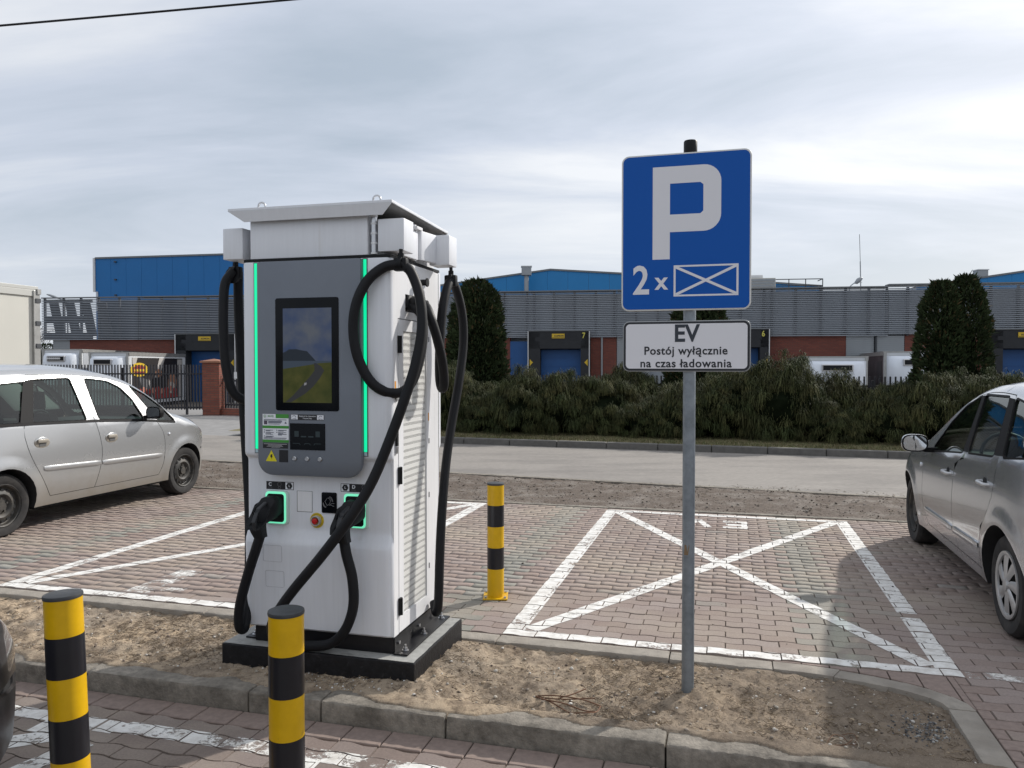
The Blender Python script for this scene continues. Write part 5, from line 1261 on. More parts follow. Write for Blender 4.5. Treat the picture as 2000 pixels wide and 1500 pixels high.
        if xa < x < xb and z > gut(x): nm = 'body_shell'
        elif x < gx('R', max(ST, z)) or (z < ST and x < gx('R', ST)): nm = 'rear_bumper' if (x < -AR * 0.9 and z < rb) else ('tail_light' if inside(c, S['lamp_r']) else 'body_shell')
        elif z < ST and x < gx('F', ST): nm = 'sill'
        elif x < gx('B', z): nm = 'rear_door'
        elif x < gx('F', max(ST, z)): nm = 'front_door'
        else: nm = 'front_bumper' if (x > WB + AR * 0.9 and z < fb) else ('headlight' if inside(c, S['lamp_f']) else 'front_fender')
        parts.setdefault(nm, []).append(f)
    matof = {'tail_light': m_tail, 'headlight': S.get('lampmat', m_ghead)}
    holders = {}
    for sd_ in (1, -1):
        for nm, fs in parts.items():
            ids = sorted({i for f in fs for i in f}); mp_ = {i: k for k, i in enumerate(ids)}
            V_ = [(P2[i].x, sd_ * Y(P2[i].x, P2[i].y), P2[i].y) for i in ids]
            F_ = [[mp_[i] for i in (f if sd_ < 0 else f[::-1])] for f in fs]
            o = mesh_obj(nm, V_, F_, matof.get(nm, pmat), t); me = o.data
            me.polygons.foreach_set('use_smooth', [True] * len(me.polygons))
            me.normals_split_custom_set_from_vertices([nrm(P2[i].x, P2[i].y, sd_) for i in ids])
            holders[(nm, sd_)] = o
    # inner dark shell below the belt
    for sd_ in (1, -1):
        G = []
        for x in [xr1 + 0.05 + (xf1 - xr1 - 0.1) * k / 60 for k in range(61)]:
            zt = min(belt(x) - 0.02, zr(x) - 0.02); zl = sill
            for cx in (0.0, WB):
                if abs(x - cx) < AR + 0.02: zl = max(zl, RAD + 0.01 + math.sqrt(max(0, (AR + 0.02) ** 2 - (x - cx) ** 2)))
            zl = min(zl, zt - 0.01)
            G.append([(x, sd_ * (Y(x, zl + (zt - zl) * j / 6) - 0.016), zl + (zt - zl) * j / 6) for j in range(7)])
        B().grid(G).obj('inner_shell', m_inner, t)
        # wheel arch liners
        for cx in (0.0, WB):
            pts = arch_pts(cx); G = [[(p[0], sd_ * (Y(p[0], p[1]) - 0.004), p[1]) for p in pts], [(p[0], sd_ * (Y(p[0], p[1]) - 0.02), p[1]) for p in pts], [(p[0], sd_ * 0.42, p[1]) for p in pts]]
            B().grid(G).obj('wheel_arch_liner', m_inner, t, smooth=60)
            B().poly([(p[0], sd_ * 0.42, p[1]) for p in pts]).obj('wheel_arch_liner', m_inner, t)
    B().box(-0.5, xf1 - 0.25, -0.42, 0.42, 0.19, 0.28).box(AR + 0.04, WB - AR - 0.04, -0.76, 0.76, 0.2, 0.27).obj('underbody', m_inner, t)
    # glass and trims
    doorof = {'front': 'front_door', 'rear': 'rear_door'}
    for sd_ in (1, -1):
        for k, v in wins.items():
            par = holders.get((doorof.get(k, 'body_shell'), sd_))
            gx_ = []; inn = [Vector(p) for p in v]
            xs0, xs1 = min(p[0] for p in v), max(p[0] for p in v); zs0, zs1 = min(p[1] for p in v), max(p[1] for p in v)
            vv = list(inn); e2 = [(i, (i + 1) % len(inn)) for i in range(len(inn))]
            for i in range(1, 8):
                for j in range(1, 6):
                    p = (xs0 + (xs1 - xs0) * i / 8, zs0 + (zs1 - zs0) * j / 6)
                    if inside(p, v): vv.append(Vector(p))
            rr = delaunay_2d_cdt(vv, e2, [], 1, 1e-5)
            V_ = [(p.x, sd_ * (Y(p.x, p.y) - 0.010), p.y) for p in rr[0]]; F_ = [list(f if sd_ < 0 else f[::-1]) for f in rr[2]]
            o = mesh_obj('window_glass', V_, F_, m_cglass, par); o.data.polygons.foreach_set('use_smooth', [True] * len(o.data.polygons))
            n = len(v); wo = wout[k]
            V_ = [(p[0], sd_ * (Y(*p) - 0.001), p[1]) for p in wo] + [(p[0], sd_ * (Y(*p) + 0.001), p[1]) for p in v] + [(p[0], sd_ * (Y(*p) - 0.012), p[1]) for p in v]
            F_ = [(i, (i + 1) % n, n + (i + 1) % n, n + i) for i in range(n)] + [(n + i, n + (i + 1) % n, 2 * n + (i + 1) % n, 2 * n + i) for i in range(n)]
            mesh_obj('window_trim', V_, F_, m_trim, par)
        if 'beltstrip' in S:
            n = 30; x0_, x1_ = S['beltstrip']; G = []
            for i in range(n + 1):
                x = x0_ + (x1_ - x0_) * i / n; z = interp(S['strip'], x); G.append([(x, sd_ * (Y(x, z + dz) + dy), z + dz) for dz, dy in ((-0.014, 0.001), (-0.012, 0.005), (0.012, 0.005), (0.014, 0.001))])
            B().grid(G).obj('belt_strip', m_trim, t, smooth=40)
        if 'pillar' in S:
            for pl in S['pillar']:
                xs0, xs1 = min(p[0] for p in pl), max(p[0] for p in pl)
                V_ = [(p[0], sd_ * (Y(*p) + 0.002), p[1]) for p in pl]; mesh_obj('black_pillar', V_, [list(range(len(pl)))], m_trim, t)
    # top surfaces
    def strip(nm, x0, x1, crown, mat, n=14, inset=0.0):
        G = []
        for i in range(n + 1):
            x = x0 + (x1 - x0) * i / n; row = []
            yr_ = Y(x, zr(x)) - inset; cr_ = crown(x)
            for j in range(17):
                tt = -1 + 2 * j / 16; row.append((x, yr_ * tt, zr(x) + cr_ * (1 - abs(tt) ** 2.4)))
            G.append(row)
        return B().grid(G).obj(nm, mat, t, smooth=50)
    xw0, xw1 = S['screen']                           # windscreen top, bottom
    xt0, xt1 = S['rearscreen']                       # rear window bottom, top
    strip('roof', xt1, xw0, lambda x: 0.06, pmat, 24)
    strip('windscreen', xw0, xw1, lambda x: 0.06 + 0.03 * (x - xw0) / (xw1 - xw0), m_cglass)
    strip('bonnet', xw1, xf1 - 0.002, lambda x: 0.09 * max(0, (xf1 - x) / (xf1 - xw1)) ** 0.5, pmat, 24)
    strip('rear_window', xt0, xt1, lambda x: 0.05, m_cglass)
    strip('tailgate', xr1 + 0.002, xt0, lambda x: 0.05 * max(0, (x - xr1) / (xt0 - xr1)) ** 0.5, pmat)
    # cabin
    cb = B()
    H0 = S['belt'][0][1]
    B().box(xw0 + 0.12, xw1 + 0.05, -0.66, 0.66, 0.55, S['dash']).obj('dashboard', m_dash, t, bevel=0.06, smooth=40)
    for sy in (-0.36, 0.36):
        s_ = B().box(0.92, 1.42, sy - 0.24, sy + 0.24, 0.38, 0.60); s_.prism([(0.92, 0.5), (1.06, 0.5), (0.86, 1.12), (0.74, 1.12)], 1, sy - 0.23, sy + 0.23)
        so_ = s_.obj('seat', m_seat, t, bevel=0.05, smooth=40)
        B().prism([(0.72, 1.16), (0.82, 1.16), (0.80, 1.35), (0.72, 1.35)], 1, sy - 0.13, sy + 0.13).obj('headrest', m_seat, so_, bevel=0.03, smooth=40)
    s_ = B().box(-0.02, 0.45, -0.62, 0.62, 0.38, 0.62); s_.prism([(-0.05, 0.5), (0.1, 0.5), (-0.08, 1.08), (-0.2, 1.08)], 1, -0.62, 0.62)
    so_ = s_.obj('rear_seat', m_seat, t, bevel=0.05, smooth=40)
    for sy in (-0.36, 0.36): B().box(-0.22, -0.12, sy - 0.12, sy + 0.12, 1.10, 1.27).obj('headrest', m_seat, so_, bevel=0.03, smooth=40)
    B().tube([(1.52 + 0.06 * math.sin(R(30 * k)), 0.36 + 0.18 * math.cos(R(30 * k)), 0.92 + 0.17 * math.sin(R(30 * k))) for k in range(12)], 0.014, 6, 2, closed=True).obj('steering_wheel', m_dash, t, smooth=60)
    # wheels
    for cx in (0.0, WB):
        for sd_ in (1, -1): make_wheel(t, cx, sd_ * (W - 0.045), sd_, RAD, S['wheel'][0 if cx == 0 else 1])
    # handles, mouldings, mirrors, repeaters
    for sd_ in (1, -1):
        for k, (hx, hz) in (('rear_door', S['handles'][0]), ('front_door', S['handles'][1])):
            y = Y(hx, hz); par = holders[(k, sd_)]
            if S['handle'] == 'oval':
                o = B().lathe([(1.0, -0.003), (0.97, 0.003), (0.88, 0.005), (0.0, 0.004)], 24, axis=1).obj('handle_surround', pmat, par, smooth=40)
                o.scale = (0.095, 1.0, 0.058); o.location = (hx, sd_ * y, hz)
                if sd_ < 0: o.scale.y = -1
                o = B().box(-0.062, 0.062, 0.004, 0.024, 0.004, 0.040).obj('handle', pmat, par, bevel=0.009, smooth=40); o.location = (hx, sd_ * y, hz - 0.004); o.scale.y = sd_
                o = B().box(-0.040, 0.044, 0.006, 0.009, -0.030, 0.002).obj('handle_recess', pm('handle_shade', (0.10, 0.10, 0.10), 0.6), par, bevel=0.002); o.location = (hx, sd_ * y, hz - 0.004); o.scale.y = sd_
            else:
                o = B().tube([(-0.085, 0.0, 0.0), (-0.07, 0.028, 0.0), (0.0, 0.036, 0.002), (0.07, 0.028, 0.002), (0.085, 0.0, 0.002)], 0.0125, 8, 4).obj('handle', m_hub, par, smooth=50); o.location = (hx, sd_ * (y - 0.004), hz); o.scale.y = sd_
                o = B().lathe([(1.0, 0.001), (0.0, 0.0015)], 20, axis=1).obj('handle_recess', m_inner, par); o.location = (hx, sd_ * y, hz + 0.012); o.scale = (0.035, 1.0, 0.028)
        for k, pts in S['mould'].items():
            G = []
            (xa_, za_), (xb_, zb_) = pts; n = 16
            for i in range(n + 1):
                x = xa_ + (xb_ - xa_) * i / n; z = za_ + (zb_ - za_) * i / n; hh = 0.024; e_ = 0.35 if i in (0, n) else 1
                G.append([(x, sd_ * (Y(x, z + dz) + dy * e_), z + dz * (0.7 if e_ < 1 else 1)) for dz, dy in ((-hh, -0.002), (-hh, 0.010), (-hh * 0.5, 0.015), (hh * 0.5, 0.015), (hh, 0.010), (hh, -0.002))])
            B().grid(G).obj('door_moulding', pmat, holders[(k, sd_)], smooth=40)
        mx_, mz_ = S['mirror']; y = Y(mx_, mz_ - 0.05)
        G = []
        for (dx, sx_) in ((-0.045, 1.0), (-0.03, 1.03), (0.0, 1.0), (0.04, 0.85), (0.065, 0.55), (0.075, 0.2)):
            G.append([(mx_ + dx, sd_ * (y + 0.15 + 0.098 * sx_ * math.copysign(abs(math.cos(R(20 * q))) ** 0.65, math.cos(R(20 * q)))), mz_ + 0.071 * sx_ * math.copysign(abs(math.sin(R(20 * q))) ** 0.7, math.sin(R(20 * q)))) for q in range(19)])
        mi = B().grid(G).obj('door_mirror', pmat if S['mirror_paint'] else m_trim, holders[('front_door', sd_)], smooth=50)
        ring = G[0]; B().poly([(p[0] + 0.004, p[1] * 1.0, p[2]) for p in ring[:-1]]).obj('mirror_housing', m_trim, mi)
        gl = [(p[0] - 0.0, sd_ * (y + 0.15) + (p[1] - sd_ * (y + 0.15)) * 0.88, mz_ + (p[2] - mz_) * 0.86) for p in ring[:-1]]
        B().poly(gl).obj('mirror_glass', pm('mirror_silver', (0.75, 0.77, 0.8), 0.03, metal=1.0), mi)
        B().box(mx_ - 0.02, mx_ + 0.04, min(sd_ * (y - 0.03), sd_ * (y + 0.08)), max(sd_ * (y - 0.03), sd_ * (y + 0.08)), mz_ - 0.075, mz_ - 0.035).obj('mirror_arm', m_trim, mi, bevel=0.008)
        rx, rz = S['rep']; o = B().lathe([(1.0, 0.0), (0.9, 0.007), (0.0, 0.010)], 16, axis=1).obj('side_repeater', m_ghead, holders[('front_fender', sd_)], smooth=40); o.location = (rx, sd_ * Y(rx, rz), rz); o.scale = (0.026, sd_, 0.020)
    return t

LF = roundpoly([(3.02, 0.60), (3.33, 0.585), (3.30, 0.66), (3.12, 0.765), (3.03, 0.74)], 0.03)
LR = roundpoly([(-0.60, 0.72), (-0.47, 0.72), (-0.42, 0.85), (-0.50, 1.12), (-0.57, 1.04)], 0.02)
S_mpv = dict(lamp_f=LF, lamp_r=LR, W=0.845, xf0=2.45, xf1=3.42, xr0=0.25, xr1=-0.62, pf=2.7, qf=2.1, pr=4.0, qr=2.6, wb=2.6, arch=0.338, rad=0.298, sill=0.225, frontlow=0.24, silltop=0.315, tum=0.36, gut=0.055,
    rail=[(-0.621, 0.60), (-0.60, 0.95), (-0.50, 1.25), (-0.36, 1.45), (-0.15, 1.545), (0.3, 1.575), (0.8, 1.58), (1.2, 1.56), (1.55, 1.515), (1.85, 1.42), (2.15, 1.25), (2.42, 1.04), (2.60, 0.985), (2.85, 0.915), (3.08, 0.82), (3.25, 0.72), (3.36, 0.60), (3.421, 0.44)],
    belt=[(-0.6, 1.06), (0.0, 1.05), (1.03, 1.015), (1.84, 0.975), (2.43, 0.92), (2.8, 0.84), (3.42, 0.62)],
    windows={'rear': [(0.33, 1.065), (1.02, 1.045), (0.955, 1.48), (0.485, 1.47)], 'front': [(1.20, 1.04), (1.86, 1.0), (1.86, 1.04), (1.77, 1.23), (1.64, 1.365), (1.47, 1.44), (1.16, 1.475)],
             'quarter': [(2.10, 0.975), (2.40, 0.945), (2.22, 1.125), (2.02, 1.27), (1.80, 1.385), (1.99, 1.14)], 'rear_quarter': [(-0.36, 1.08), (0.20, 1.065), (0.38, 1.45), (0.10, 1.43), (-0.20, 1.34)]},
    gaps={'R': [(0.425, 1.522), (0.33, 1.30), (0.245, 1.06), (0.225, 0.93), (0.28, 0.73), (0.39, 0.53), (0.51, 0.315)], 'B': [(1.05, 1.512), (1.10, 1.27), (1.13, 1.03), (1.17, 0.87), (1.19, 0.71), (1.17, 0.57), (1.09, 0.315)], 'F': [(2.08, 0.955), (2.09, 0.94), (2.17, 0.82), (2.19, 0.67), (2.16, 0.45), (2.09, 0.315)]},
    gut_front=2.30, bump_f=0.56, bump_r=0.62, screen=(1.62, 2.50), rearscreen=(-0.55, -0.30), dash=0.98, wheel=('steel', 'steel'), handles=[(0.415, 0.855), (1.335, 0.825)], handle='oval',
    mould={'rear_door': [(0.42, 0.60), (1.165, 0.572)], 'front_door': [(1.185, 0.570), (2.13, 0.548)]}, mirror=(1.90, 1.07), mirror_paint=False, rep=(2.27, 0.79), beltstrip=(-0.38, 2.40), strip=[(-0.38, 1.062), (0.2, 1.048), (0.33, 1.047), (1.02, 1.026), (1.2, 1.021), (1.86, 0.981), (2.1, 0.957), (2.40, 0.927)],
    pillar=[[(0.195, 1.052), (0.345, 1.052), (0.502, 1.482), (0.375, 1.468)]])
p_silver = paint('silver_paint_dusty', (0.46, 0.465, 0.47), 0.26, 0.62, (0.27, 0.235, 0.18), 0.50)
h = R(14.5); ctr = Vector((-4.778, 7.334, 0)) + Vector((-math.cos(h), math.sin(h), 0)) * 0.80
make_car('silver_mpv', 'dusty silver people carrier with black steel wheels parked on the left', ctr, 14.5, S_mpv, p_silver, -1)

S_hatch = dict(lamp_f=LF, lamp_r=roundpoly([(-0.675, 0.80), (-0.52, 0.80), (-0.47, 0.95), (-0.545, 1.14), (-0.63, 1.0)], 0.02), W=0.845, xf0=2.5, xf1=3.38, xr0=0.1, xr1=-0.70, pf=2.6, qf=2.0, pr=3.4, qr=2.4, wb=2.6, arch=0.342, rad=0.302, sill=0.225, frontlow=0.24, silltop=0.30, tum=0.36, gut=0.05,
    rail=[(-0.701, 0.55), (-0.66, 0.95), (-0.55, 1.20), (-0.38, 1.36), (-0.10, 1.445), (0.3, 1.475), (0.7, 1.485), (1.0, 1.465), (1.3, 1.405), (1.6, 1.28), (1.9, 1.12), (2.2, 0.985), (2.45, 0.945), (2.8, 0.88), (3.1, 0.78), (3.27, 0.67), (3.35, 0.56), (3.381, 0.42)],
    belt=[(-0.7, 1.08), (0.16, 1.02), (0.99, 0.975), (1.97, 0.885), (2.4, 0.84), (3.38, 0.58)],
    windows={'rear': [(0.30, 1.045), (0.84, 1.01), (0.985, 1.405), (0.46, 1.41)], 'front': [(0.965, 1.0), (1.80, 0.925), (1.80, 0.965), (1.60, 1.16), (1.36, 1.305), (1.06, 1.40)], 'rear_quarter': [(-0.30, 1.10), (0.12, 1.055), (0.33, 1.405), (0.05, 1.375), (-0.22, 1.27)]},
    gaps={'R': [(0.36, 1.428), (0.26, 1.22), (0.17, 1.03), (0.19, 0.95), (0.20, 0.80), (0.31, 0.64), (0.385, 0.55), (0.40, 0.30)], 'B': [(1.0, 1.41), (0.93, 1.2), (0.90, 1.0), (1.0, 0.94), (1.08, 0.88), (1.10, 0.75), (1.08, 0.51), (0.98, 0.30)], 'F': [(2.0, 0.905), (2.01, 0.88), (2.04, 0.68), (2.02, 0.46), (1.90, 0.30)]},
    gut_front=1.9, bump_f=0.55, bump_r=0.66, screen=(1.25, 2.25), rearscreen=(-0.62, -0.38), dash=0.90, wheel=('hubcap', 'steel'), handles=[(0.36, 0.86), (1.25, 0.815)], handle='bar',
    mould={'rear_door': [(0.44, 0.44), (1.065, 0.425)], 'front_door': [(1.085, 0.425), (1.96, 0.415)]}, mirror=(1.78, 0.985), mirror_paint=True, rep=(2.12, 0.77),
    pillar=[[(0.855, 1.01), (0.955, 1.005), (1.05, 1.40), (0.995, 1.405)], [(0.135, 1.06), (0.285, 1.05), (0.445, 1.408), (0.345, 1.405)]])
p_grey = paint('silver_grey_paint', (0.50, 0.515, 0.54), 0.22, 0.7, (0.20, 0.185, 0.165), 0.22)
h = R(16.0); ctr = Vector((2.966, 4.666, 0)) + Vector((math.cos(h), -math.sin(h), 0)) * 0.80
make_car('silver_hatchback', 'silver grey hatchback with silver hub cap cut off by the right edge of the picture', ctr, 16.0, S_hatch, p_grey, 1)
S_dark = dict(S_hatch); S_dark['wheel'] = ('hubcap', 'hubcap'); S_dark['lampmat'] = pm('dark_lamp_lens', (0.03, 0.032, 0.035), 0.12, coat=1.0); S_dark['sill'] = 0.29; S_dark['silltop'] = 0.36
p_dark = paint('black_paint', (0.006, 0.006, 0.008), 0.3, 0.0, coat=0.15)
h = R(15.5); nose = Vector((-2.43, 3.35, -0.10)); d = Vector((math.sin(h), math.cos(h), 0))
make_car('black_car', 'black car of which only the bumper corner shows at the lower left edge', nose - d * 3.38, 15.5, S_dark, p_dark, -1)
# ================================================================== WAREHOUSE BEHIND THE FENCE
FA = R(8.2)
def brick_mat(name, c1, c2, mortar, sx=1.0):
    if name in MATS: return MATS[name]
    m = bpy.data.materials.new(name); m.use_nodes = True
    N, L = m.node_tree.nodes, m.node_tree.links; b = N['Principled BSDF']; b.inputs['Roughness'].default_value = 0.9
    t = N.new('ShaderNodeTexCoord'); s = N.new('ShaderNodeSeparateXYZ'); c = N.new('ShaderNodeCombineXYZ'); L.new(t.outputs['Object'], s.inputs[0])
    a = N.new('ShaderNodeMath'); a.operation = 'ADD'; L.new(s.outputs[0], a.inputs[0]); L.new(s.outputs[1], a.inputs[1])
    L.new(a.outputs[0], c.inputs[0]); L.new(s.outputs[2], c.inputs[1])
    br = N.new('ShaderNodeTexBrick'); L.new(c.outputs[0], br.inputs['Vector'])
    br.inputs['Scale'].default_value = 1.0; br.inputs['Brick Width'].default_value = 0.26; br.inputs['Row Height'].default_value = 0.078; br.inputs['Mortar Size'].default_value = 0.009; br.inputs['Bias'].default_value = 0.0
    br.inputs['Color1'].default_value = (*c1, 1); br.inputs['Color2'].default_value = (*c2, 1); br.inputs['Mortar'].default_value = (*mortar, 1)
    L.new(br.outputs[0], b.inputs['Base Color'])
    bp = N.new('ShaderNodeBump'); bp.inputs['Strength'].default_value = 0.5; bp.inputs['Distance'].default_value = 0.01; bp.invert = True; L.new(br.outputs['Fac'], bp.inputs['Height']); L.new(bp.outputs[0], b.inputs['Normal'])
    MATS[name] = m
    return m
m_brick = brick_mat('red_brick', (0.20, 0.058, 0.040), (0.15, 0.045, 0.034), (0.10, 0.055, 0.045))
m_pbrick = brick_mat('pillar_brick', (0.24, 0.075, 0.048), (0.17, 0.052, 0.038), (0.11, 0.07, 0.055))
m_slat = pm('slat_grey', (0.225, 0.245, 0.275), 0.5, metal=0.3, var=0.16, vscale=0.8)
m_panelg = pm('grey_wall_panel', (0.33, 0.365, 0.41), 0.6, var=0.15, vscale=0.7)
m_shut = pm('grey_shutter', (0.30, 0.32, 0.34), 0.5, metal=0.3, var=0.06, vscale=2)
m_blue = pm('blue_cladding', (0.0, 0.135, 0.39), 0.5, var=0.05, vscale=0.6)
m_blue2 = pm('blue_cladding_pale', (0.006, 0.19, 0.47), 0.5, var=0.05, vscale=0.6)  # paler blue for the gabled halls
m_bdoor = pm('blue_door', (0.006, 0.075, 0.25), 0.5, var=0.06, vscale=3)
m_canvas = pm('dock_canvas', (0.020, 0.022, 0.026), 0.75, var=0.2, vscale=3)
m_post = pm('dark_post', (0.045, 0.05, 0.058), 0.6)
m_wtrim = pm('white_trim', (0.62, 0.63, 0.64), 0.5); m_ysign = pm('yellow_plate', (0.60, 0.40, 0.02), 0.5); m_wroof = pm('roof_edge_grey', (0.16, 0.17, 0.18), 0.6)
wh_ = thing('warehouse', 'long low warehouse with grey slatted parapet, brick walls and loading docks', 'building', (0, 41.6, 0), -FA)
def wp(name, b, mat, parent=None, **k): return b.obj(name, mat, parent or wh_, **k)
ZB, ZT = 3.12, 5.52
# walls
for (a, e) in ((-25.8, -19.25), (-15.2, -0.1), (4.15, 5.5), (13.1, 16.86), (19.64, 23.2), (26.6, 34.0)): wp('brick_wall', B().box(a, e, 0.0, 0.4, -1.3, ZB + 0.05), m_brick)
wp('back_wall', B().box(-24.3, 34, 0.7, 8.0, -1.3, 5.3), m_panelg)
wp('roof', B().box(-24.3, 34, 0.45, 12.0, 5.3, 5.42), m_wroof)
wp('wall_panel', B().box(-15.0, 34, 0.05, 0.15, ZB + 0.06, 5.40), m_panelg)
wp('wall_panel', B().box(-24.3, -15.0, 0.42, 0.52, ZB + 0.06, 5.40), pm('dark_blue_panel', (0.05, 0.07, 0.10), 0.6))
for (a, e) in ((-26.9, -25.82), (5.52, 7.2), (16.88, 18.20), (18.34, 19.62)):
    s_ = wp('metal_shutter', B().box(a, e, 0.05, 0.3, -1.3, ZB), m_shut)
    rb_ = B().box(a, e, 0.02, 0.055, 0.0, 0.055).obj('shutter_rib', m_shut, s_); rb_.location.z = ZB - 0.06
    for k in range(1, 28):
        o = bpy.data.objects.new('shutter_rib', rb_.data); o.location.z = ZB - 0.06 - 0.1 * k; place(o, s_)
wp('downpipe', B().cyl((4.74, -0.06, -1.2), (4.74, -0.06, ZB), 0.05, 8), m_shut); wp('downpipe', B().cyl((18.27, -0.06, -1.2), (18.27, -0.06, ZB), 0.05, 8), m_post)
wp('blue_door', B().box(-2.2, 0.86, 0.02, 0.3, -1.3, 2.92), m_bdoor)
# slats in sections, each slat its own piece
nS = 25; pitch = (ZT - ZB - 0.02) / nS
for (a, e) in ((-27.45, -21.4), (-21.38, -15.3), (-15.28, -9.1), (-9.08, -0.4), (-0.38, 5.5), (5.52, 11.75), (11.77, 18.80), (18.82, 25.1), (25.12, 33.0)):
    dz = 0.10 if a > 18.8 else 0.0
    p = B().add([(a, -0.16, 0.0), (e, -0.16, 0.0), (e, -0.13, 0.047), (a, -0.13, 0.047), (a, -0.135, -0.004), (e, -0.135, -0.004), (e, -0.118, 0.043), (a, -0.118, 0.043)], [(0, 1, 2, 3), (3, 2, 6, 7), (4, 7, 6, 5), (0, 4, 5, 1), (1, 5, 6, 2), (0, 3, 7, 4)])
    s0 = wp('slat', p, m_slat); s0.location.z = ZB + dz
    for k in range(1, nS):
        o = bpy.data.objects.new('slat', s0.data); o.location.z = ZB + pitch * k + dz; place(o, wh_)
    wp('coping', B().box(a, e, -0.19, 0.0 if a < -21.38 else 0.45, ZT - 0.01 + dz, ZT + 0.05 + dz), m_wroof)
for s_ in (-27.3, -26.1, -25.0, -23.9, -22.6, -21.4, -20.0, -18.6, -17.2, -16.4, -15.5, -13.9, -12, -10, -8, -6, -4, -2, -0.38, 0.82, 1.19, 2.24, 3.32, 4.42, 5.38, 6.5, 7.6, 8.7, 9.8, 10.9, 11.72, 12.89, 13.27, 14.42, 15.62, 16.81, 17.91, 18.76, 19.73, 20.9, 22.1, 23.12, 23.54, 24.77, 26, 27.2):
    wp('post', B().box(s_ - 0.055, s_ + 0.055, -0.105, 0.0, ZB, ZT - 0.02), m_post)
for k in range(4):
    a = -26.6 + 1.0 * k
    wp('brace', B().add([(a, -0.09, ZB + 0.2), (a + 0.60, -0.09, ZB + 0.2), (a + 0.18, -0.09, ZT - 0.25), (a - 0.42, -0.09, ZT - 0.25), (a, -0.06, ZB + 0.2), (a + 0.60, -0.06, ZB + 0.2), (a + 0.18, -0.06, ZT - 0.25), (a - 0.42, -0.06, ZT - 0.25)], [(0, 1, 2, 3), (7, 6, 5, 4), (0, 4, 5, 1), (1, 5, 6, 2), (2, 6, 7, 3), (3, 7, 4, 0)]), m_post)
wp('brace_rail', B().box(-27.3, -24.3, -0.1, -0.02, 4.12, 4.50).box(-27.4, -24.3, -0.1, -0.02, ZB, ZB + 0.42).box(-27.3, -24.3, -0.1, -0.02, 5.28, 5.40), m_post)
# loading docks
def dock(a, e, num, zt=3.42, sign=True, side_arrow=True):
    w = e - a
    d = wp('dock_shelter', B().box(a, a + 0.60, -0.6, 0.1, -1.3, zt - 0.05).box(e - 0.42, e, -0.6, 0.1, -1.3, zt - 0.05).box(a, e, -0.6, 0.1, zt - 0.9, zt), m_canvas)
    B().add([(a + 0.35, -0.58, zt - 0.9), (e - 0.35, -0.58, zt - 0.9), (e - 0.55, -0.2, zt - 0.95), (a + 0.55, -0.2, zt - 0.95), (a + 0.35, -0.61, zt - 0.3), (e - 0.35, -0.61, zt - 0.3)], [(0, 1, 5, 4), (0, 3, 2, 1)]).obj('canvas_flap', m_canvas, d)
    B().box(a - 0.03, e + 0.03, -0.64, 0.0, zt + 0.002, zt + 0.045).obj('canopy_edge', m_wroof, d)
    B().box(a - 0.045, a - 0.002, -0.64, -0.55, -1.0, zt).box(e + 0.002, e + 0.045, -0.64, -0.55, -1.0, zt).obj('edge_trim', m_wtrim, d)
    dd = B().box(a + 0.60, e - 0.42, 0.02, 0.12, -1.2, zt - 0.9).obj('dock_door', m_bdoor, d)
    for k in range(8): B().box(a + 0.60, e - 0.42, 0.0, 0.019, -1.1 + 0.45 * k, -0.69 + 0.45 * k - 0.012).obj('door_panel', m_bdoor, dd) if -0.69 + 0.45 * k < zt - 0.85 else None
    if side_arrow:
        for x, s_ in ((a + 0.06, 1), (e - 0.06, -1)): B().poly([(x, -0.615, 1.62), (x + 0.17 * s_, -0.615, 1.8), (x, -0.615, 1.98)]).obj('arrow_mark', m_ysign, d)
    if sign:
        sgn = B().box(a + w * 0.39, a + w * 0.60, -0.635, -0.612, zt - 0.37, zt - 0.13).obj('dock_sign', m_ysign, d)
        text('KOPRON', 0.115, (a + w * 0.51, -0.638, zt - 0.25), m_sblk, sgn, bold=0.004, sx=1.05, extrude=0.0)
        B().box(a + w * 0.395, a + w * 0.595, -0.639, -0.636, zt - 0.345, zt - 0.325).obj('sign_line', m_sblk, sgn)
    if num: text(num, 0.40, (e - 0.27, -0.62, zt - 0.24), pm('yellow_number', (0.60, 0.55, 0.10), 0.6), d, bold=0.008, sx=0.8, extrude=0.0)
    return d
dock(-18.85, -15.35, None, 3.38); dock(0.96, 4.09, '7'); dock(9.85, 13.04, '6', 3.46); dock(23.28, 26.5, None, 3.36)
# rooftop things
def roof_vent(label, s_, y, z, sc=1.0):
    t = thing('roof_vent', label, 'roof vent', (s_, y, z), group='small metal roof vents')
    B().cyl((0, 0, -0.9), (0, 0, 0.25), 0.22 * sc, 12).obj('stack', m_shut, t, smooth=40)
    B().box(-0.45 * sc, 0.45 * sc, -0.45 * sc, 0.45 * sc, 0.26, 0.85).obj('cowl', m_shut, t, bevel=0.04)
    B().box(-0.5 * sc, 0.5 * sc, -0.5 * sc, 0.5 * sc, 0.852, 0.91).obj('cowl_lid', m_wtrim, t)
roof_vent('metal roof vent on the blue gable roof left of the parking sign', 1.0, 54.5, 7.62, 0.75)
roof_vent('metal roof vent beside the right thuja, above the blue gable roof', 31.6, 53, 7.2, 0.75)
t = thing('roof_unit', 'pale rooftop ventilation unit right of the blue parking sign', 'roof unit', (15.0, 47.5, 5.42), -FA)
B().box(-1.1, 0.75, -0.9, 0.9, 0.0, 1.42).obj('casing', pm('unit_beige', (0.48, 0.47, 0.43), 0.6), t, bevel=0.03)
B().box(-0.9, 0.1, -0.5, 0.5, 1.422, 1.66).obj('hood', m_wtrim, t, bevel=0.08)
for k in range(8): B().box(-1.05, 0.70, -0.93, -0.902, 0.08 + 0.165 * k, 0.2 + 0.165 * k).obj('louvre', m_shut, t)
t = thing('roof_railing', 'thin dark roof railing right of the rooftop unit', 'railing', (15.9, 48, 5.42), -FA)
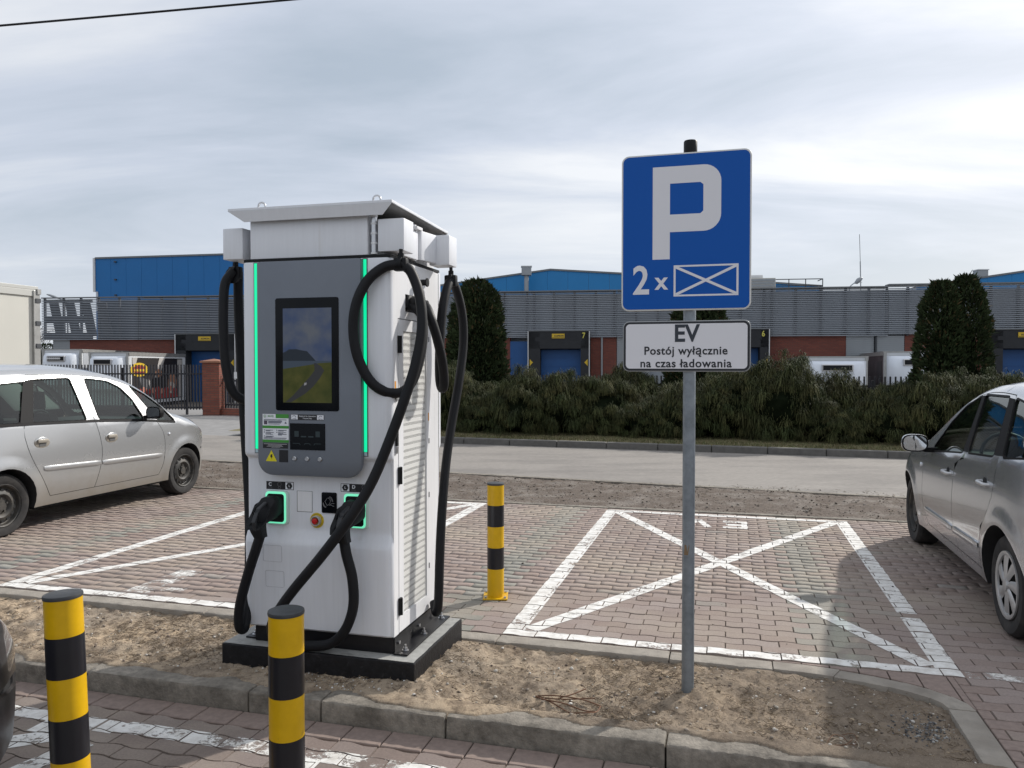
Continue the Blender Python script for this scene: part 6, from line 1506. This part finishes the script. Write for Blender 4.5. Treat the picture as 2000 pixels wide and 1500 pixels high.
for z in (1.08, 1.48): B().cyl((0, 0, z), (2.95, 0, z), 0.028, 6).cyl((2.95, 0, z), (2.95, 1.2, z), 0.028, 6).obj('rail', m_post, t)
for x in (0.0, 0.98, 1.96, 2.95): B().cyl((x, 0, 0), (x, 0, 1.48), 0.028, 6).obj('post', m_post, t)
t = thing('antenna_mast', 'tall thin antenna mast on the warehouse roof', 'antenna', (20.0, 45, 5.4))
B().cyl((0, 0, 0), (-0.06, 0, 2.2), 0.03, 6).obj('mast_base', m_shut, t); B().cyl((-0.06, 0, 2.2), (-0.12, 0, 3.75), 0.014, 6).obj('mast_tip', m_post, t)
def lamp(label, x, y, z0, ztop, dx, big):
    t = thing('street_lamp', label, 'street lamp', (x, y, z0), group='street lamps in the warehouse yard')
    hgt = ztop - z0
    B().cyl((0, 0, 0), (0, 0, hgt - 0.35), 0.06, 10, r2=0.04).obj('pole', m_zinc, t, smooth=40)
    B().tube([(0, 0, hgt - 0.4), (0.02 * dx, 0, hgt - 0.2), (0.35 * dx, 0, hgt - 0.02), (0.6 * dx, 0, hgt + 0.06)], 0.03, 8, 4).obj('arm', m_zinc, t, smooth=50)
    hd = loft([(Vector((0.5 * dx, 0, hgt + 0.03)), (0, 1, 0), (0, 0, 1), 0.07, 0.035), (Vector((0.75 * dx, 0, hgt + 0.12)), (0, 1, 0), (0, 0, 1), 0.16, 0.07 * big), (Vector((1.05 * dx, 0, hgt + 0.22)), (0, 1, 0), (0, 0, 1), 0.15, 0.06 * big), (Vector((1.25 * dx, 0, hgt + 0.27)), (0, 1, 0), (0, 0, 1), 0.06, 0.03)], 12, 2.4)
    hd.obj('lamp_head', m_shut, t, smooth=50)
    B().box(min(0.6 * dx, 1.15 * dx), max(0.6 * dx, 1.15 * dx), -0.1, 0.1, hgt + 0.05, hgt + 0.075).obj('lamp_glass', m_wtrim, t)
lamp('grey street lamp rising above the left end of the slatted parapet', -26.05, 46.0, -1.25, 5.54, -0.95, 1.1)
lamp('grey street lamp with round head above the slats right of the parking sign', 17.85, 41.55, -1.25, 5.98, 0.55, 2.2)
# blue halls
def hall(name, label, off, poly_top, s0, s1, pw, mat, zb=-1.2, depth=14.0, trim=True):
    t = thing(name, label, 'building', (math.sin(FA) * off, 41.6 + math.cos(FA) * off, 0), -FA)
    s = s0
    while s < s1 - 0.01:
        e = min(s + pw, s1)
        pts = [(s + 0.006, zb), (e - 0.006, zb), (e - 0.006, interp(poly_top, e))] + [(p[0], p[1]) for p in reversed(poly_top) if s + 0.05 < p[0] < e - 0.05] + [(s + 0.006, interp(poly_top, s))]
        B().prism(pts, 1, -0.02, 0.12).obj('wall_panel', mat, t); s = e
    top = [(s0, interp(poly_top, s0))] + [p for p in poly_top if s0 < p[0] < s1] + [(s1, interp(poly_top, s1))]
    for (a, za), (b_, zb_) in zip(top, top[1:]):
        B().prism([(a, za - 0.02), (b_, zb_ - 0.02), (b_, zb_ + 0.10), (a, za + 0.10)], 1, -0.09, 0.15).obj('roof_edge', m_wroof, t)
        B().add([(a, 0.15, za + 0.05), (b_, 0.15, zb_ + 0.05), (b_, depth, zb_ + 0.05), (a, depth, za + 0.05)], [(0, 1, 2, 3)]).obj('roof', m_wroof, t)
    B().box(s0 + 0.05, s0 + 0.15, 0.13, depth, zb, interp(poly_top, s0)).obj('side_wall', m_wtrim, t); B().box(s1 - 0.15, s1 - 0.05, 0.13, depth, zb, interp(poly_top, s1)).obj('side_wall', mat, t)
    return t
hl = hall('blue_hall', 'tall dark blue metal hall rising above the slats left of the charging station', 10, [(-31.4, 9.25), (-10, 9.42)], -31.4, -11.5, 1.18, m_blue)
B().box(-31.56, -31.41, -0.1, 0.1, 6.9, 9.3).box(-31.3, -31.2, -0.12, -0.03, 5.5, 6.9).obj('corner_trim', m_wtrim, hl)
for z in (8.95, 7.7, 6.6): B().box(-29.9, -29.75, -0.14, -0.022, z, z + 0.09).obj('wall_fitting', m_post, hl)
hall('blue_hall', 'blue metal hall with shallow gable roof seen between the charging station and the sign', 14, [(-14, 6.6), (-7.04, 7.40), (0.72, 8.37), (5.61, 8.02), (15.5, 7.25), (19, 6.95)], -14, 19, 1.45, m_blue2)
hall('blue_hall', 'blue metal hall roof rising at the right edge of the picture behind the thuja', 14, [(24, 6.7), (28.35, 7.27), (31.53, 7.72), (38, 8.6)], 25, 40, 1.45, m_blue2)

# ================================================================== TRAILERS AND TRUCK
m_tbox = pm('trailer_white', (0.62, 0.64, 0.66), 0.45, var=0.06, vscale=1.5); m_tgrey = pm('trailer_side_grey', (0.40, 0.42, 0.45), 0.5, var=0.08, vscale=2)
m_alu = pm('trailer_rail', (0.36, 0.36, 0.35), 0.45, metal=0.6, var=0.15, vscale=6)
m_reef = pm('reefer_white', (0.66, 0.70, 0.76), 0.35, var=0.04, vscale=2)
def trailer(label, loc, rz, L_, H_, sidemat, z0=-1.25, grille='dark', W_=2.4, ad=False, uw=0.92, door=False):
    """front face at local y=0 towards -y, box runs to +y"""
    t = thing('refrigerated_trailer', label, 'trailer', (loc[0], loc[1], z0), rz, group='refrigerated trailers parked in the warehouse yard')
    hb = 1.05; w = W_ / 2
    B().box(-w, w, 0.0, L_, hb, H_).obj('box_body', m_tbox, t)
    for s_ in (-1, 1): B().box(min(s_ * w, s_ * (w + 0.012)), max(s_ * w, s_ * (w + 0.012)), 0.1, L_ - 0.1, hb + 0.1, H_ - 0.12).obj('side_panel', sidemat, t)
    B().box(-w - 0.03, w + 0.03, -0.03, L_, H_ + 0.002, H_ + 0.05).box(-w - 0.03, -w - 0.013, 0, L_, H_ - 0.12, H_).box(w + 0.013, w + 0.03, 0, L_, H_ - 0.12, H_).obj('roof_rail', m_alu, t)
    for s_ in (-1, 1): B().box(min(s_ * w, s_ * (w - 0.10)), max(s_ * w, s_ * (w - 0.10)), -0.04, -0.001, hb, H_).obj('corner_post', m_alu, t)
    ru = W_ * uw / 2; zt = H_ - 0.14; zb = H_ - 1.75
    sec = []
    G = []
    for (z, d) in ((zb, 0.30), (zb + 0.12, 0.42), (zb + 0.7, 0.50), (zt - 0.5, 0.52), (zt - 0.16, 0.42), (zt - 0.02, 0.22), (zt, 0.05)):
        row = [(-ru, -0.02, z)]
        for k in range(15):
            q = -1 + 2 * k / 14; row.append((ru * q, -0.04 - d * (1 - abs(q) ** 5) ** 0.5, z))
        row.append((ru, -0.02, z)); G.append(row)
    u_ = B().grid(G).obj('refrigeration_unit', m_reef, t, smooth=50)
    B().box(-ru * 0.52, ru * 0.52, -0.60, -0.35, zt - 0.40, zt - 0.13).obj('grille_frame', m_steel, u_, bevel=0.03)
    B().box(-ru * 0.47, ru * 0.47, -0.612, -0.602, zt - 0.36, zt - 0.17).obj('grille', m_black, u_)
    if grille == 'dots':
        for k in range(7): B().cyl((-ru * 0.42 + k * ru * 0.11, -0.613, zt - 0.26), (-ru * 0.42 + k * ru * 0.11, -0.63, zt - 0.26), 0.05, 10).obj('grille_ring', m_steel, u_)
    for k in (-1, 1): B().box(k * ru * 0.30 - ru * 0.26, k * ru * 0.30 + ru * 0.26, -0.585, -0.55, zb + 0.10, zb + 0.75).obj('service_panel', m_reef, u_, bevel=0.02)
    B().box(-w * 0.5, w * 0.5, 0.6, L_, 0.75, hb - 0.002).obj('chassis', m_post, t)
    for y in (L_ - 1.2, L_ - 2.4):
        for s_ in (-1, 1): B().lathe([(0.2, s_ * (w - 0.02)), (0.45, s_ * (w - 0.03)), (0.48, s_ * (w - 0.06)), (0.48, s_ * (w - 0.3)), (0.2, s_ * (w - 0.3))], 20, axis=0, o=(0, y, 0.48)).obj('wheel', m_tyre, t, smooth=40)
    for s_ in (-1, 1): B().box(s_ * 0.7 - 0.06, s_ * 0.7 + 0.06, 1.6, 1.72, 0.0, hb - 0.002).obj('landing_leg', m_post, t)
    if door:
        B().box(-w - 0.035, -w - 0.013, 0.5, 1.5, hb + 0.2, H_ - 0.35).obj('side_door', pm('dark_print', (0.03, 0.025, 0.03), 0.5), t)
    if ad:
        x = w + 0.0125
        def fl_(name, pts, k, mat): return mesh_obj(name, [(x + 0.004 * k, y, z) for y, z in pts], [list(range(len(pts)))], mat, ap)
        ap = mesh_obj('advert_panel', [(x, 0.25, hb + 0.15), (x, 5.6, hb + 0.15), (x, 5.6, H_ - 0.2), (x, 0.25, H_ - 0.2)], [(0, 1, 2, 3)], pm('ad_black', (0.012, 0.010, 0.010), 0.5), t)
        m_sl = pm('ad_sleeve', (0.40, 0.38, 0.36), 0.6); m_sk = pm('ad_skin', (0.35, 0.17, 0.10), 0.6); m_rd = pm('ad_red', (0.28, 0.03, 0.025), 0.5); m_yl = pm('ad_yellow', (0.62, 0.42, 0.02), 0.5); m_pk_ = pm('ad_pink', (0.45, 0.18, 0.13), 0.6)
        el = lambda cy, cz, ry, rz_, n=24: [(cy + ry * math.cos(2 * math.pi * k / n), cz + rz_ * math.sin(2 * math.pi * k / n)) for k in range(n)]
        zc = H_ - 0.75
        fl_('shirt_print', [(0.3, H_ - 0.2), (0.8, H_ - 0.2), (0.6, H_ - 0.55), (0.3, H_ - 0.5)], 1, m_sl)
        fl_('sleeve_print', [(3.0, H_ - 0.2), (3.6, H_ - 0.2), (3.2, H_ - 0.8), (2.8, H_ - 1.2), (2.5, H_ - 1.15)], 1, m_sl); fl_('hand_print', el(2.9, H_ - 0.95, 0.35, 0.2), 2, m_sk)
        fl_('apron_print', [(0.9, H_ - 1.1), (2.0, H_ - 1.3), (2.6, H_ - 2.6), (1.7, H_ - 2.6)], 1, pm('ad_apron', (0.10, 0.10, 0.105), 0.6)); fl_('apron_stripe_print', [(1.75, H_ - 1.2), (1.9, H_ - 1.25), (2.35, H_ - 2.3), (2.25, H_ - 2.3)], 2, m_sl)
        fl_('face_print', el(4.4, H_ - 1.45, 0.5, 0.5), 1, m_sk); fl_('face_print', el(4.3, H_ - 1.7, 0.4, 0.3), 2, pm('ad_pale', (0.5, 0.42, 0.36), 0.6))
        fl_('tray_print', [(0.4, hb + 0.2), (5.0, hb + 0.2), (4.8, hb + 0.65), (0.6, hb + 0.6)], 1, m_rd)
        for k in range(9): fl_('meat_print', el(0.9 + 0.47 * k, hb + 0.62 + 0.06 * math.sin(k * 2.1), 0.26, 0.14, 12), 2 + 0.2 * k, m_pk_ if k % 2 else m_rd)
        fl_('oval_logo', el(0.95, zc - 0.02, 0.85, 0.33), 2, m_yl); fl_('oval_logo', el(0.95, zc - 0.02, 0.62, 0.22), 3, m_rd); fl_('oval_logo', [(0.45, zc - 0.10), (1.45, zc - 0.10), (1.45, zc + 0.01), (0.45, zc + 0.01)], 4, m_yl)
        fl_('blank_print', [(5.0, hb + 0.2), (5.55, hb + 0.2), (5.55, H_ - 0.25), (5.0, H_ - 0.25)], 1, m_sl)
    return t
trailer('white refrigerated trailer in the yard, leftmost, with a row of round grille openings', (-21.35, 37.2), R(2), 7.5, 3.62, m_tgrey, grille='dots', uw=0.86, W_=1.85)
trailer('refrigerated trailer with a dark food advert on its side behind the gate on the left', (-18.62, 36.2), R(-1), 6.0, 3.46, m_tbox, ad=True, uw=0.86, W_=1.85)
trailer('refrigerated trailer behind the hedge left of the right thuja, lower of the two', (12.80, 31.0), R(-15), 9.0, 3.20, m_tgrey, uw=0.95, door=True, W_=2.35)
trailer('taller refrigerated trailer partly hidden behind the right thuja', (16.5, 32.0), R(-17), 8.5, 3.42, pm('dark_print_side', (0.06, 0.045, 0.05), 0.5, var=0.5, vscale=1.3), uw=0.92, door=True)
# white box truck on the left
tr = thing('box_truck', 'cream white box truck parked behind the silver people carrier at the left edge', 'truck', (-9.1, 15.0, 0), -TH)
m_cream = pm('truck_cream', (0.56, 0.55, 0.50), 0.5, var=0.04, vscale=1.2)
B().box(-2.3, 0.0, -6.0, 0.0, 0.95, 3.06).obj('box_body', m_cream, tr, bevel=0.01)
B().box(-2.33, 0.03, -6.03, 0.03, 3.062, 3.13).box(0.002, 0.03, -6.0, 0.0, 2.94, 3.06).obj('roof_rail', pm('truck_rail', (0.50, 0.50, 0.47), 0.45), tr, bevel=0.006)
B().box(0.002, 0.05, -0.09, 0.05, 0.9, 3.05).obj('rear_frame', m_alu, tr, bevel=0.006)
for k in range(5): B().box(0.05, 0.065, -0.05, 0.06, 1.1 + 0.43 * k, 1.18 + 0.43 * k).obj('door_hinge', m_post, tr)
B().box(0.03, 0.07, -0.02, 0.06, 2.98, 3.08).obj('marker_lamp', m_alu, tr)
B().box(-1.9, -0.4, -8.0, -0.2, 0.65, 0.948).obj('chassis', m_post, tr)
for y in (-1.3, -7.0):
    for x in (-0.06, -2.0): B().lathe([(0.0, 0.0), (0.2, 0.0), (0.4, -0.01), (0.42, -0.05), (0.42, -0.24), (0.0, -0.24)], 24, axis=0, o=(x, y, 0.42)).obj('wheel', m_tyre, tr, smooth=40)
B().prism([(-8.2, 0.5), (-6.3, 0.5), (-6.3, 2.45), (-7.4, 2.5), (-7.9, 1.6), (-8.2, 1.4)], 0, -2.1, -0.15).obj('cab', m_cream, tr, bevel=0.05)

# ================================================================== FENCES
m_fence = pm('fence_dark', (0.022, 0.022, 0.028), 0.5)
def fence(label, p, q, z0, z1, pitch_, rails):
    p, q = Vector(p), Vector(q); d = q - p; L_ = d.length
    t = thing('picket_fence', label, 'fence', (p.x, p.y, 0), math.atan2(d.y, d.x))
    pk = B().box(-0.02, 0.02, -0.012, 0.012, z0, z1).obj('picket', m_fence, t); pk.location.x = 0.06
    n = int((L_ - 0.06) / pitch_)
    for k in range(1, n):
        o = bpy.data.objects.new('picket', pk.data); o.location.x = 0.06 + pitch_ * k; place(o, t)
    for z in rails: B().box(0, L_, 0.014, 0.05, z - 0.025, z + 0.025).obj('rail', m_fence, t)
    k = 0
    while k <= L_ + 0.01:
        B().box(k - 0.035, k + 0.035, 0.0505, 0.11, -0.05, z1 - 0.1).obj('post', m_fence, t); k += 2.2
    return t
fence('dark steel picket gate and fence left of the brick pillar', (-17.6, 26.6), (-10.33, 26.4), 0.14, 1.66, 0.103, (0.22, 1.35))
fence('dark steel picket fence behind the hedge right of the brick pillar', (-9.66, 26.28), (13.4, 17.2), 0.2, 1.36, 0.115, (0.32, 1.12))
t = thing('brick_pillar', 'red brick gate pillar with a sloping cap left of the charging station', 'pillar', (-10.0, 26.3, 0), R(-5))
B().box(-0.29, 0.29, -0.25, 0.25, -0.2, 1.72).obj('shaft', m_pbrick, t)
B().add([(-0.35, -0.31, 1.722), (0.35, -0.31, 1.722), (0.35, 0.31, 1.722), (-0.35, 0.31, 1.722), (-0.35, -0.31, 1.78), (0.35, -0.31, 1.78), (0.35, 0.31, 1.78), (-0.35, 0.31, 1.78), (0, 0, 1.86)], [(3, 2, 1, 0), (0, 1, 5, 4), (1, 2, 6, 5), (2, 3, 7, 6), (3, 0, 4, 7), (4, 5, 8), (5, 6, 8), (6, 7, 8), (7, 4, 8)]).obj('cap', pm('clay_cap', (0.28, 0.13, 0.08), 0.85, var=0.15, vscale=8), t)
t = thing('low_brick_wall', 'low red brick wall carrying the fence beside the gate pillar', 'wall', (-9.69, 26.27, 0), math.atan2(-9.08, 23.06))
B().box(0.0, 8.0, -0.12, 0.12, -0.2, 0.19).obj('wall_course', m_pbrick, t)
t = thing('notice_board', 'small white board with a red field on the fence beside the brick pillar', 'board', (-9.0, 25.85, 0), R(-5))
B().box(-0.17, 0.19, -0.02, 0.0, 1.2, 1.42).obj('board', m_wtrim, t); B().box(-0.05, 0.11, -0.026, -0.021, 1.24, 1.36).obj('red_field', pm('board_red', (0.45, 0.02, 0.02), 0.5), t)

# ================================================================== PLANTS
m_weep = pm('weeping_foliage', (1, 1, 1), 0.8, attr='tint', spec=0.2)
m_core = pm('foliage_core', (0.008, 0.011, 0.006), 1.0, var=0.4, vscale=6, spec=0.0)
m_bark = pm('bark', (0.07, 0.05, 0.035), 0.95, var=0.3, vscale=15)
def weeping_mesh(seed, rx, ry, h, tufts=185, per=98):
    """mound of small umbrella shaped tufts, each made of fine drooping threads"""
    g_ = np.random.default_rng(seed); Vs, Cs = [], []
    for k in range(tufts):
        a = g_.uniform(0, 2 * math.pi); cz = g_.uniform(0.02, 1.0); sr = math.sqrt(max(0.0, 1 - cz ** 2.6)); rr = g_.uniform(0.84, 1.08)
        lump = 1 + 0.24 * noise.noise(Vector((math.cos(a) * 1.7, math.sin(a) * 1.7, cz * 2.2 + seed)))
        c = np.array((rx * sr * math.cos(a) * rr * lump, ry * sr * math.sin(a) * rr * lump, h * cz * lump * g_.uniform(0.9, 1.04) + 0.1))
        if g_.random() < 0.07: c[2] += g_.uniform(0.04, 0.16)
        tuft_r = g_.uniform(0.08, 0.20) * (1.0 if g_.random() < 0.9 else 1.5); tint = g_.uniform(0.55, 1.3); yel = min(1.0, max(0, g_.normal(0.15 + 0.35 * cz, 0.3)))
        n = per
        th = g_.uniform(0, 2 * math.pi, n); out = np.stack([np.cos(th), np.sin(th), np.zeros(n)], 1)
        rad = np.array((math.cos(a), math.sin(a), 0)) * (0.45 if cz < 0.85 else 0.1)
        dirn = out * 0.9 + rad; dirn /= np.linalg.norm(dirn, axis=1, keepdims=True) + 1e-6
        ln = tuft_r * g_.uniform(0.35, 1.15, n); drop = ln * g_.uniform(0.5, 1.5, n); start = c + g_.normal(0, 0.045, (n, 3))
        side = np.stack([-dirn[:, 1], dirn[:, 0], g_.normal(0, 0.5, n)], 1); side /= np.linalg.norm(side, axis=1, keepdims=True)
        wd = g_.uniform(0.0028, 0.0065, n)
        pts = []
        for tt in (0, 0.33, 0.66, 1.0):
            p = start + dirn * (ln * (tt * 1.25 - 0.35 * tt * tt))[:, None]; p[:, 2] += ln * 0.5 * math.sin(min(1, tt * 2.0) * 1.57) - drop * tt ** 2.0
            w_ = (wd * (1.0 - 0.55 * tt))[:, None]
            pts.append((p - side * w_, p + side * w_))
        arr = np.stack([q for pr in pts for q in pr], 1)
        Vs.append(arr.reshape(-1, 3))
        base = np.array((0.026, 0.038, 0.015)) * tint; tip = (np.array((0.060, 0.074, 0.027)) * (1 - yel) + np.array((0.135, 0.120, 0.050)) * yel) * tint
        cc = np.zeros((n, 8, 3)); jit = g_.uniform(0.7, 1.3, (n, 1))
        for i, tt in enumerate((0, 0.33, 0.66, 1.0)): cc[:, 2 * i] = cc[:, 2 * i + 1] = (base * (1 - tt) + tip * tt) * jit
        Cs.append(cc.reshape(-1, 3))
    V_ = np.vstack(Vs); C_ = np.vstack(Cs); V_[:, 2] = np.maximum(V_[:, 2], 0.02)
    nst = len(V_) // 8; bq = np.array([(0, 1, 3, 2), (2, 3, 5, 4), (4, 5, 7, 6)])
    F_ = (np.arange(nst)[:, None, None] * 8 + bq[None]).reshape(-1, 4)
    return V_, F_, C_
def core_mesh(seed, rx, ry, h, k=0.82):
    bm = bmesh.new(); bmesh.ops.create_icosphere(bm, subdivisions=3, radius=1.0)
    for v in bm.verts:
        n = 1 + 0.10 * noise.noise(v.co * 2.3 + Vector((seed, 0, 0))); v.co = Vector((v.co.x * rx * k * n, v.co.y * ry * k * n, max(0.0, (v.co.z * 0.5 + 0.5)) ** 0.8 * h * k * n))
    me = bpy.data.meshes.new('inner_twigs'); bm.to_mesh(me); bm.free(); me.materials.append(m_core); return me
sv = []
for i in range(4):
    rx, ry, h_ = (0.92, 0.85, 1.08) if i % 2 == 0 else (0.80, 0.90, 1.22)
    V_, F_, C_ = weeping_mesh(100 + i, rx, ry, h_)
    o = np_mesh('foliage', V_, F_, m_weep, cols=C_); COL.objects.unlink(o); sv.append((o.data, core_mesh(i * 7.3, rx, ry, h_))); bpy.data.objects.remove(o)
hedge = []
for k in range(15): hedge.append((-5.9 + 0.92 * k, 1.85 + 0.25 * math.sin(k * 1.7), 0.90))
for k in range(12): hedge.append((-5.4 + 1.12 * k, 3.0 + 0.3 * math.sin(k * 2.3), 0.98))
words = ['leftmost', 'second', 'third', 'fourth', 'fifth', 'sixth', 'seventh', 'eighth', 'ninth', 'tenth', 'eleventh', 'twelfth', 'thirteenth', 'fourteenth', 'rightmost']
top_adj = {0: 1.12, 1: 1.1, 2: 0.9, 3: 1.08, 4: 1.12, 5: 1.0, 6: 0.88, 7: 0.98, 8: 1.14, 9: 1.16, 10: 0.86, 11: 0.92, 12: 1.1, 13: 1.05, 14: 1.08}
for i, (u, dv, s) in enumerate(hedge):
    c = site(u, road_far(u) + dv, 0.10); v_ = sv[i % 4]
    lab = ('%s weeping evergreen shrub counted from the left in the front of the hedge' % words[i]) if i < 15 else ('weeping evergreen shrub in the back row of the hedge, %s from the left' % (words[i - 15] if i - 15 < 11 else 'last'))
    t = thing('weeping_shrub', lab, 'shrub', c, rng.uniform(0, 6.28), group='weeping evergreen shrubs of the hedge')
    sc = s * (top_adj[i] if i < 15 else rng.uniform(0.84, 1.14)); t.scale = (sc * 0.98, sc * 0.98, sc * (0.95 * top_adj[i] ** 1.2 if i < 15 else rng.uniform(0.80, 1.04)))
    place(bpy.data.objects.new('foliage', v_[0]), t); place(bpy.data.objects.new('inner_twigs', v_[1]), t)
    st_ = B()
    for q in range(4): st_.cyl((0.08 * math.cos(q * 1.6), 0.08 * math.sin(q * 1.6), -0.1), (0.3 * math.cos(q * 1.6), 0.3 * math.sin(q * 1.6), 0.8), 0.03, 6, r2=0.012)
    st_.obj('stems', m_bark, t)
m_thuja = pm('thuja_foliage', (1, 1, 1), 0.8, attr='tint', spec=0.2)
def thuja(label, loc, h, r, seed, twin=False, n=17000, group='columnar thuja trees'):
    g_ = np.random.default_rng(seed)
    t = thing('thuja_tree', label, 'tree', loc, 0.0, group=group)
    def rad(zf, a):
        base = (min(1.0, 0.8 + zf * 1.0) if zf < 0.2 else 1.0) * (1 - 0.42 * max(0, zf - 0.3) / 0.7) * max(0.0, 1 - max(0, (zf - 0.72) / 0.285) ** 2.6) ** 0.5
        lob = 1 + 0.16 * noise.noise(Vector((math.cos(a) * 1.6, math.sin(a) * 1.6, zf * 5 + seed))) + 0.16 * noise.noise(Vector((math.cos(a) * 4, math.sin(a) * 4, zf * 14 + seed)))
        q_ = Vector((math.cos(a) * r, math.sin(a) * r, zf * h)) * 3.6 + Vector((seed, 0, 0))
        return r * base * lob * (1.09 - 0.26 * noise.voronoi(q_)[0][0])
    zf = g_.uniform(0.0, 1.0, n) ** 0.9; a = g_.uniform(0, 2 * math.pi, n); dep = 1 - np.abs(g_.normal(0, 0.06, n))
    C = np.zeros((n, 3))
    for i in range(n):
        zz_, aa = zf[i], a[i]
        if twin:
            s_ = 1 if i % 2 else -1; hh = h * (1.0 if s_ > 0 else 0.965)
            rr = rad(zz_, aa) * dep[i] * 0.80; C[i] = (math.cos(aa) * rr + s_ * r * 0.36, math.sin(aa) * rr * 1.15, zz_ * hh)
        else:
            rr = rad(zz_, aa) * dep[i]; C[i] = (math.cos(aa) * rr, math.sin(aa) * rr, zz_ * h)
    out = np.stack([np.cos(a), np.sin(a), g_.uniform(0.3, 1.6, n)], 1) + g_.normal(0, 0.35, (n, 3)); out /= np.linalg.norm(out, axis=1, keepdims=True)
    sd_ = np.cross(out, g_.normal(0, 1, (n, 3))); sd_ /= np.linalg.norm(sd_, axis=1, keepdims=True)
    ln = (g_.uniform(0.05, 0.12, n) * np.where(g_.random(n) < 0.06, 1.8, 1.0))[:, None]; wd = g_.uniform(0.014, 0.030, n)[:, None]
    p0 = C - out * ln * 0.3; p1 = C + out * ln * 0.35 + sd_ * wd; p2 = C + out * ln; p3 = C + out * ln * 0.35 - sd_ * wd
    V_ = np.stack([p0, p1, p2, p3], 1).reshape(-1, 3); F_ = np.arange(n * 4).reshape(-1, 4)
    tint = (0.6 + 0.8 * g_.random(n)) * np.array([1 + 0.5 * noise.noise(Vector((q[0] * 3, q[1] * 3, q[2] * 3))) for q in C])
    br = (g_.random(n) < 0.06)[:, None]
    col = np.where(br, np.array((0.10, 0.075, 0.035)), np.array((0.034, 0.050, 0.020))) * tint[:, None]
    np_mesh('crown', V_, F_, m_thuja, t, cols=np.repeat(col, 4, 0))
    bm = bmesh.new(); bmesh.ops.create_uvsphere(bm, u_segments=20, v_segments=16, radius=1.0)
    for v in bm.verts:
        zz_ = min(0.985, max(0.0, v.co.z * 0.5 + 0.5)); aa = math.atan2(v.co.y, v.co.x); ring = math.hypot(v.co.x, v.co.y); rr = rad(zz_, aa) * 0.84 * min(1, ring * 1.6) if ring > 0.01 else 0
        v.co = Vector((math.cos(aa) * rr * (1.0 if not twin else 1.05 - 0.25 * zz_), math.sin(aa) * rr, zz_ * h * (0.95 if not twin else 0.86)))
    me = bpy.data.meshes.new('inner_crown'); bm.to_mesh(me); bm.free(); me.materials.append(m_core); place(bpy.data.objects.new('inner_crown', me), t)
    B().cyl((0, 0, -0.15), (0, 0, h * 0.5), 0.09, 8, r2=0.04).obj('trunk', m_bark, t, smooth=40)
    return t
thuja('dense columnar thuja standing behind the hedge beside the charging station', (-0.93, 21.0, 0.0), 3.9, 0.92, 11)
thuja('dense twin topped thuja standing behind the hedge above the silver hatchback', (9.9, 17.6, 0.0), 3.62, 0.74, 23, twin=True, n=26000)
thuja('thuja mostly hidden behind the blue parking sign', (4.78, 20.0, 0.0), 3.55, 0.95, 37)
thuja('dark evergreen bush in the yard beside the white box truck', (-27.3, 46.0, -1.2), 4.1, 1.1, 51, n=6000)
# bare trees far left
def bare_tree(label, loc, h, seed, depth=6):
    rd = random.Random(seed); t = thing('bare_tree', label, 'tree', loc, 0.0, group='bare trees at the left edge')
    br = B(); tw = B()
    def grow(p, d, l, r_, k):
        q = p + d * l; (br if k < 2 else tw).cyl(p, q, r_, 5 if k < 3 else 3, r2=r_ * 0.65, caps=False)
        if k >= depth: return
        for _ in range(3 if k < 4 else 2):
            nd = (d + Vector((rd.gauss(0, 0.42), rd.gauss(0, 0.42), rd.gauss(0.12, 0.25)))).normalized(); grow(p + d * l * rd.uniform(0.6, 1.0), nd, l * rd.uniform(0.6, 0.82), r_ * 0.6, k + 1)
    grow(Vector((0, 0, 0)), Vector((0.03, 0, 1)), h * 0.27, h * 0.022, 0)
    br.obj('trunk', m_bark, t, smooth=50); tw.obj('crown', pm('bare_twigs', (0.10, 0.085, 0.08), 0.95), t)
    return t
bare_tree('bare leafless tree top above the cream truck at the left edge', (-44.9, 70, -1), 11.0, 5)
bare_tree('bare leafless tree beside the first one above the cream truck', (-43.4, 70, -1), 10.4, 9)
bare_tree('bare leafless tree behind the yard between the truck and the slats', (-36.7, 60.5, -1), 7.6, 14)
# verge grass
def grass(n):
    g_ = np.random.default_rng(3); u = g_.uniform(-9, 10, n); P = np.zeros((n, 3))
    for i in range(n): P[i] = site(u[i], road_far(u[i]) + 0.17 + 1.9 * g_.random(), 0.11)
    a = g_.uniform(0, 6.28, n); l = g_.uniform(0.02, 0.07, n)[:, None]; sd_ = np.stack([np.cos(a), np.sin(a), np.zeros(n)], 1) * 0.006
    tip = P + np.stack([g_.normal(0, 0.5, n), g_.normal(0, 0.5, n), np.ones(n)], 1) * l
    V_ = np.stack([P - sd_, P + sd_, tip], 1).reshape(-1, 3); F_ = np.arange(3 * n).reshape(-1, 3)
    c = np.array([(0.20, 0.165, 0.085), (0.10, 0.115, 0.04), (0.14, 0.12, 0.06), (0.07, 0.085, 0.03)])[g_.integers(0, 4, n)] * g_.uniform(0.7, 1.2, (n, 1))
    tag(np_mesh('verge_grass', V_, F_, m_twig, cols=np.repeat(c, 3, 0)), 'short dry grass on the verge in front of the hedge', 'grass', kind='stuff')
grass(26000)
# overhead cable
t = thing('overhead_cable', 'black overhead cable crossing the sky at the upper left', 'cable', (-30, 14, 5.75))
pts = []
for k in range(15):
    x = -30 + 4.0 * k; z = 8.0825 + 0.0883 * (x + 3.98) + 0.0006 * ((x + 6.5) ** 2 - 6.3); pts.append((x + 30, 0.0, z - 5.75))
B().tube(pts, 0.019, 6, 4).obj('cable', m_rubber, t, smooth=60)
